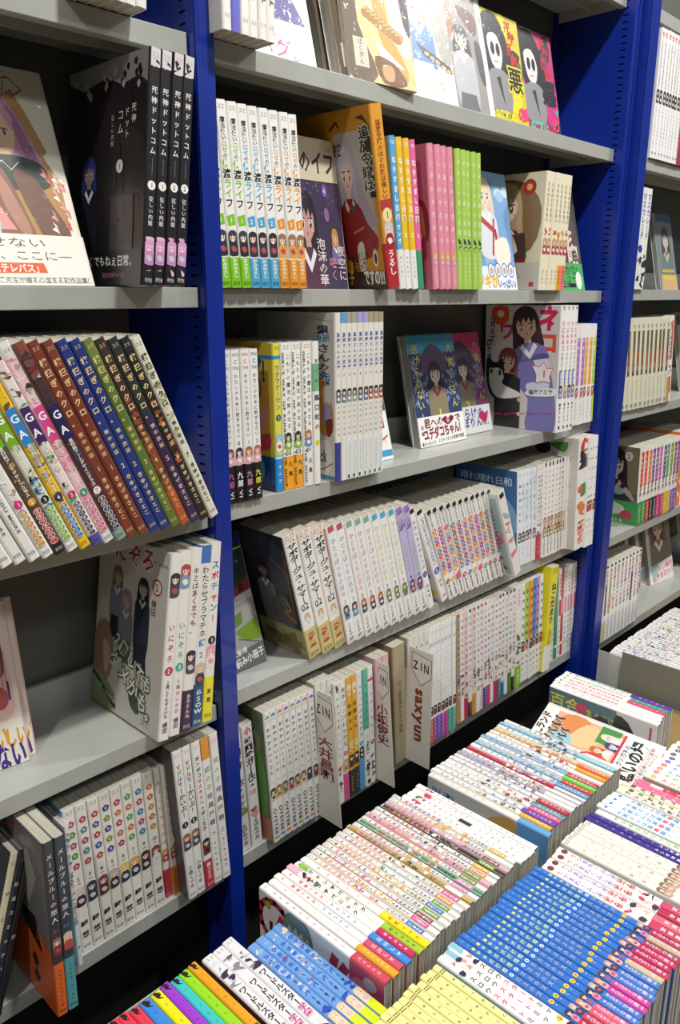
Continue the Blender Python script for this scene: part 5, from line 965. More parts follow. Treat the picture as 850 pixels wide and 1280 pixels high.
def c_r4(a):
    a.kx, a.ox = 0.85, a.w*0.15; w, h = a.w, a.h; a.rect(0, h*.28, w, h, '#5c564c'); a.rect(w*.6, h*.4, w, h, '#7a7250'); girl(a, w*.5, h*.76, .03, '#1e1b1e', '#2b282c', '#b29a8e', '#222', 2.4, 4.4, '#262326', collar='#b29a8e'); a.ell(w*.78, h*.88, .012, .012, '#c8c6c0'); a.text('2', w*.78, h*.88, .018, '#333', 1); a.ell(w*.6, h*.42, .018, .01, '#8aa4a0'); a.blob([(w*.7, h*.42), (w*.95, h*.3), (w*.9, h*.38), (w*.76, h*.48)], '#b29a8e'); girl(a, w*.2, h*.52, .01, '#332b30', '#4a4448', '#b29a8e')
def ob_r4(a):
    w, h = a.w, a.h; a.ell(w*.55, h*.62, .034, .016, '#cfd4c4'); a.ell(w*.1, h*.75, .016, .016, '#8a4a30'); a.text('88に', w*.5, h*.3, .014, '#e8d83a', 2); a.ell(w*.82, h*.4, .016, .012, '#b83a4c'); a.text('ごはんのおとも', w*.5, h*.1, .011, '#f0f4e8', 2)
S_r4 = dict(base='#efece8', front='#5c564c', items=lambda i: [('r', .06, .5, ['#d8402c', '#d8402c', '#e8702c', '#7a3ab0', '#8a4ab8', '#e04a9c', '#2c3aa0', '#3aa03a', '#48a840', '#b02c4c', '#4a5ac0'][i % 11], .2, 1), ('v', rtext(600, 6), .1, .48, '#f8e8a0', .6, 2), ('g', .5, .56, '#222', '#333'), ('g', .58, .68, '#26242a', '#e8e8e8'), ('v', rtext(i, 5), .74, .95, '#f0ecec', .5)],
            obi=lambda i: (.3, ['#3c9a4c', '#3c9a4c', '#c83c3c', '#2c2a2c', '#333036', '#c83a7c', '#c83a7c', '#d8b82c', '#d8b82c', '#8a5ab8', '#8a5ab8'][i % 11], [('v', rtext(i, 5), .1, .9, '#f2f2e4', .6, 1)], ob_r4), cover=c_r4)
S_r4o = dict(base=pick(['#e8883a', '#efece8', '#efece8', '#3a50b0']), items=lambda i: [('v', 'サチコと猫', .05, .9, ['#fbe8c8', '#333', '#d8a030', '#eee'][i], .7, 2), ('b', .5, .9, i, [['#fbe0b0', '#e8883a'], ['#222', '#eee', '#c84a5c'], ['#333', '#e8c040', '#eee'], ['#3a50b0', '#eee']][i])])
S_r5 = dict(base='#f0efed', front='#d8d4d0', items=lambda i: [('r', .0, .03, '#222', .2, .8), ('v', [(q, ['#333', '#c8a02c', '#d8406c', '#3a8ab8', '#c83a44'][(k+i) % 5]) for k, q in enumerate(rtext(650, 10))], .05, .62, None, .75, 3), ('r', .25, .65, ['#c84a5c', '#7a2c34', '#8ab04a', '#efeeec', '#efeeec', '#efeeec', '#efeeec', '#efeeec', '#3a3460', '#efeeec'][i % 10], .2, .7) if i in (1, 2, 8) else ('r', .5, .5, IV), ('b', .3, .6, i, ['#e8a030', '#c8a08c']) if i == 2 else ('r', .5, .5, IV), ('v', '○○○○○', .7, .98, '#8a8a98', .7, 1)],
            bands=lambda i: [(.74, 1, ['#b8c07a', '#e8d8a0'][i])] if i < 2 else [])
def c_r5(a):
    w, h = a.w, a.h; a.rect(w*.12, 0, w, h, '#8a8478'); girl(a, w*.5, h*.78, .03, '#6a4a3c', '#8a8068', '#dcc0ae', low=4, lt='#7a5646'); a.vtext('プレーン', w*.88, h*.6, h*.35, .016, '#5a8a9a', 2); a.poly([(0, 0), (w, 0), (w, h*.32), (0, h*.24)], '#e9e7e6'); a.text('ひろい美味', w*.6, h*.2, .02, '#e05a8a', 2, R(8)); a.text('恋するロック!', w*.6, h*.1, .02, '#d83c6c', 2, R(8)); a.blob([(w*.1, h*.22), (w*.4, h*.26), (w*.3, h*.08), (w*.12, h*.1)], '#a8c4cc')
S_r5f = dict(base='#c8c4bc', front='#dcdad6', cover=c_r5, pages='#a8a69c')
def c_r5b(a):
    w, h = a.w, a.h; a.rect(0, 0, w, h, '#b59a80'); a.text('D', w*.6, h*.93, .02, '#1e1c1c', 3); a.vtext('お美味', w*.35, h*.85, h*.4, .03, '#a8403a', 2); a.vtext('ぶどり', w*.75, h*.8, h*.5, .016, '#33302c', 2); a.blob([(w*.05, h*.95), (w*.3, h*.9), (w*.25, h*.75), (w*.08, h*.75)], '#8a6a3c'); a.blob([(0, h*.2), (w*.7, h*.25), (w*.9, h*.05), (0, 0)], '#c8643c')
    for x in (.2, .45, .7): a.ell(w*x, h*.15, .012, .01, '#e89a3c')
S_r5g = dict(base='#b59a80', cover=c_r5b)

# table
TC = ['#e83c54', '#e83c54', '#3c8ae0', '#eae41c', '#a03cd0', '#40c4c4', '#98d81c', '#f0a020']
def col8(i): return [('b', .0, .06, 3, ['#2a2224']), ('v', 'ー、ーとっ、ー', .08, .62, '#4a2a20', .42, 1), ('b', .62, .66, 4, ['#3a3a44']), ('v', 'つ・つ', .66, .72, '#333', .5), ('b', .78, .98, 50+i, ['#e8c090', '#e8e0e0', '#5a8ac8', TC[i % 8]])]
S_col8 = dict(base=pick(TC), front=pick([c for c in TC]), items=col8)
S_bw = dict(base='#e6e5e6', front='#22264a', items=lambda i: [('h', 'スミ', .03, '#777', .5), ('b', .08, .3, 60+i, ['#2c2c30', '#8a8a90', '#d8d8dc', '#3a2a4a']), ('r', .33, 1, ['#c82c6c', '#b42c5c', '#c82c6c'][i], -.1, .0), ('v', [('ワードルスター', '#1e1c24'), ('学園', '#c8388c')], .34, .8, None, .8, 2), ('b', .82, 1, i, ['#c8308c', '#3a3a50', '#ddd'])], bands=[(.3, .34, '#e6e5e6')])
S_lb = dict(base='#6f9fdc', front='#4a78c0', items=lambda i: [('b', .04, .2, 80+i, ['#6f9fdc', '#e8dcc0', '#8ab4e4']), ('b', .2, .5, 84+i, ['#c8bca8', '#8a6a7c', '#a8c0e8', '#e8d8cc', '#6f9fdc']), ('v', 'ひさかたチームバー!', .12, .66, '#1c4cc0', .62, 3), ('b', .66, .76, 86+i, ['#1c3c9c', '#2a50b8']), ('n', '8', .62, None, '#223'), ('g', .72, .84, '#e0c8a0', '#e0d0b8'), ('r', .84, 1, '#d6ec1c', 0, 1)])
def c_qa(a):
    w, h = a.w, a.h
    a.rect(0, 0, w, h, '#e4e3dd'); r = .03
    a.path([(w*.76+r*math.cos(t/12*6.283), h*.86+r*.95*math.sin(t/12*6.283)) for t in range(13)], .009, '#b42c44'); a.path([(w*.72, h*.84), (w*.86, h*.8)], .009, '#b42c44'); a.rect(w*.55, h*.88, w*.75, h*.91, '#1e1c20'); a.blob([(w*.38, h*.98), (w*.45, h*.99), (w*.42, h*.88), (w*.3, h*.9)], '#8ab82c'); a.ell(w*.9, h*.92, .006, .006, '#8ab82c')
    girl(a, w*.79, h*.66, .023, '#6a7a74', '#cfd2d4', '#e6cdb8', '#33403c', 1.7, 4, '#74857e', tilt=-math.pi/2); a.ell(w*.3, h*.85, .02, .016, '#a8a268')
    a.path([(w*.9, h*.36), (w*.45, h*.44), (w*.88, h*.28)], .012, '#b02c48'); a.poly([(w*.3, h*.3), (w*.6, h*.34), (w*.58, h*.26), (w*.32, h*.24)], '#2c3048'); a.blob([(w*.2, h*.5), (w*.4, h*.5), (w*.5, h*.3), (w*.2, h*.25)], '#c8ccd0')
    a.rect(0, 0, w, h*.25, '#c43c54'); a.ell(w*.75, h*.17, .02, .018, '#dc7c8c'); a.ell(w*.6, h*.12, .02, .014, '#dc7c8c'); a.ell(w*.9, h*.1, .008, .01, '#b8b8b8'); a.blob([(w*.35, h*.12), (w*.55, h*.1), (w*.5, h*.02), (w*.3, h*.02)], '#2a2428'); a.poly([(w*.15, h*.2), (w*.28, h*.2), (w*.2, h*.03), (w*.1, h*.03)], '#dcd8d0')
S_qa = dict(base='#eeedea', front='#e4e3dd', bands=[(.75, 1, '#d0465c')], items=[('v', 'なりゆきのさんじゅうに', .08, .7, '#c84a5c', .5, 1), ('v', 'スミレスコ', .78, .95, '#f8d8dc', .5, 1), ('h', 'スミ', .03, '#777', .5)], cover=c_qa)
S_a2 = dict(base=pick(['#eeedea', '#eeedea', '#eeedea', '#eeeae6', '#e9e8e0', '#ecece8']), front='#a8502c', bands=lambda i: [[(.72, 1, '#e2a52c')], [(.74, 1, '#d4506c')], [(.72, 1, '#3c8ad8')], [(0, .1, '#e8b8c8'), (.74, 1, '#c82c5c')], [(.72, 1, '#a8c83c')], [(.66, 1, '#e8dc1c')]][i],
            items=lambda i: [[('v', 'あなしやのこしら', .1, .6, '#c8b86c', .55), ('v', 'スミアンサン', .75, .95, '#faf0d8', .5)], [('n', 'め', .06, None, '#c84a5c'), ('v', [('球詠あそび', '#d83c4c'), ('・', '#333'), ('アミリアレ', '#2c7ac8')], .13, .62, None, .7, 2), ('v', '江川しマ', .78, .95, '#f8e0e4', .7, 2)],
                             [('n', 'め', .06, None, '#c84a5c'), ('v', [('球詠あそび', '#d83c4c'), ('・', '#333'), ('アミリアレ', '#2c7ac8')], .13, .62, None, .7, 2), ('v', '江川しマ', .76, .95, '#f0f8ff', .7, 2)], [('b', .1, .25, 2, ['#4a7a4a', '#c84a6c', '#222']), ('v', 'ボナンザパニック', .12, .6, '#2a282c', .8, 3), ('v', '林FUSA', .78, .96, '#f8e8f0', .6, 2)],
                             [('b', .0, .1, 2, ['#8ac04a']), ('v', 'ボナンザパニック', .1, .6, '#2a282c', .8, 3), ('v', '林FUSA', .76, .96, '#3c5a1c', .6, 2)], [('v', [('まなめ', '#c84a4c'), ('さんと', '#d8883c')], .1, .6, None, .6, 1), ('v', '木瀬っつう', .7, .95, '#c8402c', .7, 2)]][i])
AC = [['#d8404c', '#e88a9c', '#e8b860'], ['#d86a3c', '#e05a6c'], ['#c84a7c', '#e0a040'], ['#7a5aa8', '#d8507c'], ['#d8506c', '#c8702c']]
def arow(i):
    g = random.Random(1000+i); c = AC[i % 5]
    it = [('r', 0, 1, g.choice(['#c9a06a', '#d8a0a8', '#8aa08a', '#b8b0a4', '#4a4650', '#d8d0c0', '#e0b868']), 0, .13), ('r', .0, .012, '#c8c4bc'), ('v', 'スミ', .015, .05, '#555', .6), ('n', '◆', .07, None, g.choice(['#333', '#c83a5c', '#5a9a4c']))]
    it.append(('v', [(q, g.choice(c)) for q in rtext(1010+i, 8)], .1, .42, None, .9, 3))
    it.append(('b', .40, .66, 1020+i, g.choice([['#e8b050', '#e8d8b0', '#d8905c'], ['#5a8a6c', '#c8d8c0', '#eee'], ['#3a3a44', '#c8a08c', '#eee'], ['#e09ab0', '#f0dce0', '#c85a7c']])))
    it.append(('v', rtext(1030+i, 5), .66, .8, '#333', .7, 2))
    it.append(('r', .81, .93, g.choice(['#d8509c', '#e8842c', '#3a7ac0', '#d88ab0', '#efece8', '#efece8', '#e8b03c', '#6a9a3c', '#8a4a3c']), .05, .95)); it.append(('v', rtext(1040+i, 5), .82, .92, '#fff8f0', .6, 2)); return it
AB = ['#efeeea', '#efeeea', '#efe8e0', '#efeeea', '#e8e0d0', '#efeeea', '#f0e6e8', '#efeeea', '#c8a860', '#efeeea', '#4c8a6a', '#efeeea', '#e8a8b8', '#efeeea', '#efeeea', '#34343c', '#d8aab8', '#efeeea', '#e6e2dc']
S_arow = dict(base=lambda i: AB[i % 19], front='#a8acac', back='#c8c4b4', items=arow)
S_whites = dict(base='#efeeec', front='#b8b8b4', items=lambda i: [('b', .08, .15, i, ['#3c8a4c', '#c83a5c']), ('v', rtext(1100+i, 8), .12, .5, ['#8a6a5a', '#444', '#c85a7c', '#777'][i % 4], .6, 1), ('v', rtext(1110+i, 7), .6, .95, '#666', .5, 1), ('r', .45, .55, '#3a3034', .1, .9) if i == 1 else ('r', .5, .5, IV)])
def c_showa(a):
    w, h = a.w, a.h
    a.rect(0, 0, w, h, '#b6b8b4'); a.text('昭和', w*.84, h*.86, .022, '#4a88b8', 2, R(-90)); a.text('物語', w*.68, h*.86, .018, '#4a88b8', 2, R(-90)); a.ell(w*.62, h*.5, .04, .04, '#c4c2bc'); a.ell(w*.62, h*.5, .033, .033, '#bcbab4'); a.blob([(w*.9, h*.45), (w*.7, h*.5), (w*.4, h*.4), (w*.2, h*.24), (w*.95, h*.24)], '#c29a4c')
    for k in range(6): a.path([(w*(.3+.1*k), h*.26), (w*(.4+.08*k), h*.4)], .0015, '#8a6a2c')
    a.rect(0, 0, w, h*.24, '#5a9ad4'); a.ell(w*.65, h*.13, .024, .022, '#b8c8d0'); a.text('ミルク', w*.35, h*.1, .012, '#e8f0f8', 1, R(90))
S_showa = dict(base='#dfe0dc', front='#b6b8b4', bands=[(.76, 1, '#64a4da')], items=[('h', 'スミ', .03, '#888', .5), ('v', 'やわらかな月', .1, .5, '#b8a8a0', .5)], cover=c_showa)
BF = ['#e0b038', '#7a3cb0', '#e8609c', '#3c98a8', '#c83a48', '#efeeec', '#efeeec', '#e8e6e4', '#e0dcd8', '#5a98cc', '#e04c30', '#5cd44c', '#c8304c', '#efeeec', '#e0a030', '#f08030', '#efeeea', '#8accd8', '#efeeea']
def brow(i):
    g = random.Random(1200+i); it = [('r', 0, 1, g.choice(['#3a3442', '#8a8c98', '#c8b494', '#b84a5c', '#d0d0d0', '#6a7a9c', '#e8e0d0']), 0, .13), ('h', 'スミ', .03, '#777', .5), ('v', [(q, g.choice(['#333', '#c84a7c', '#3a6ac0', '#7a7a80'])) for q in rtext(1210+i, 9)], .07, .5, None, .7, 2), ('b', .35, .72, 1230+i, g.choice([['#3a3440', '#8a7a8c', '#e8e0e4'], ['#eeece8', '#c8b08c', '#8a5a3c'], ['#7a9ac0', '#eee', '#c8d4e0'], ['#c83a5c', '#eee', '#444']])), ('v', rtext(1220+i, 6), .79, .97, '#fbf6f0', .6, 1)]
    return it
BB = ['#efeeea', '#efeeec', '#efeeea', '#ecebe8', '#efeeea', '#efeeea', '#a8a4b8', '#efeeea', '#c8304c', '#efeeea', '#9abcd8', '#efeeea', '#7aa8d0', '#efeeea', '#efeeea', '#e0c890', '#efeeea', '#88c8dc', '#efeeea']
S_brow = dict(base=lambda i: BB[i % 19], front='#d4d2cc', items=brow, bands=lambda i: [(.74 if i % 2 else .76, 1, BF[i % 19])])
def c_magz(a):
    a.kx, a.ox = .66, a.w*.34; w, h = a.w, a.h
    a.rect(-w, 0, w, h, '#efedea'); a.rect(0, h*.3, w*.93, h*.88, '#e6b08a'); g = random.Random(9)
    a.blob([(w*.55, h*.85), (w*.92, h*.8), (w*.92, h*.6), (w*.6, h*.62)], '#dc8c50'); a.blob([(w*.4, h*.7), (w*.85, h*.62), (w*.8, h*.45), (w*.45, h*.5)], '#e8c494'); a.poly([(w*.6, h*.5), (w*.95, h*.5), (w*.95, h*.33), (w*.6, h*.36)], '#4a9048'); a.blob([(0, h*.5), (w*.3, h*.55), (w*.4, h*.4), (w*.2, h*.3), (0, h*.3)], '#d8483c'); a.blob([(w*.2, h*.8), (w*.5, h*.86), (w*.55, h*.7), (w*.3, h*.66)], '#9ac8d0')
    for x, y, c in ((.2, .62, '#5a5c7c'), (.45, .45, '#c86a2c'), (.75, .42, '#e8dcc8'), (.1, .42, '#3a5aa0'), (.62, .36, '#2c4a90')): girl(a, w*x, h*y, .009, c, '#dcd8d4', low=3)
    a.rect(w*.02, h*.29, w*.93, h*.31, '#c8304c')
    a.text('ファミリー', w*.24, h*.92, .021, '#1e1c20', 3, R(0), '#f8f4f0', fit=w*.4); a.text('ランド', w*.62, h*.95, .02, '#1e1c20', 3, 0, '#f8f4f0'); a.text('ソブ', w*.24, h*.84, .021, '#1e1c20', 3, 0, '#f8f4f0'); a.text('バババ', w*.6, h*.84, .022, '#1e1c20', 3, 0, '#f8f4f0'); a.text('ブ ババ', w*.4, h*.75, .02, '#1e1c20', 3, 0, '#f8f4f0'); a.ell(w*.22, h*.73, .014, .008, '#d8304c'); a.ell(w*.22, h*.73, .011, .006, '#f4e8e4')
    a.rect(0, 0, w*.99, h*.29, '#f1efec'); a.text('パパとクソガキの', w*.42, h*.25, .0125, '#1e1c20', 2, fit=w*.7); a.text('憩いの場', w*.5, h*.165, .03, '#1e1c20', 3, fit=w*.8)
    a.rect(w*.15, h*.1, w*.85, h*.104, '#d86a7c'); a.text('待望の単行本ついに登場!', w*.5, h*.075, .008, '#8a3a44', 1, fit=w*.8); a.text('書き下ろし30ページ', w*.5, h*.04, .008, '#c84a5c', 1, fit=w*.6)
S_magz = dict(base='#e9e7e2', front='#efedea', cover=c_magz, pages='#c0bcb2')
def c_yuri(a):
    w, h = a.w, a.h
    a.rect(0, h*.36, w, h, '#5a7680'); a.text('百合', w*.84, h*.84, .032, '#dcd24a', 1, R(-90)); a.ell(w*.85, h*.68, .012, .012, '#c84a6c'); a.text('あのこに', w*.8, h*.5, .026, '#dcd24a', 1, R(-90), fit=h*.28); a.ell(w*.72, h*.33, .012, .012, '#c84a6c')
    a.blob([(w*.6, h*.7), (w*.85, h*.5), (w*.75, h*.4), (w*.4, h*.36), (w*.3, h*.6)], '#4a423c'); a.blob([(w*.95, h*.36), (w*.6, h*.37), (w*.2, h*.3), (w*.2, h*.16), (w*.8, h*.2)], '#33302f'); a.blob([(w*.75, h*.2), (w*.6, h*.23), (w*.5, h*.14), (w*.66, h*.1)], '#d0a890'); a.ell(w*.66, h*.16, .003, .003, '#2c2a2a'); a.rect(w*.3, h*.045, w*.95, h*.065, '#c8406c')
S_yuri = dict(base='#ecebe8', front='#d4d6d4', items=[('v', 'ふたりぐらし', .1, .6, '#c84a6c', .6)], cover=c_yuri)
S_drow = dict(base='#ebeae6', items=lambda i: [('n', '◆', .05, None, ['#c84a6c', '#333', '#3c8a4c'][i % 3]), ('v', rtext(1300+i, 14), .1, .62, ['#c85a5c', '#d85a7c', '#c82c5c', '#5a9a7c', '#3c8a6c'][i % 5], .8, 2), ('v', rtext(1320+i, 5), .7, .95, '#f4e8ec', .5)], bands=lambda i: [[], [], [(.66, 1, '#d8506c')], [(.66, 1, '#4c9a84')], [(.64, 1, '#6a30a8')]][i % 5])
def erow(i):
    g = random.Random(1400+i); return [('v', [(q, g.choice(['#333', '#c84a6c', '#3a7ac0', '#5a9a5c', '#e0a030'])) for q in rtext(1410+i, 10)], .03, .6, None, .7, 1), ('r', 0, 1, g.choice(['#8a9ab0', '#c8c0b4', '#c89aa8', '#a8b8a0', '#6a6a78']), 0, .15), ('b', .1, .7, 1430+i, g.choice([['#6a9ac0', '#eee'], ['#e8a8b0', '#eee', '#e8d060'], ['#4a4a6a', '#eee'], ['#eee', '#b8a8c8']])), ('r', .75, .9, g.choice(['#efeeec', '#d8606c', '#5a8ac0', '#efeeec', '#efeeec']), .1, .9)]
S_erow = dict(base='#efeeec', items=erow, front='#c8c8c0')
S_yel = dict(base='#ece89a', front='#e4e0a8', back='#c8c4b0', pages='#bdbbb0', items=lambda i: [('r', .045, .052, '#8a6a30'), ('r', .06, .067, '#8a6a30'), ('v', 'めんつゆひとり飯', .1, .62, '#5a3a20', .62, 1), ('v', '瀬戸', .66, .74, '#222', .9, 3), ('b', .76, .9, i, ['#e8b070', '#8a4a30', '#f0e8c0', '#c8703c']), ('v', '口ど', .92, .98, '#333', .5)])
S_wp = dict(base='#f0eeec', front='#9ac4d8', items=lambda i: [('r', 0, .09, '#8ac0d8' if i else '#e8e4e0', .1, .9), ('b', .08, .18, i, ['#2c2c44', '#d8a08c', '#eee']), ('v', [('スロウ', '#3a2c34'), ('スタート', '#d83c7c'), ('ミッ', '#3a2c34')], .2, .66, None, .85, 2), ('n', '2', .7, '#d8c42c' if i else '#d83c7c', '#333'), ('g', .74, .86, '#222228', '#5a8ac8'), ('r', .88, 1, '#3a6ac0')])
S_blue = dict(base='#2f6fc4', front='#2a62b0', back='#3a74bc', items=lambda i: [('n', 'C', .035, None, '#8ac4e8'), ('n', 'o', .075, None, '#8ac4e8'), ('r', .105, .125, '#e8e060', .25, .75), ('v', [('ゆゆ式図鑑', '#c4d8b0'), ('◎', '#dce8f0'), ('三上小又', '#b8b0a8')], .13, .57, None, .8, 2), ('n', str(19-i), .62, '#f0cc1c', '#444'), ('r', .645, .655, '#e8f0ff', .45, .55), ('g', .70, .78, ['#2c2a34', '#c8a08c', '#d88a6c', '#5a3a34'][i % 4], ['#d88aa8', '#3a3a5c', '#e0b0a0', '#5a6ac0'][i % 4]), ('v', 'まんがタイムで連載中', .80, .985, '#e8d0e4', .72, 2)],
              bands=lambda i: [(.785, 1, ['#c02c44', '#c83c50', '#d8506c', '#e05a80', '#3a78c8', '#3a78c8', '#c83c98', '#c83c98', '#3a78c8', '#3a78c8', '#3a78c8', '#c8b888', '#c82c5c', '#b82454', '#c82c5c', '#b02850', '#c8b090', '#b82454'][i % 18])])
S_rw = dict(base='#f0eeec', front='#b8a87c', items=lambda i: [('n', '', .05, '#7a3a3a', '#fff'), ('v', [('あつ', '#c84a5c'), ('まれ!ふしぎ', '#8a6ac0'), ('研究部', '#c8503c')], .1, .55, None, .8, 2), ('b', .58, .7, i, ['#3a3a44', '#e8c0b0', '#d83c6c']), ('v', '安部真弘', .78, .96, '#f8e8d8', .6, 2)], bands=lambda i: [(.72, 1, ['#c83c60', '#d86a80', '#b82c50', '#c84a6c'][i])])
def c_cream(a):
    w, h = a.w, a.h; a.ell(w*.8, h*.93, .008, .008, '#c84a6c'); a.text('やさしい新説', w*.9, h*.66, .014, '#5a5a5c', 1, R(-90), fit=h*.4)
    a.path([(w*.8, h*.6), (w*.5, h*.62), (w*.6, h*.55), (w*.3, h*.58), (w*.4, h*.5)], .0014, '#4a4a4c'); a.ell(w*.55, h*.38, .03, .02, '#cfcabc'); a.path([(w*.3, h*.4), (w*.6, h*.45), (w*.85, h*.4), (w*.7, h*.33), (w*.3, h*.35)], .0013, '#5a5a5c'); a.rect(0, 0, w, h*.16, '#b83c48')
    for k in range(5): a.line(w*.1, h*(.2+.02*k), w*.9, h*(.2+.02*k), .0008, '#a8a8a4')
S_cream = dict(base='#ece7da', front='#dcdbd6', items=lambda i: [('r', .02, .024, '#444'), ('r', .035, .039, '#444'), ('v', ['やさしい新説', 'うさぎのふらふら'][i % 2], .12, .62, '#a89a84', .6, 1), ('g', .66, .76, '#8a6a54', '#c89a84'), ('v', 'チノ', .9, .98, '#f8e0d0', .5)], bands=lambda i: [(.84, 1, ['#b83c48', '#c84a5c', '#d87a50', '#d8609c', '#c85a44', '#c83c50'][i])], cover=c_cream)
S_purple = dict(base='#40308a', front='#40308a', items=lambda i: [('v', 'ふしぎ物語だより', .06, .55, '#b0a4d8', .6, 1), ('v', 'ふしぎ物語だより', .5, .8, '#f0ecf8', .7, 2), ('b', .82, .98, i, ['#d8b08c', '#eee', '#c83a3c'])])
S_wg = dict(base='#eeedea', front='#8a8a80', items=[('v', 'ゆ○め○に○っ○き', .12, .6, '#7ac04a', .8, 3), ('b', .66, .95, 3, ['#c83a44', '#4a8a7c', '#333', '#e8dcd0'])])
S_nb = dict(base='#e6e8ea', front='#b4b4b0', items=lambda i: [('n', '◆', .06, None, '#3c7ac8'), ('v', [('大家さん', '#5a9ac8'), ('は思', '#5a9ac8'), ('春', '#d83c5c'), ('期!', '#5a9ac8')], .14, .55, None, .8, 2), ('n', '水', .62, '#4a90d8', '#fff') if i == 3 else ('r', .6, .6, IV), ('g', .68, .78, '#8a6a70', '#c8a0b0'), ('r', .8, .96, '#c8ccd0', .1, .9)])
S_navy = dict(base=pick(['#e4e0d4', '#ece4cc', '#ece4cc']), items=lambda i: [('v', [['ブレンドC喫茶', '春月記だより', '春月記だより'][i]][0], .05, .5, ['#26245c', '#6a5a44', '#6a5a44'][i], .95, 3), ('n', '', .66, '#b8608c', '#fff'), ('g', .72, .84, '#a87a5a', '#d8b090'), ('r', .6, 1, '#26245c', .85, 1)])
S_pk = dict(base='#e2789c', front='#d86a8c', items=lambda i: [('v', 'あいまいミー', .12, .6, '#f8dce8', .9, 2), ('n', '', .75, '#b84a7c', '#fff'), ('b', .85, .98, i, ['#c8a08c', '#e8d0d8'])], bands=lambda i: [(.1, .2, '#efeeec'), (.2, 1, '#e8404c')] if i == 2 else [])
RB = ['#e8b83c', '#d8608c', '#e88a3c', '#e05a3c', '#6a4ad0', '#2a2a30', '#2a2a30', '#2a2a30', '#3a3038']
S_rb = dict(base='#f3f2ef', front='#c8c0b0', items=lambda i: [('n', str(i % 9+1), .07, RB[i % 9], '#fff'), ('v', [(q, ['#d8506c', '#e88a3c', '#5ab08c', '#4a8ad0', '#a85ac0', '#e8607c'][(k+i) % 6]) for k, q in enumerate('ひなたのスケッチ帖')], .13, .7, None, .85, 2), ('g', .75, .86, '#d8a08c', '#f0c8c8')])

# ------------------------------------------------------------------ left bookcase
G = 'comics on the left bookcase'
run(ZL, 1, (98, -11), (184, 12), 6, S_topl, '{o} white spine from the left on the topmost shelf, above the black covers', G, h=.21, tilt=5)
book(Matrix.Translation((.466, .83, CAMZ+ZL[2]+.0008)) @ Matrix.Rotation(R(-20), 4, 'X') @ Matrix.Rotation(R(90), 4, 'Z') @ Matrix.Translation((.007, 0, 0)), .014, .24, .18, S_artbook, 0,
     'cream art book, pink-haired figure and orange band, face out on the left bookcase', 'face-out books', front=True, name='art_book', cat='art book', keep=True)
run(ZL, 2, (177, 353), (232, 353), 4, S_shini, ['nearest black comic showing its dark front cover, numbered 1', 'black spine numbered 1 with pink art foot, second of four', 'black spine numbered 2 with pink art foot, third of four', 'black spine numbered 2 touching the blue post, last of four'], 'four black comics', h=.235, w=.165, tilt=6.5, Y=.765)
tl = ['brown spine numbered 1 beside the dark spine numbered 7', 'brown spine numbered 1 beside the first blue spine', 'blue spine numbered 2 beside the brown spines', 'blue spine numbered 2 beside the olive green spine', 'olive green leaning spine numbered 3', 'brown and orange leaning spine numbered 4', 'dark teal and purple leaning spine numbered 5', 'black leaning spine numbered 6', 'pale cream leaning spine numbered 7 against the blue post']
gl = ['pink numeral 1 leaning spine with orange kana bubbles', 'leaning spine numbered 2 with red kana bubbles and black foot', 'leaning spine numbered 3 with green kana bubbles', 'yellow leaning spine numbered 4 with blue kana bubbles', 'leaning spine numbered 5 with dark purple kana bubbles', 'pink leaning spine numbered 6 with pink kana bubbles', 'dark leaning spine numbered 7 with navy kana bubbles']
run(ZL, 3, (-34, 722), (276, 637), 21, [S_k0]*2+[S_love]*3+[S_ga]*7+[S_hitsugi]*9,
    [f'{a} white leaning spine cut by the left edge, left of the bubble-lettered spines' for a in ('outermost', 'second', 'third', 'fourth', 'fifth')]+gl+tl, 'leaning spines on the left bookcase', h=.243, tilt=-23.5, Y=.777, idx=[0, 1]+[0, 1, 2]+list(range(7))+list(range(9)), front=False)
run(ZL, 4, (197, 929), (265, 901), 5, S_izo, ['white comic numbered 2 with three drawn girls on its open cover', 'white spine numbered 3 with green title beside the three-girl cover', 'white spine with dark plum foot', 'white spine with blue head and navy foot', 'white spine with bright yellow foot against the blue post'], 'five comics leaning on the blue post', h=.245, w=.165, tilts=(8.5, 6.5))
faceout(.351, .865, ZL[4], 12, .012, .2, .142, S_leftpink, 'pink face-out comic with orange and purple lettering, cut by the left edge', 'face-out books', yaw=-8, keep=True)
faceout(.362, .872, ZL[4], 12, .012, .2, .142, S_leftpink, 'edge of the comic behind the pink face-out cover with purple lettering', 'face-out books', yaw=-8, keep=True)
run(ZL, 5, (-28, 1262), (2, 1240), 3, S_dark, ['cream spine tilted right at the bottom left corner', 'dark navy spine tilted right with white lettering', 'black spine tilted right at the bottom left corner'], G, h=.21, tilt=17, Y=.80, front=False)
run(ZL, 5, (73, 1236), (99, 1222), 2, S_mail, ['charcoal comic with orange band and open black and orange cover', 'charcoal spine with teal band beside the orange-banded comic'], 'two charcoal comics', h=.236, w=.165, tilt=1, Y=.748)
run(ZL, 5, (98, 1196), (104, 1191), 1, S_thin, 'thin pale spine between the teal-banded and flower-lettered spines', G, h=.205, Y=.80, front=False)
run(ZL, 5, (104, 1192), (208, 1127), 8, S_hana, [f'white flower-lettered spine numbered {n}, {c} flowers' for n, c in zip(('two', 'three', 'four', 'five', 'six', 'seven', 'nine', 'ten'), ('crimson and green', 'crimson and slate', 'red and navy', 'violet and lime', 'rose and orange', 'green and orange', 'blue and pink', 'amber and orange'))], 'flower-lettered spines', h=.214, tilt=-2)
run(ZL, 5, (208.5, 1124), (226, 1113), 2, S_red, ['cream spine with red foot beside the flower-lettered spine 10', 'cream spine with orange foot beside the dark cover'], G, h=.21, tilt=-2, front=False)
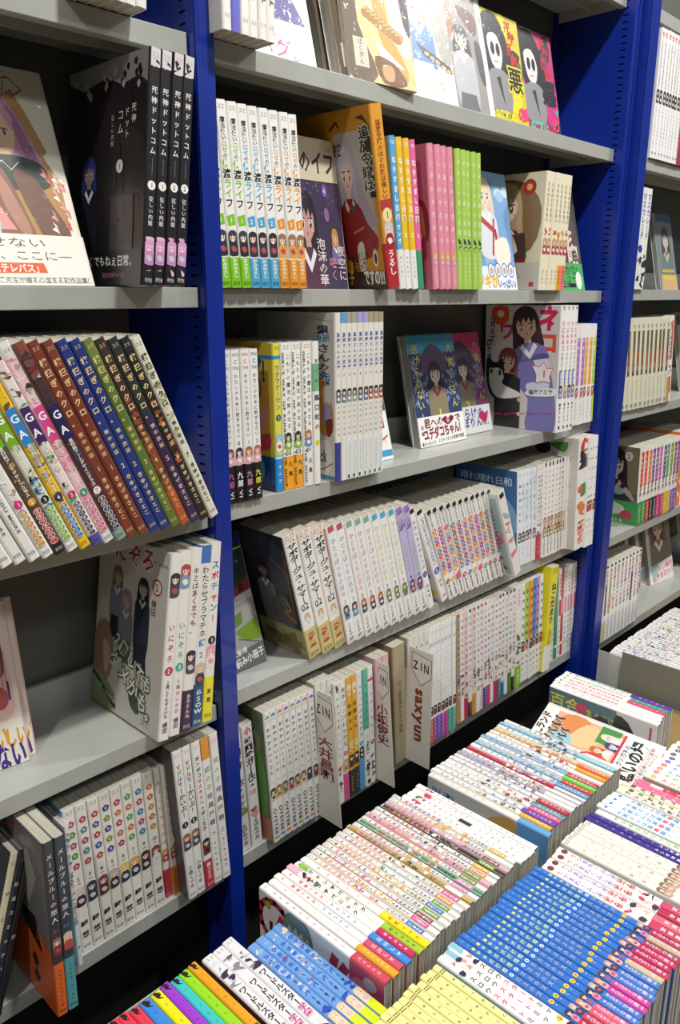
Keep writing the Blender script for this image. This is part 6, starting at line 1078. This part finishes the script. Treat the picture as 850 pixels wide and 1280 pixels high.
run(ZL, 5, (237, 1122), (289, 1096), 5, S_vdoll, ['white spine numbered 1 with tricolour title and dark open cover', 'white spine numbered 2 with tricolour title', 'white spine with red foot, lowest left shelf', 'white spine with orange left strip, lowest left shelf', 'pinkish white spine touching the blue post, lowest left shelf'], 'white comics beside the near post', h=.24, w=.16, tilt=-3.3)

# ------------------------------------------------------------------ middle bookcase, top shelf (covers face out)
G = 'spines on the top shelf of the middle bookcase'
run(ZM, 1, (279, 36), (345, 55), 6, S_mitto, ['white comic touching the near blue post, top shelf', 'violet blue spine on the top shelf, middle bookcase']+[f'{a} white spine right of the violet blue spine, top shelf' for a in ('first', 'second', 'third', 'fourth')], G, h=.21, w=.15)
FO = 'face-out books'
def foX(u, Y, z): return x_at(u, Y, z)
def fo(k, u, Y, lean, t, h, w, st, label, Z=ZM, **kw):
    faceout(foX(u, Y, Z[k]), Y, Z[k], lean, t, h, w, st, label, kw.pop('group', FO), keep=True, **kw)
fo(1, 398, .822, 14, .012, .21, .146, S_hug, 'face-out comic with pink lettering on a white band, indigo dress')
for j, (u, yy) in enumerate(((408, .846), (427, .822))):
    faceout(x_at(u, yy, ZM[1])+.09, yy, ZM[1], 14, .019, .21, .09, S_gold1, ['thick grey-edged volume beside the pink-lettered face-out comic', 'thick grey-edged volume touching the sagging gold magazine'][j], 'grey-edged volumes', keep=True)
fo(1, 522, .802, 12, .008, .257, .128, S_gold1, 'large soft magazine with gold cover, braids and white gown, sagging over the lip', name='magazine', yaw=-6)
fo(1, 575, .822, 14, .013, .21, .146, S_blonde, 'face-out comic with blonde girl in blue apron on the top shelf')
fo(1, 621, .822, 14.4, .013, .21, .146, S_blackhair, 'face-out comic with black-haired girl, numbered 1, glaring highlight')
fo(1, 663, .828, 13, .012, .182, .128, S_aku1, 'yellow face-out cover with a huge black character on the top shelf')
fo(1, 703, .834, 13, .012, .182, .128, S_aku2, 'magenta face-out cover with monochrome figure next to the blue panel')

# second shelf
run(ZM, 2, (277.6, 359), (385.4, 360), 9, S_robo, [f'{c} footed white spine, {a} of three, near blue post' for c in ('lime green', 'sky blue', 'orange') for a in ('left', 'middle', 'right')], 'white spines with coloured feet', tilt=-4.6, Y=.80)
fo(2, 437, .835, 9, .013, .205, .145, S_life, 'dark purple face-out cover with cream head, behind the orange-footed spines')
run(ZM, 2, (487, 362), (501.5, 362), 1, S_reijo, 'big gold comic with silver-haired girl in a red dress', FO, h=.244, w=.168, tilt=-11.5, Y=.785, keep=True)
run(ZM, 2, (501, 361), (531, 361), 4, S_nan, ['sky blue spine beside the big gold comic', 'yellow spine next to the sky blue spine', 'yellow spine next to the pink green-footed spine', 'hot pink spine with green foot'], 'bright spines beside the gold comic', h=.212, tilt=-9, Y=.80, front=False)
run(ZM, 2, (543, 361), (572.5, 361), 4, S_pink, ['dusty pink comic showing its cover, numbered 1', 'second dusty pink spine from its open cover', 'third dusty pink spine from its open cover', 'dusty pink spine next to the green spines'], 'dusty pink comics', h=.212, w=.15, tilt=-8, Y=.80)
run(ZM, 2, (572.5, 361), (603.5, 361), 5, S_green, [f'{a} light green spine from the dusty pink ones' for a in ORD[:5]], 'light green comics', h=.212, tilt=-6.5, Y=.80, front=False)
fo(2, 648, .82, 12, .013, .205, .15, S_tsugi, 'sky blue face-out comic between green and beige spines')
run(ZM, 2, (673.5, 362), (705, 362), 6, S_maid, ['beige comic with open cover, girl in red holding out a hand']+[f'{a} beige spine after the open maid cover' for a in ('first', 'second', 'third')]+['beige spine with orange foot', 'beige spine with pink red foot'], 'beige comics', h=.207, w=.15, tilt=1, Y=.80)
fo(2, 732, .82, 13.6, .012, .2, .146, S_hanauta, 'dark face-out comic with green band, last on the second shelf')

# third shelf
run(ZM, 3, (286, 630), (329.5, 624), 4, S_wata, [f'white and black spine, {a} of four beside the near post' for a in ('first', 'second', 'third', 'last')], 'white spines with black bands', h=.2, tilt=-1)
run(ZM, 3, (346.5, 616), (355.5, 614), 1, S_yellow, 'bright yellow comic with blue foot, its cover open to the left', 'third shelf comics', h=.205, w=.148, tilt=-1, keep=True)
run(ZM, 3, (357, 614), (392.5, 606), 3, S_girls, ['first white spine with rotated English title and orange band', 'second white spine with rotated English title and orange band', 'white spine numbered 01 with grey band'], 'third shelf comics', h=.205, w=.15, tilt=-1)
run(ZM, 3, (393.5, 606), (401.5, 604), 1, S_thinw, 'thin white spine left of the large fox cover', 'third shelf comics', h=.205, tilt=-1, front=False)
run(ZM, 3, (420, 602), (478.5, 590), 9, S_oni, ['large comic with a yellow fox-like creature on its open cover', 'sky blue headed tall spine beside the fox cover']+[f'{a} tall grey banded spine' for a in ('first', 'second')]+[f'{a} tall lilac headed spine' for a in ('first', 'second')]+[f'{a} tall tan headed spine' for a in ('first', 'second', 'third')], 'tall banded spines', h=.243, w=.17, tilt=-.6)
fo(3, 493, .85, 15, .008, .182, .11, S_smallred, 'small face-out booklet with red swirl, right of the tall spines', name='booklet')
for j in range(3):
    fo(3, 583-2.5*j, .872+.0165*j, 12, .016, .2, .141, S_nige1, ['face-out comic numbered 1, tentacle-patterned blue cover and white band', 'second copy behind the tentacle-patterned cover numbered 1', 'third copy behind the tentacle-patterned cover numbered 1'][j], group='tentacle-patterned covers')
fo(3, 616, .896, 14, .014, .2, .141, S_nige2, 'face-out comic numbered 2, magenta corner, half behind number 1', group='tentacle-patterned covers')
run(ZM, 3, (695.5, 542), (715.5, 537), 4, S_neko, ['large white comic with cat and girl in purple apron on its cover']+[f'{a} spine right of the purple apron cat cover' for a in ('first', 'second', 'third')], 'cat comics', h=.247, w=.172, tilt=-3, ts=[1, .8, .8, .8])
run(ZM, 3, (716, 534), (741, 526), 5, S_s5, [f'{a} small spine with purple panel beside the cat comics' for a in ('first', 'second')]+[f'{a} small spine with orange panel beside the far post' for a in ('first', 'second')]+['small lime green spine against the far blue post'], 'small spines beside the cat comics', h=.208, tilt=-4, front=False)

# fourth shelf
faceout(.722, .853, ZM[4], 18, .007, .205, .148, S_summer, 'sample booklet with blue sky and white dress, leaning by the near post', 'face-out books', name='sample_booklet', cat='booklet', keep=True)
run(ZM, 4, (388, 825), (434, 806), 3, S_sabo, ['white spine numbered 02 with olive foot and dark open cover', 'middle of three white spines numbered 02 with olive foot', 'third white spine numbered 02 with olive foot'], 'white spines with olive feet', h=.214, w=.104, tilt=-14)
run(ZM, 4, (435, 806), (536, 762), 10, S_hitori, [f'pale spine numbered {n}, {a} copy' for n, a in (('one', 'left'), ('one', 'right'), ('two', 'left'), ('two', 'middle'), ('two', 'right'), ('three', 'left'), ('three', 'middle'), ('three', 'right'), ('four', 'left lilac'), ('four', 'right lilac'))], 'pale numbered spines', h=.212, tilts=(-14, -17), front=False)
run(ZM, 4, (536, 762), (543.5, 758), 1, S_thinp, 'white spine with purple dots right of the lilac spines', 'fourth shelf comics', h=.205, tilt=-19, front=False)
run(ZM, 4, (553, 754), (562, 749), 1, S_star, 'white comic with a blue star on its open cover', 'fourth shelf comics', h=.205, w=.148, tilt=-25, keep=True)
run(ZM, 4, (562, 749), (638, 718), 12, S_dots, [f'{a} dotted white spine from the blue star cover' for a in ORD[:12]], 'dotted white spines', h=.2, tilts=(-24, -20), front=False)
run(ZM, 4, (643, 722), (652.5, 717), 1, S_flam, 'white comic with pink flamingo cover leaning over the dotted spines', 'fourth shelf comics', h=.2, w=.14, tilt=-24, keep=True)
run(ZM, 4, (646.5, 709), (669, 700), 5, S_hare, ['comic with a wide blue sky cover', 'first white spine right of the blue sky cover', 'second white spine right of the blue sky cover', 'third white spine right of the blue sky cover', 'fourth white spine right of the blue sky cover'], 'blue sky comics', h=.205, w=.15, tilt=-6)
run(ZM, 4, (669.5, 700), (677, 697), 2, S_reds, [f'{a} white spine with red foot, fourth shelf' for a in ('left', 'right')], 'fourth shelf comics', h=.207, tilt=-5, front=False)
run(ZM, 4, (677.5, 697), (707, 686), 7, S_faces, [f'{a} spine with small brown-haired faces, from the red-footed pair' for a in ORD[:7]], 'spines with small faces', h=.21, tilt=-5, front=False)
run(ZM, 4, (707, 686), (717, 683), 2, S_yel2, ['white spine with purple patch next to the yellow-patterned spine', 'yellow-patterned spine next to the strawberry comic'], 'fourth shelf comics', h=.21, tilt=-5, front=False)
run(ZM, 4, (718, 688), (730, 684), 1, S_straw, 'thick white comic with strawberry and fruit drawings', 'strawberry comics', h=.25, w=.17, tilt=-4, keep=True)
run(ZM, 4, (730, 684), (741, 681), 3, S_dotsr, [f'{a} tall white spine right of the strawberry comic' for a in ORD[:3]], 'strawberry comics', h=.25, tilt=-4, front=False)

# fifth shelf
G = 'lowest shelf of the middle bookcase'
run(ZM, 5, (302, 1066), (329, 1052), 2, S_gals, ['white spine with black title touching the near post, lowest shelf', 'thick white spine with black title, second from the near post'], G, h=.212, w=.15, tilt=-4, ts=[1, 1])
run(ZM, 5, (343, 1052), (402, 1019), 8, S_oyster, [f'white spine with {c} half-moon, numbered {("one two three four five six seven eight").split()[i]}' for i, c in enumerate(('green', 'blue', 'orange', 'purple', 'green', 'blue', 'orange', 'purple'))], 'white spines with half-moons', h=.23, w=.155, tilt=-4)
run(ZM, 5, (403.5, 1014), (423.5, 1003), 3, S_oi, [f'{a} grey-white spine hidden behind the first author card' for a in ORD[:3]], G, h=.236, tilt=-4, front=False)
run(ZM, 5, (424, 1005), (471, 977), 7, S_ko, ['white spine with green and red dots right of the first author card', 'white spine with pink foot', 'left yellow spine with dark foot', 'right yellow spine with dark foot', 'white spine with blue foot beside the yellow pair', 'teal-headed white spine', 'white spine touching the second author card'], G, h=.226, tilts=(-3.5, -3.5), front=False)
run(ZM, 5, (475, 972), (491, 962), 2, S_pinkw, [f'{a} pink spine behind the second author card' for a in ('left', 'right')], G, h=.232, tilt=-4, front=False)
run(ZM, 5, (495, 956), (509.5, 947), 1, S_beige, 'thick tan paper-wrapped volume left of the third author card', G, h=.235, w=.15, tilt=-4, keep=True, front=False)
run(ZM, 5, (513, 945), (538, 930), 4, S_oi, [f'{a} white spine hidden behind the third author card' for a in ORD[:4]], G, h=.24, tilt=-4, front=False, idx=[0, 2, 0, 2])
run(ZM, 5, (538, 929), (570, 911), 7, S_sax, ['white spine with orange foot right of the third author card', 'first white spine with purple foot', 'second white spine with purple foot', 'third white spine with purple foot', 'white spine with magenta foot', 'left white spine with mint foot', 'right white spine with mint foot'], 'white spines with bright feet', h=.24, w=.155, tilt=-4)
run(ZM, 5, (572, 906), (643, 861), 16, S_dense, '{o} narrow spine after the mint-footed pair, lowest shelf', 'narrow spines on the lowest shelf', h=.238, tilt=-5, front=False)
run(ZM, 5, (643, 862), (650.5, 857), 1, S_cactus, 'white spine with cactus and lime green foot', G, h=.24, tilt=-5, front=False)
run(ZM, 5, (651, 854), (677, 838), 6, S_tops, ['plain topped spine right of the cactus spine', 'spine with green upper half', 'spine with orange upper half', 'spine with blue upper half', 'spine with lilac upper half', 'plain topped spine before the tall yellow one'], 'spines with coloured upper halves', h=.235, tilt=-5, front=False)
run(ZM, 5, (677.5, 841), (686.5, 836), 1, S_tally, 'tall bright yellow spine tilted right among white ones', G, h=.246, tilt=2, front=False)
run(ZM, 5, (687.5, 828), (717.5, 808), 8, S_stripe, '{o} striped spine after the tall yellow one', 'striped spines by the far post', h=.222, tilt=-5, front=False)

# ------------------------------------------------------------------ right bookcase
G = 'comics on the right bookcase'
YR = D*.975-.006
run(ZR, 1, (813, 195), (845, 201), 9, S_r1, ['white comic with open white cover against the far post']+[f'{a} tall white spine right of the open white cover' for a in ORD[:8]], 'tall white spines, right bookcase', h=.243, w=.165, Y=YR)
run(ZR, 1, (845, 201), (860, 204), 3, S_r1c, ['crimson spine at the right edge, upper shelf', 'indigo spine at the right edge, upper shelf', 'orange spine at the right edge, upper shelf'], G, h=.22, Y=YR, front=False)
run(ZR, 2, (786, 361), (804.5, 361), 3, S_r2, ['navy spine beside the far post, right bookcase', 'white spine with blue title, right bookcase', 'white spine with green patch, right bookcase'], G, h=.207, Y=YR)
faceout(x_at(848, .83, ZR[2]), .83, ZR[2], 13, .012, .182, .105, S_r2f, 'small grey-blue face-out comic with gold foot, right bookcase', FO, keep=True)
run(ZR, 3, (775, 516), (832, 500), 11, S_r3, ['cream spine half behind the far post, right bookcase']+[f'{a} cream brown-striped spine, right bookcase' for a in ORD[:10]], 'cream brown-striped spines', h=.205, tilt=-7, Y=YR, front=False)
run(ZR, 3, (831.5, 500), (838, 498), 1, S_r3o, 'white spine with orange stripe beside the blonde face-out cover', G, h=.207, tilt=-8, Y=YR, front=False)
faceout(x_at(880, .84, ZR[3]), .84, ZR[3], 12, .012, .215, .15, S_r3f, 'blonde girl face-out cover cut by the right edge', FO, keep=True)
run(ZR, 4, (795.5, 658), (844, 635), 11, S_r4, ['comic with black-haired woman cover and green band', 'red spine with green band beside the black-haired woman', 'orange spine with red band', 'left purple spine with black band', 'right purple spine with black band', 'hot pink spine with pink band', 'navy spine with pink band', 'left green spine with gold band', 'right green spine with gold band', 'crimson spine with lilac band', 'blue spine with lilac band'], 'rainbow spines, right bookcase', h=.2, w=.145, tilt=-5)
run(ZR, 4, (844, 635), (866, 622), 4, S_r4o, ['orange spine ending the rainbow row', 'white cat-patterned spine at the right edge', 'second white cat-patterned spine at the right edge', 'blue spine at the right edge, rainbow shelf'], G, h=.207, tilt=-4, front=False, ts=[.7, 1, 1, .5])
run(ZR, 5, (746, 806), (796, 776), 11, S_r5, '{o} white spine from the far post, lowest right shelf', 'white spines, lowest right shelf', h=.2, tilt=-3, front=False)
for j in range(3):
    faceout(x_at(843-4*j, .845, ZR[5])-.004*j, .845+.019*j, ZR[5], 13, .018, .21, .13, S_r5f, ['thick face-out comic with brown-haired figure, pink letters on band', 'second thick copy behind the brown-haired cover', 'third thick copy behind the brown-haired cover'][j], FO, yaw=-8, keep=True)
faceout(x_at(880, .85, ZR[5]), .85, ZR[5], 13, .012, .215, .15, S_r5g, 'tan food-patterned cover with large D, cut by the right edge', FO, keep=True)

# ------------------------------------------------------------------ display table, rear row (nearest the bookcases)
k = .745/.724
xs = [.283, .295, .307, .319, .331, .345, .358, .370, .382, .395, .4065]
for i in range(10):
    c = ['crimson', 'crimson', 'crimson', 'red', 'blue', 'yellow', 'purple', 'turquoise', 'lime green', 'orange']
    cc = [0, 0, 0, 1, 2, 3, 4, 5, 6, 7][i]
    tab(xs[i]*k, xs[i+1]*k, 1, .452, S_col8, ['outermost crimson spine at the bottom edge', 'second crimson spine at the bottom edge', 'crimson spine left of the red one at the bottom edge', 'red comic left of the blue one at the bottom edge', 'blue comic between red and yellow ones', 'yellow comic between blue and purple ones', 'purple comic on the table, bottom left', 'turquoise comic on the table, bottom left', 'lime green comic on the table, bottom left', 'orange comic beside the black and white spines'][i], 'single-coloured comics on the table', h=.182, w=.128, z=-.745, idx=[cc], tilt=-5)
tab(.421, .468, 3, .447, S_bw, [f'black and white manga spine, {a} of three, beside the orange comic' for a in ('left', 'middle', 'right')], 'black and white spines', h=.182, w=.128, z=-.741, tilt=-4)
tab(.470, .524, 4, .425, S_lb, ['light blue wrapped spine beside the black and white ones', 'second light blue wrapped spine', 'cream and blue wrapped spine', 'light blue wrapped spine before the large white cover'], 'light blue wrapped comics', h=.182, w=.128, z=-.742, tilt=-4)
tab(.531, .544, 1, .445, S_qa, 'white comic showing its cover, grey-haired girl and red lower band', 'rear table row', w=.146, keep=True)
tab(.545, .612, 6, .446, S_a2, ['white spine with amber foot', 'white spine with rose foot', 'white spine with blue foot', 'white spine with crimson foot', 'white spine with lime foot', 'white spine with yellow foot'], 'white spines behind the grey-haired cover', front=False)
tab(.612, .800, 19, .446, S_arow, '{o} patterned spine after the yellow-footed one, rear table row', 'patterned spines, rear table row', front=False)
tab(.800, .846, 4, .441, S_whites, '{o} plain white spine before the grey moon cover', 'plain white table spines', front=False, h=.205)
tab(.872, .884, 1, .443, S_showa, 'comic with grey moon and golden hair cover, blue lower band', 'rear table row', keep=True)
tab(.885, 1.101, 19, .446, S_brow, '{o} spine after the grey moon cover, rear table row', 'mixed spines, rear table row', front=False)
tab(1.266, 1.280, 1, .456, S_yuri, 'comic with slate cover, yellow characters and pink dots', 'rear table row', keep=True)
tab(1.281, 1.345, 5, .460, S_drow, ['white spine directly behind the slate cover', 'second white spine behind the slate cover', 'white spine with rose foot behind the slate cover', 'white spine with green foot behind the slate cover', 'white spine with violet foot, rearmost of its pack'], 'pack behind the slate cover', front=False, stag=.004)
# the leaning magazines: front covers up
for j in range(4):
    M = Matrix.Translation((1.256, .432, CAMZ-.7515)) @ Matrix.Rotation(R(62), 4, 'Y') @ Matrix.Translation((.0127*j+.0062, 0, 0)) @ Matrix.Rotation(R(-90), 4, 'X')
    book(M, .0122, .225, .158, S_magz, 0, ['topmost magazine with black katakana title lying slanted on the table', 'second magazine in the slanted stack', 'third magazine in the slanted stack', 'lowest magazine in the slanted stack'][j], 'slanted magazine stack', front=(j == 0), name='magazine', cat='magazine', keep=True)
# table two, beyond the divider plate
ke = .807/.724
tab(1.655, 2.06, 36, .548, S_erow, lambda i: f'{ORD[i] if i < 30 else "far"+" rear"*0} fine white spine from the clear plate' if i < 30 else ['thirty-first', 'thirty-second', 'thirty-third', 'thirty-fourth', 'thirty-fifth', 'thirty-sixth'][i-30]+' fine white spine from the clear plate', 'fine white spines beyond the divider', h=.182, w=.134, z=-.807, front=False) if False else None
for i in range(34):
    w_ = ORD[i] if i < 30 else ['thirty-first', 'thirty-second', 'thirty-third', 'thirty-fourth'][i-30]
    x0 = 1.655+.0112*i
    tab(x0, x0+.0112, 1, .545, S_erow, f'{w_} fine white spine beyond the grey divider plate', 'fine white spines beyond the divider', h=.182, w=.134, z=-.807, front=(i == 0), idx=[i])
tag(solid('divider_plate', [(1.638, 1.6395, .20, .688, CAMZ-.944, CAMZ-.789)], TRAY, None, .0006), 'dark grey metal divider plate standing at the far end of the table', 'divider plate')
tag(solid('clear_plate', [(1.6455, 1.6475, .60, .748, CAMZ-.944, CAMZ-.806)], CLEAR, None, .0006), 'clear acrylic plate left of the dark grey divider plate', 'acrylic plate')
tag(solid('book_rest', [(.468, .545, .655, .69, CAMZ+TB+.0006, CAMZ+TB+.0022)], PALETRAY), 'pale flat book rest behind the large white cover near the post', 'book rest')

# front row
tab(.468, .593, 13, .225, S_yel, '{o} pale yellow spine from the bottom edge, front table row', 'pale yellow comics', h=.197, w=.14, front=False)
tab(.597, .6325, 3, .226, S_wp, ['white spine with yellow badge beside the pale yellow comics', 'second white spine with yellow badge', 'white spine with pink badge before the blue comics'], 'white spines before the blue comics', h=.2, w=.146, front=False)
BN = ORD[:18]
tab(.633, .811, 18, .228, S_blue, [f'{a} bright blue spine counting from the white ones at the bottom' for a in BN], 'bright blue comics', h=.197, w=.146, front=False)
tab(.812, .866, 4, .222, S_rw, ['white spine with tan cover edge, behind the blue comics', 'second white spine behind the blue comics', 'third white spine behind the blue comics', 'white spine touching the cream cover'], 'white spines behind the blue comics', h=.197, w=.146, front=False)
tab(.873, .945, 6, .226, S_cream, ['cream comic with line-drawn grey cover and red lower band']+[f'{a} cream spine behind the line-drawn cover' for a in ORD[:5]], 'cream comics', h=.197, w=.146, keep=True)
tab(.946, .966, 2, .226, S_purple, ['deep purple spine nearer the cream comics', 'deep purple spine farther from the cream comics'], 'deep purple comics', h=.2, w=.146, front=False)
tab(.967, .980, 1, .222, S_wg, 'white spine with green dashes beside the purple ones', 'front table row', h=.2, front=False)
tab(.984, 1.036, 4, .226, S_nb, [f'white spine with pale blue lettering, {a} from the green-dashed one' for a in ORD[:4]], 'pale blue lettered comics', h=.2)
tab(1.037, 1.071, 3, .224, S_navy, ['white spine with large navy lettering', 'first cream spine after the navy lettering', 'second cream spine after the navy lettering'], 'cream and navy comics', h=.2, front=False)
tab(1.072, 1.095, 3, .222, S_pk, ['first rose pink spine', 'second rose pink spine', 'rose and red spine beside the rainbow-lettered ones'], 'rose pink comics', h=.19, front=False)
tab(1.106, 1.245, 10, .222, S_rb, '{o} white rainbow-lettered spine from the rose pink comics', 'rainbow-lettered comics', h=.19)
tab(1.25, 1.34, 7, .218, S_whites, '{o} white spine beyond the rainbow-lettered comics', 'far front-row spines', h=.19, idx=[0, 2, 3, 0, 2, 3, 0])

# ------------------------------------------------------------------ author cards between the books
def card(X, ybl, ybr, ytl, ytr, name, col, latin, label):
    q = .978; X, ybl, ybr, ytl, ytr = X*q, ybl*q, ybr*q, ytl*q, ytr*q
    z0, z1 = CAMZ-.8195, CAMZ-.596
    root = bpy.data.objects.new('author_card', None); C.objects.link(root); root.location = (X, .77, z0)
    tag(root, label, 'shop sign', 'author cards')
    zz = z1-z0
    md = MD(); t = .0018
    A = [(ybl+.075, 0), (ybr, 0), (ytr, zz), (ytl+.075, zz)]
    f0 = [(-t/2, y-.77, z) for y, z in A]; f1 = [(t/2, y-.77, z) for y, z in A]
    W = lin('#e7e3d6')
    md.face(f0, W); md.face(f1[::-1], W)
    for i in range(4):
        j = (i+1) % 4; md.face([f0[j], f0[i], f1[i], f1[j]], lin('#b9b7b0'))
    link('card_sheet', md.mesh('card_sheet', PRINT), root)
    wv = ybl-ybr
    def place(u, v, e):
        f = v/zz; y = (ytl*f+ybl*(1-f))-u*((ytl-ytr)*f+(ybl-ybr)*(1-f))/wv
        return (-t/2-e, y-.77, v)
    a = Art(wv, zz, place)
    p = [(.06, .965), (.95, .94), (.95, .79), (.5, .70), (.06, .82), (.06, .965)]
    a.poly([(wv*x, zz*y) for x, y in p[:-1]], '#efece2'); a.path([(wv*x, zz*y) for x, y in p], .0013, '#8a3f38')
    a.text('Z', wv*.25, zz*.865, .022, '#1d1d22', 2, 0, fit=wv*.26); a.text('I', wv*.5, zz*.865, .022, '#b3462f', 2, 0, fit=wv*.12); a.text('N', wv*.73, zz*.86, .025, '#1d1d22', 2, 0, fit=wv*.26)
    if latin: a.text(name, wv*.5, zz*.43, wv*.62, col, 3, -math.pi/2, fit=zz*.47)
    else: a.vtext(name, wv*.5, zz*.66, zz*.66-zz*.30*1.12, wv*.72, col, 2)
    link('card_emblem', a.pic.mesh('card_emblem', PRINT), root)['kind'] = 'stuff'; link('card_lettering', a.txt.mesh('card_lettering', PRINT), root)['kind'] = 'stuff'
card(.793, .812, .762, .827, .784, '大井昌和', '#8c2233', False, 'first author card, dark red characters under a pentagon emblem, nearest the post')
card(.9365, .812, .772, .827, .792, '小坂俊史', '#8c2233', False, 'second author card, dark red characters, between yellow spines and tan volume')
card(1.0225, .811, .763, .811, .762, 'saxyun', '#8c3f28', True, 'third author card with rotated Latin lettering, farthest from the near post')

# ------------------------------------------------------------------ build every book; the smallest beyond three hundred become one object
def key_of(b): return (id(b['st']), b['i'] if not isinstance(b['st'].get('items'), list) else (b['i'] if callable(b['st'].get('base')) or callable(b['st'].get('bands')) else 0), round(b['t'], 4), b['h'], b['w'], b['front'])
def size_of(b):
    P = [b['M'] @ Vector((x, 0, z)) for x in (-b['t']/2, b['t']/2) for z in (0, b['h'])]
    uv = []
    for p in P:
        q = np.array(p)-np.array([0, 0, CAMZ]); d = q @ CW; uv.append((425+F*(q @ CR)/d, 640-F*(q @ CU)/d))
    uv = np.array(uv); vis = sum(-5 < u < 850 and -5 < v < 1290 for u, v in uv)
    return abs((uv[1][0]-uv[0][0])*(uv[2][1]-uv[0][1])-(uv[1][1]-uv[0][1])*(uv[2][0]-uv[0][0]))*.5+np.hypot(*(uv[1]-uv[0]))*40 if vis else 0
comics = [b for b in BOOKS if b['name'] == 'comic_book']
for b in comics: b['size'] = 1e9 if b['keep'] or b['front'] else size_of(b)
comics.sort(key=lambda b: -b['size'])
LIMIT = 300
small = set(id(b) for b in comics[LIMIT:])
def mt_kind(n): return any(q in n for q in ('lettering', 'artwork', 'print'))
CACHE = {}; STUFF_P, STUFF_G = MD(), MD()
for b in BOOKS:
    kk = key_of(b)
    if kk not in CACHE:
        CACHE[kk] = [book_parts(b['t'], b['h'], b['w'], b['st'], b['i'], b['front']), None]
    parts, me = CACHE[kk]
    if id(b) in small:
        for n, (md, mt) in parts.items(): (STUFF_G if mt is PAGES else STUFF_P).extend(md, b['M'])
        continue
    if me is None: me = CACHE[kk][1] = {n: md.mesh(n, mt) for n, (md, mt) in parts.items()}
    root = bpy.data.objects.new(b['name'], None); C.objects.link(root); root.empty_display_size = .02
    root.matrix_world = b['M']; tag(root, b['label'], b['cat'], b['group'])
    for n, e in me.items():
        c = link(n, e, root)
        if mt_kind(n): c['kind'] = 'stuff'
if STUFF_P.v:
    o = link('packed_comic_spines', STUFF_P.mesh('packed_comic_spines', PRINT)); me = o.data
    n0 = len(STUFF_P.v)
    tag(o, 'the smallest, most distant comics filling the rows between the larger spines', 'comic books', kind='stuff')
    o2 = link('packed_page_blocks', STUFF_G.mesh('packed_page_blocks', PAGES), o); o2['kind'] = 'stuff'
print('BOOKS', len(BOOKS), 'comics', len(comics), 'merged', len(small))
bpy.data.objects.remove(_fo)
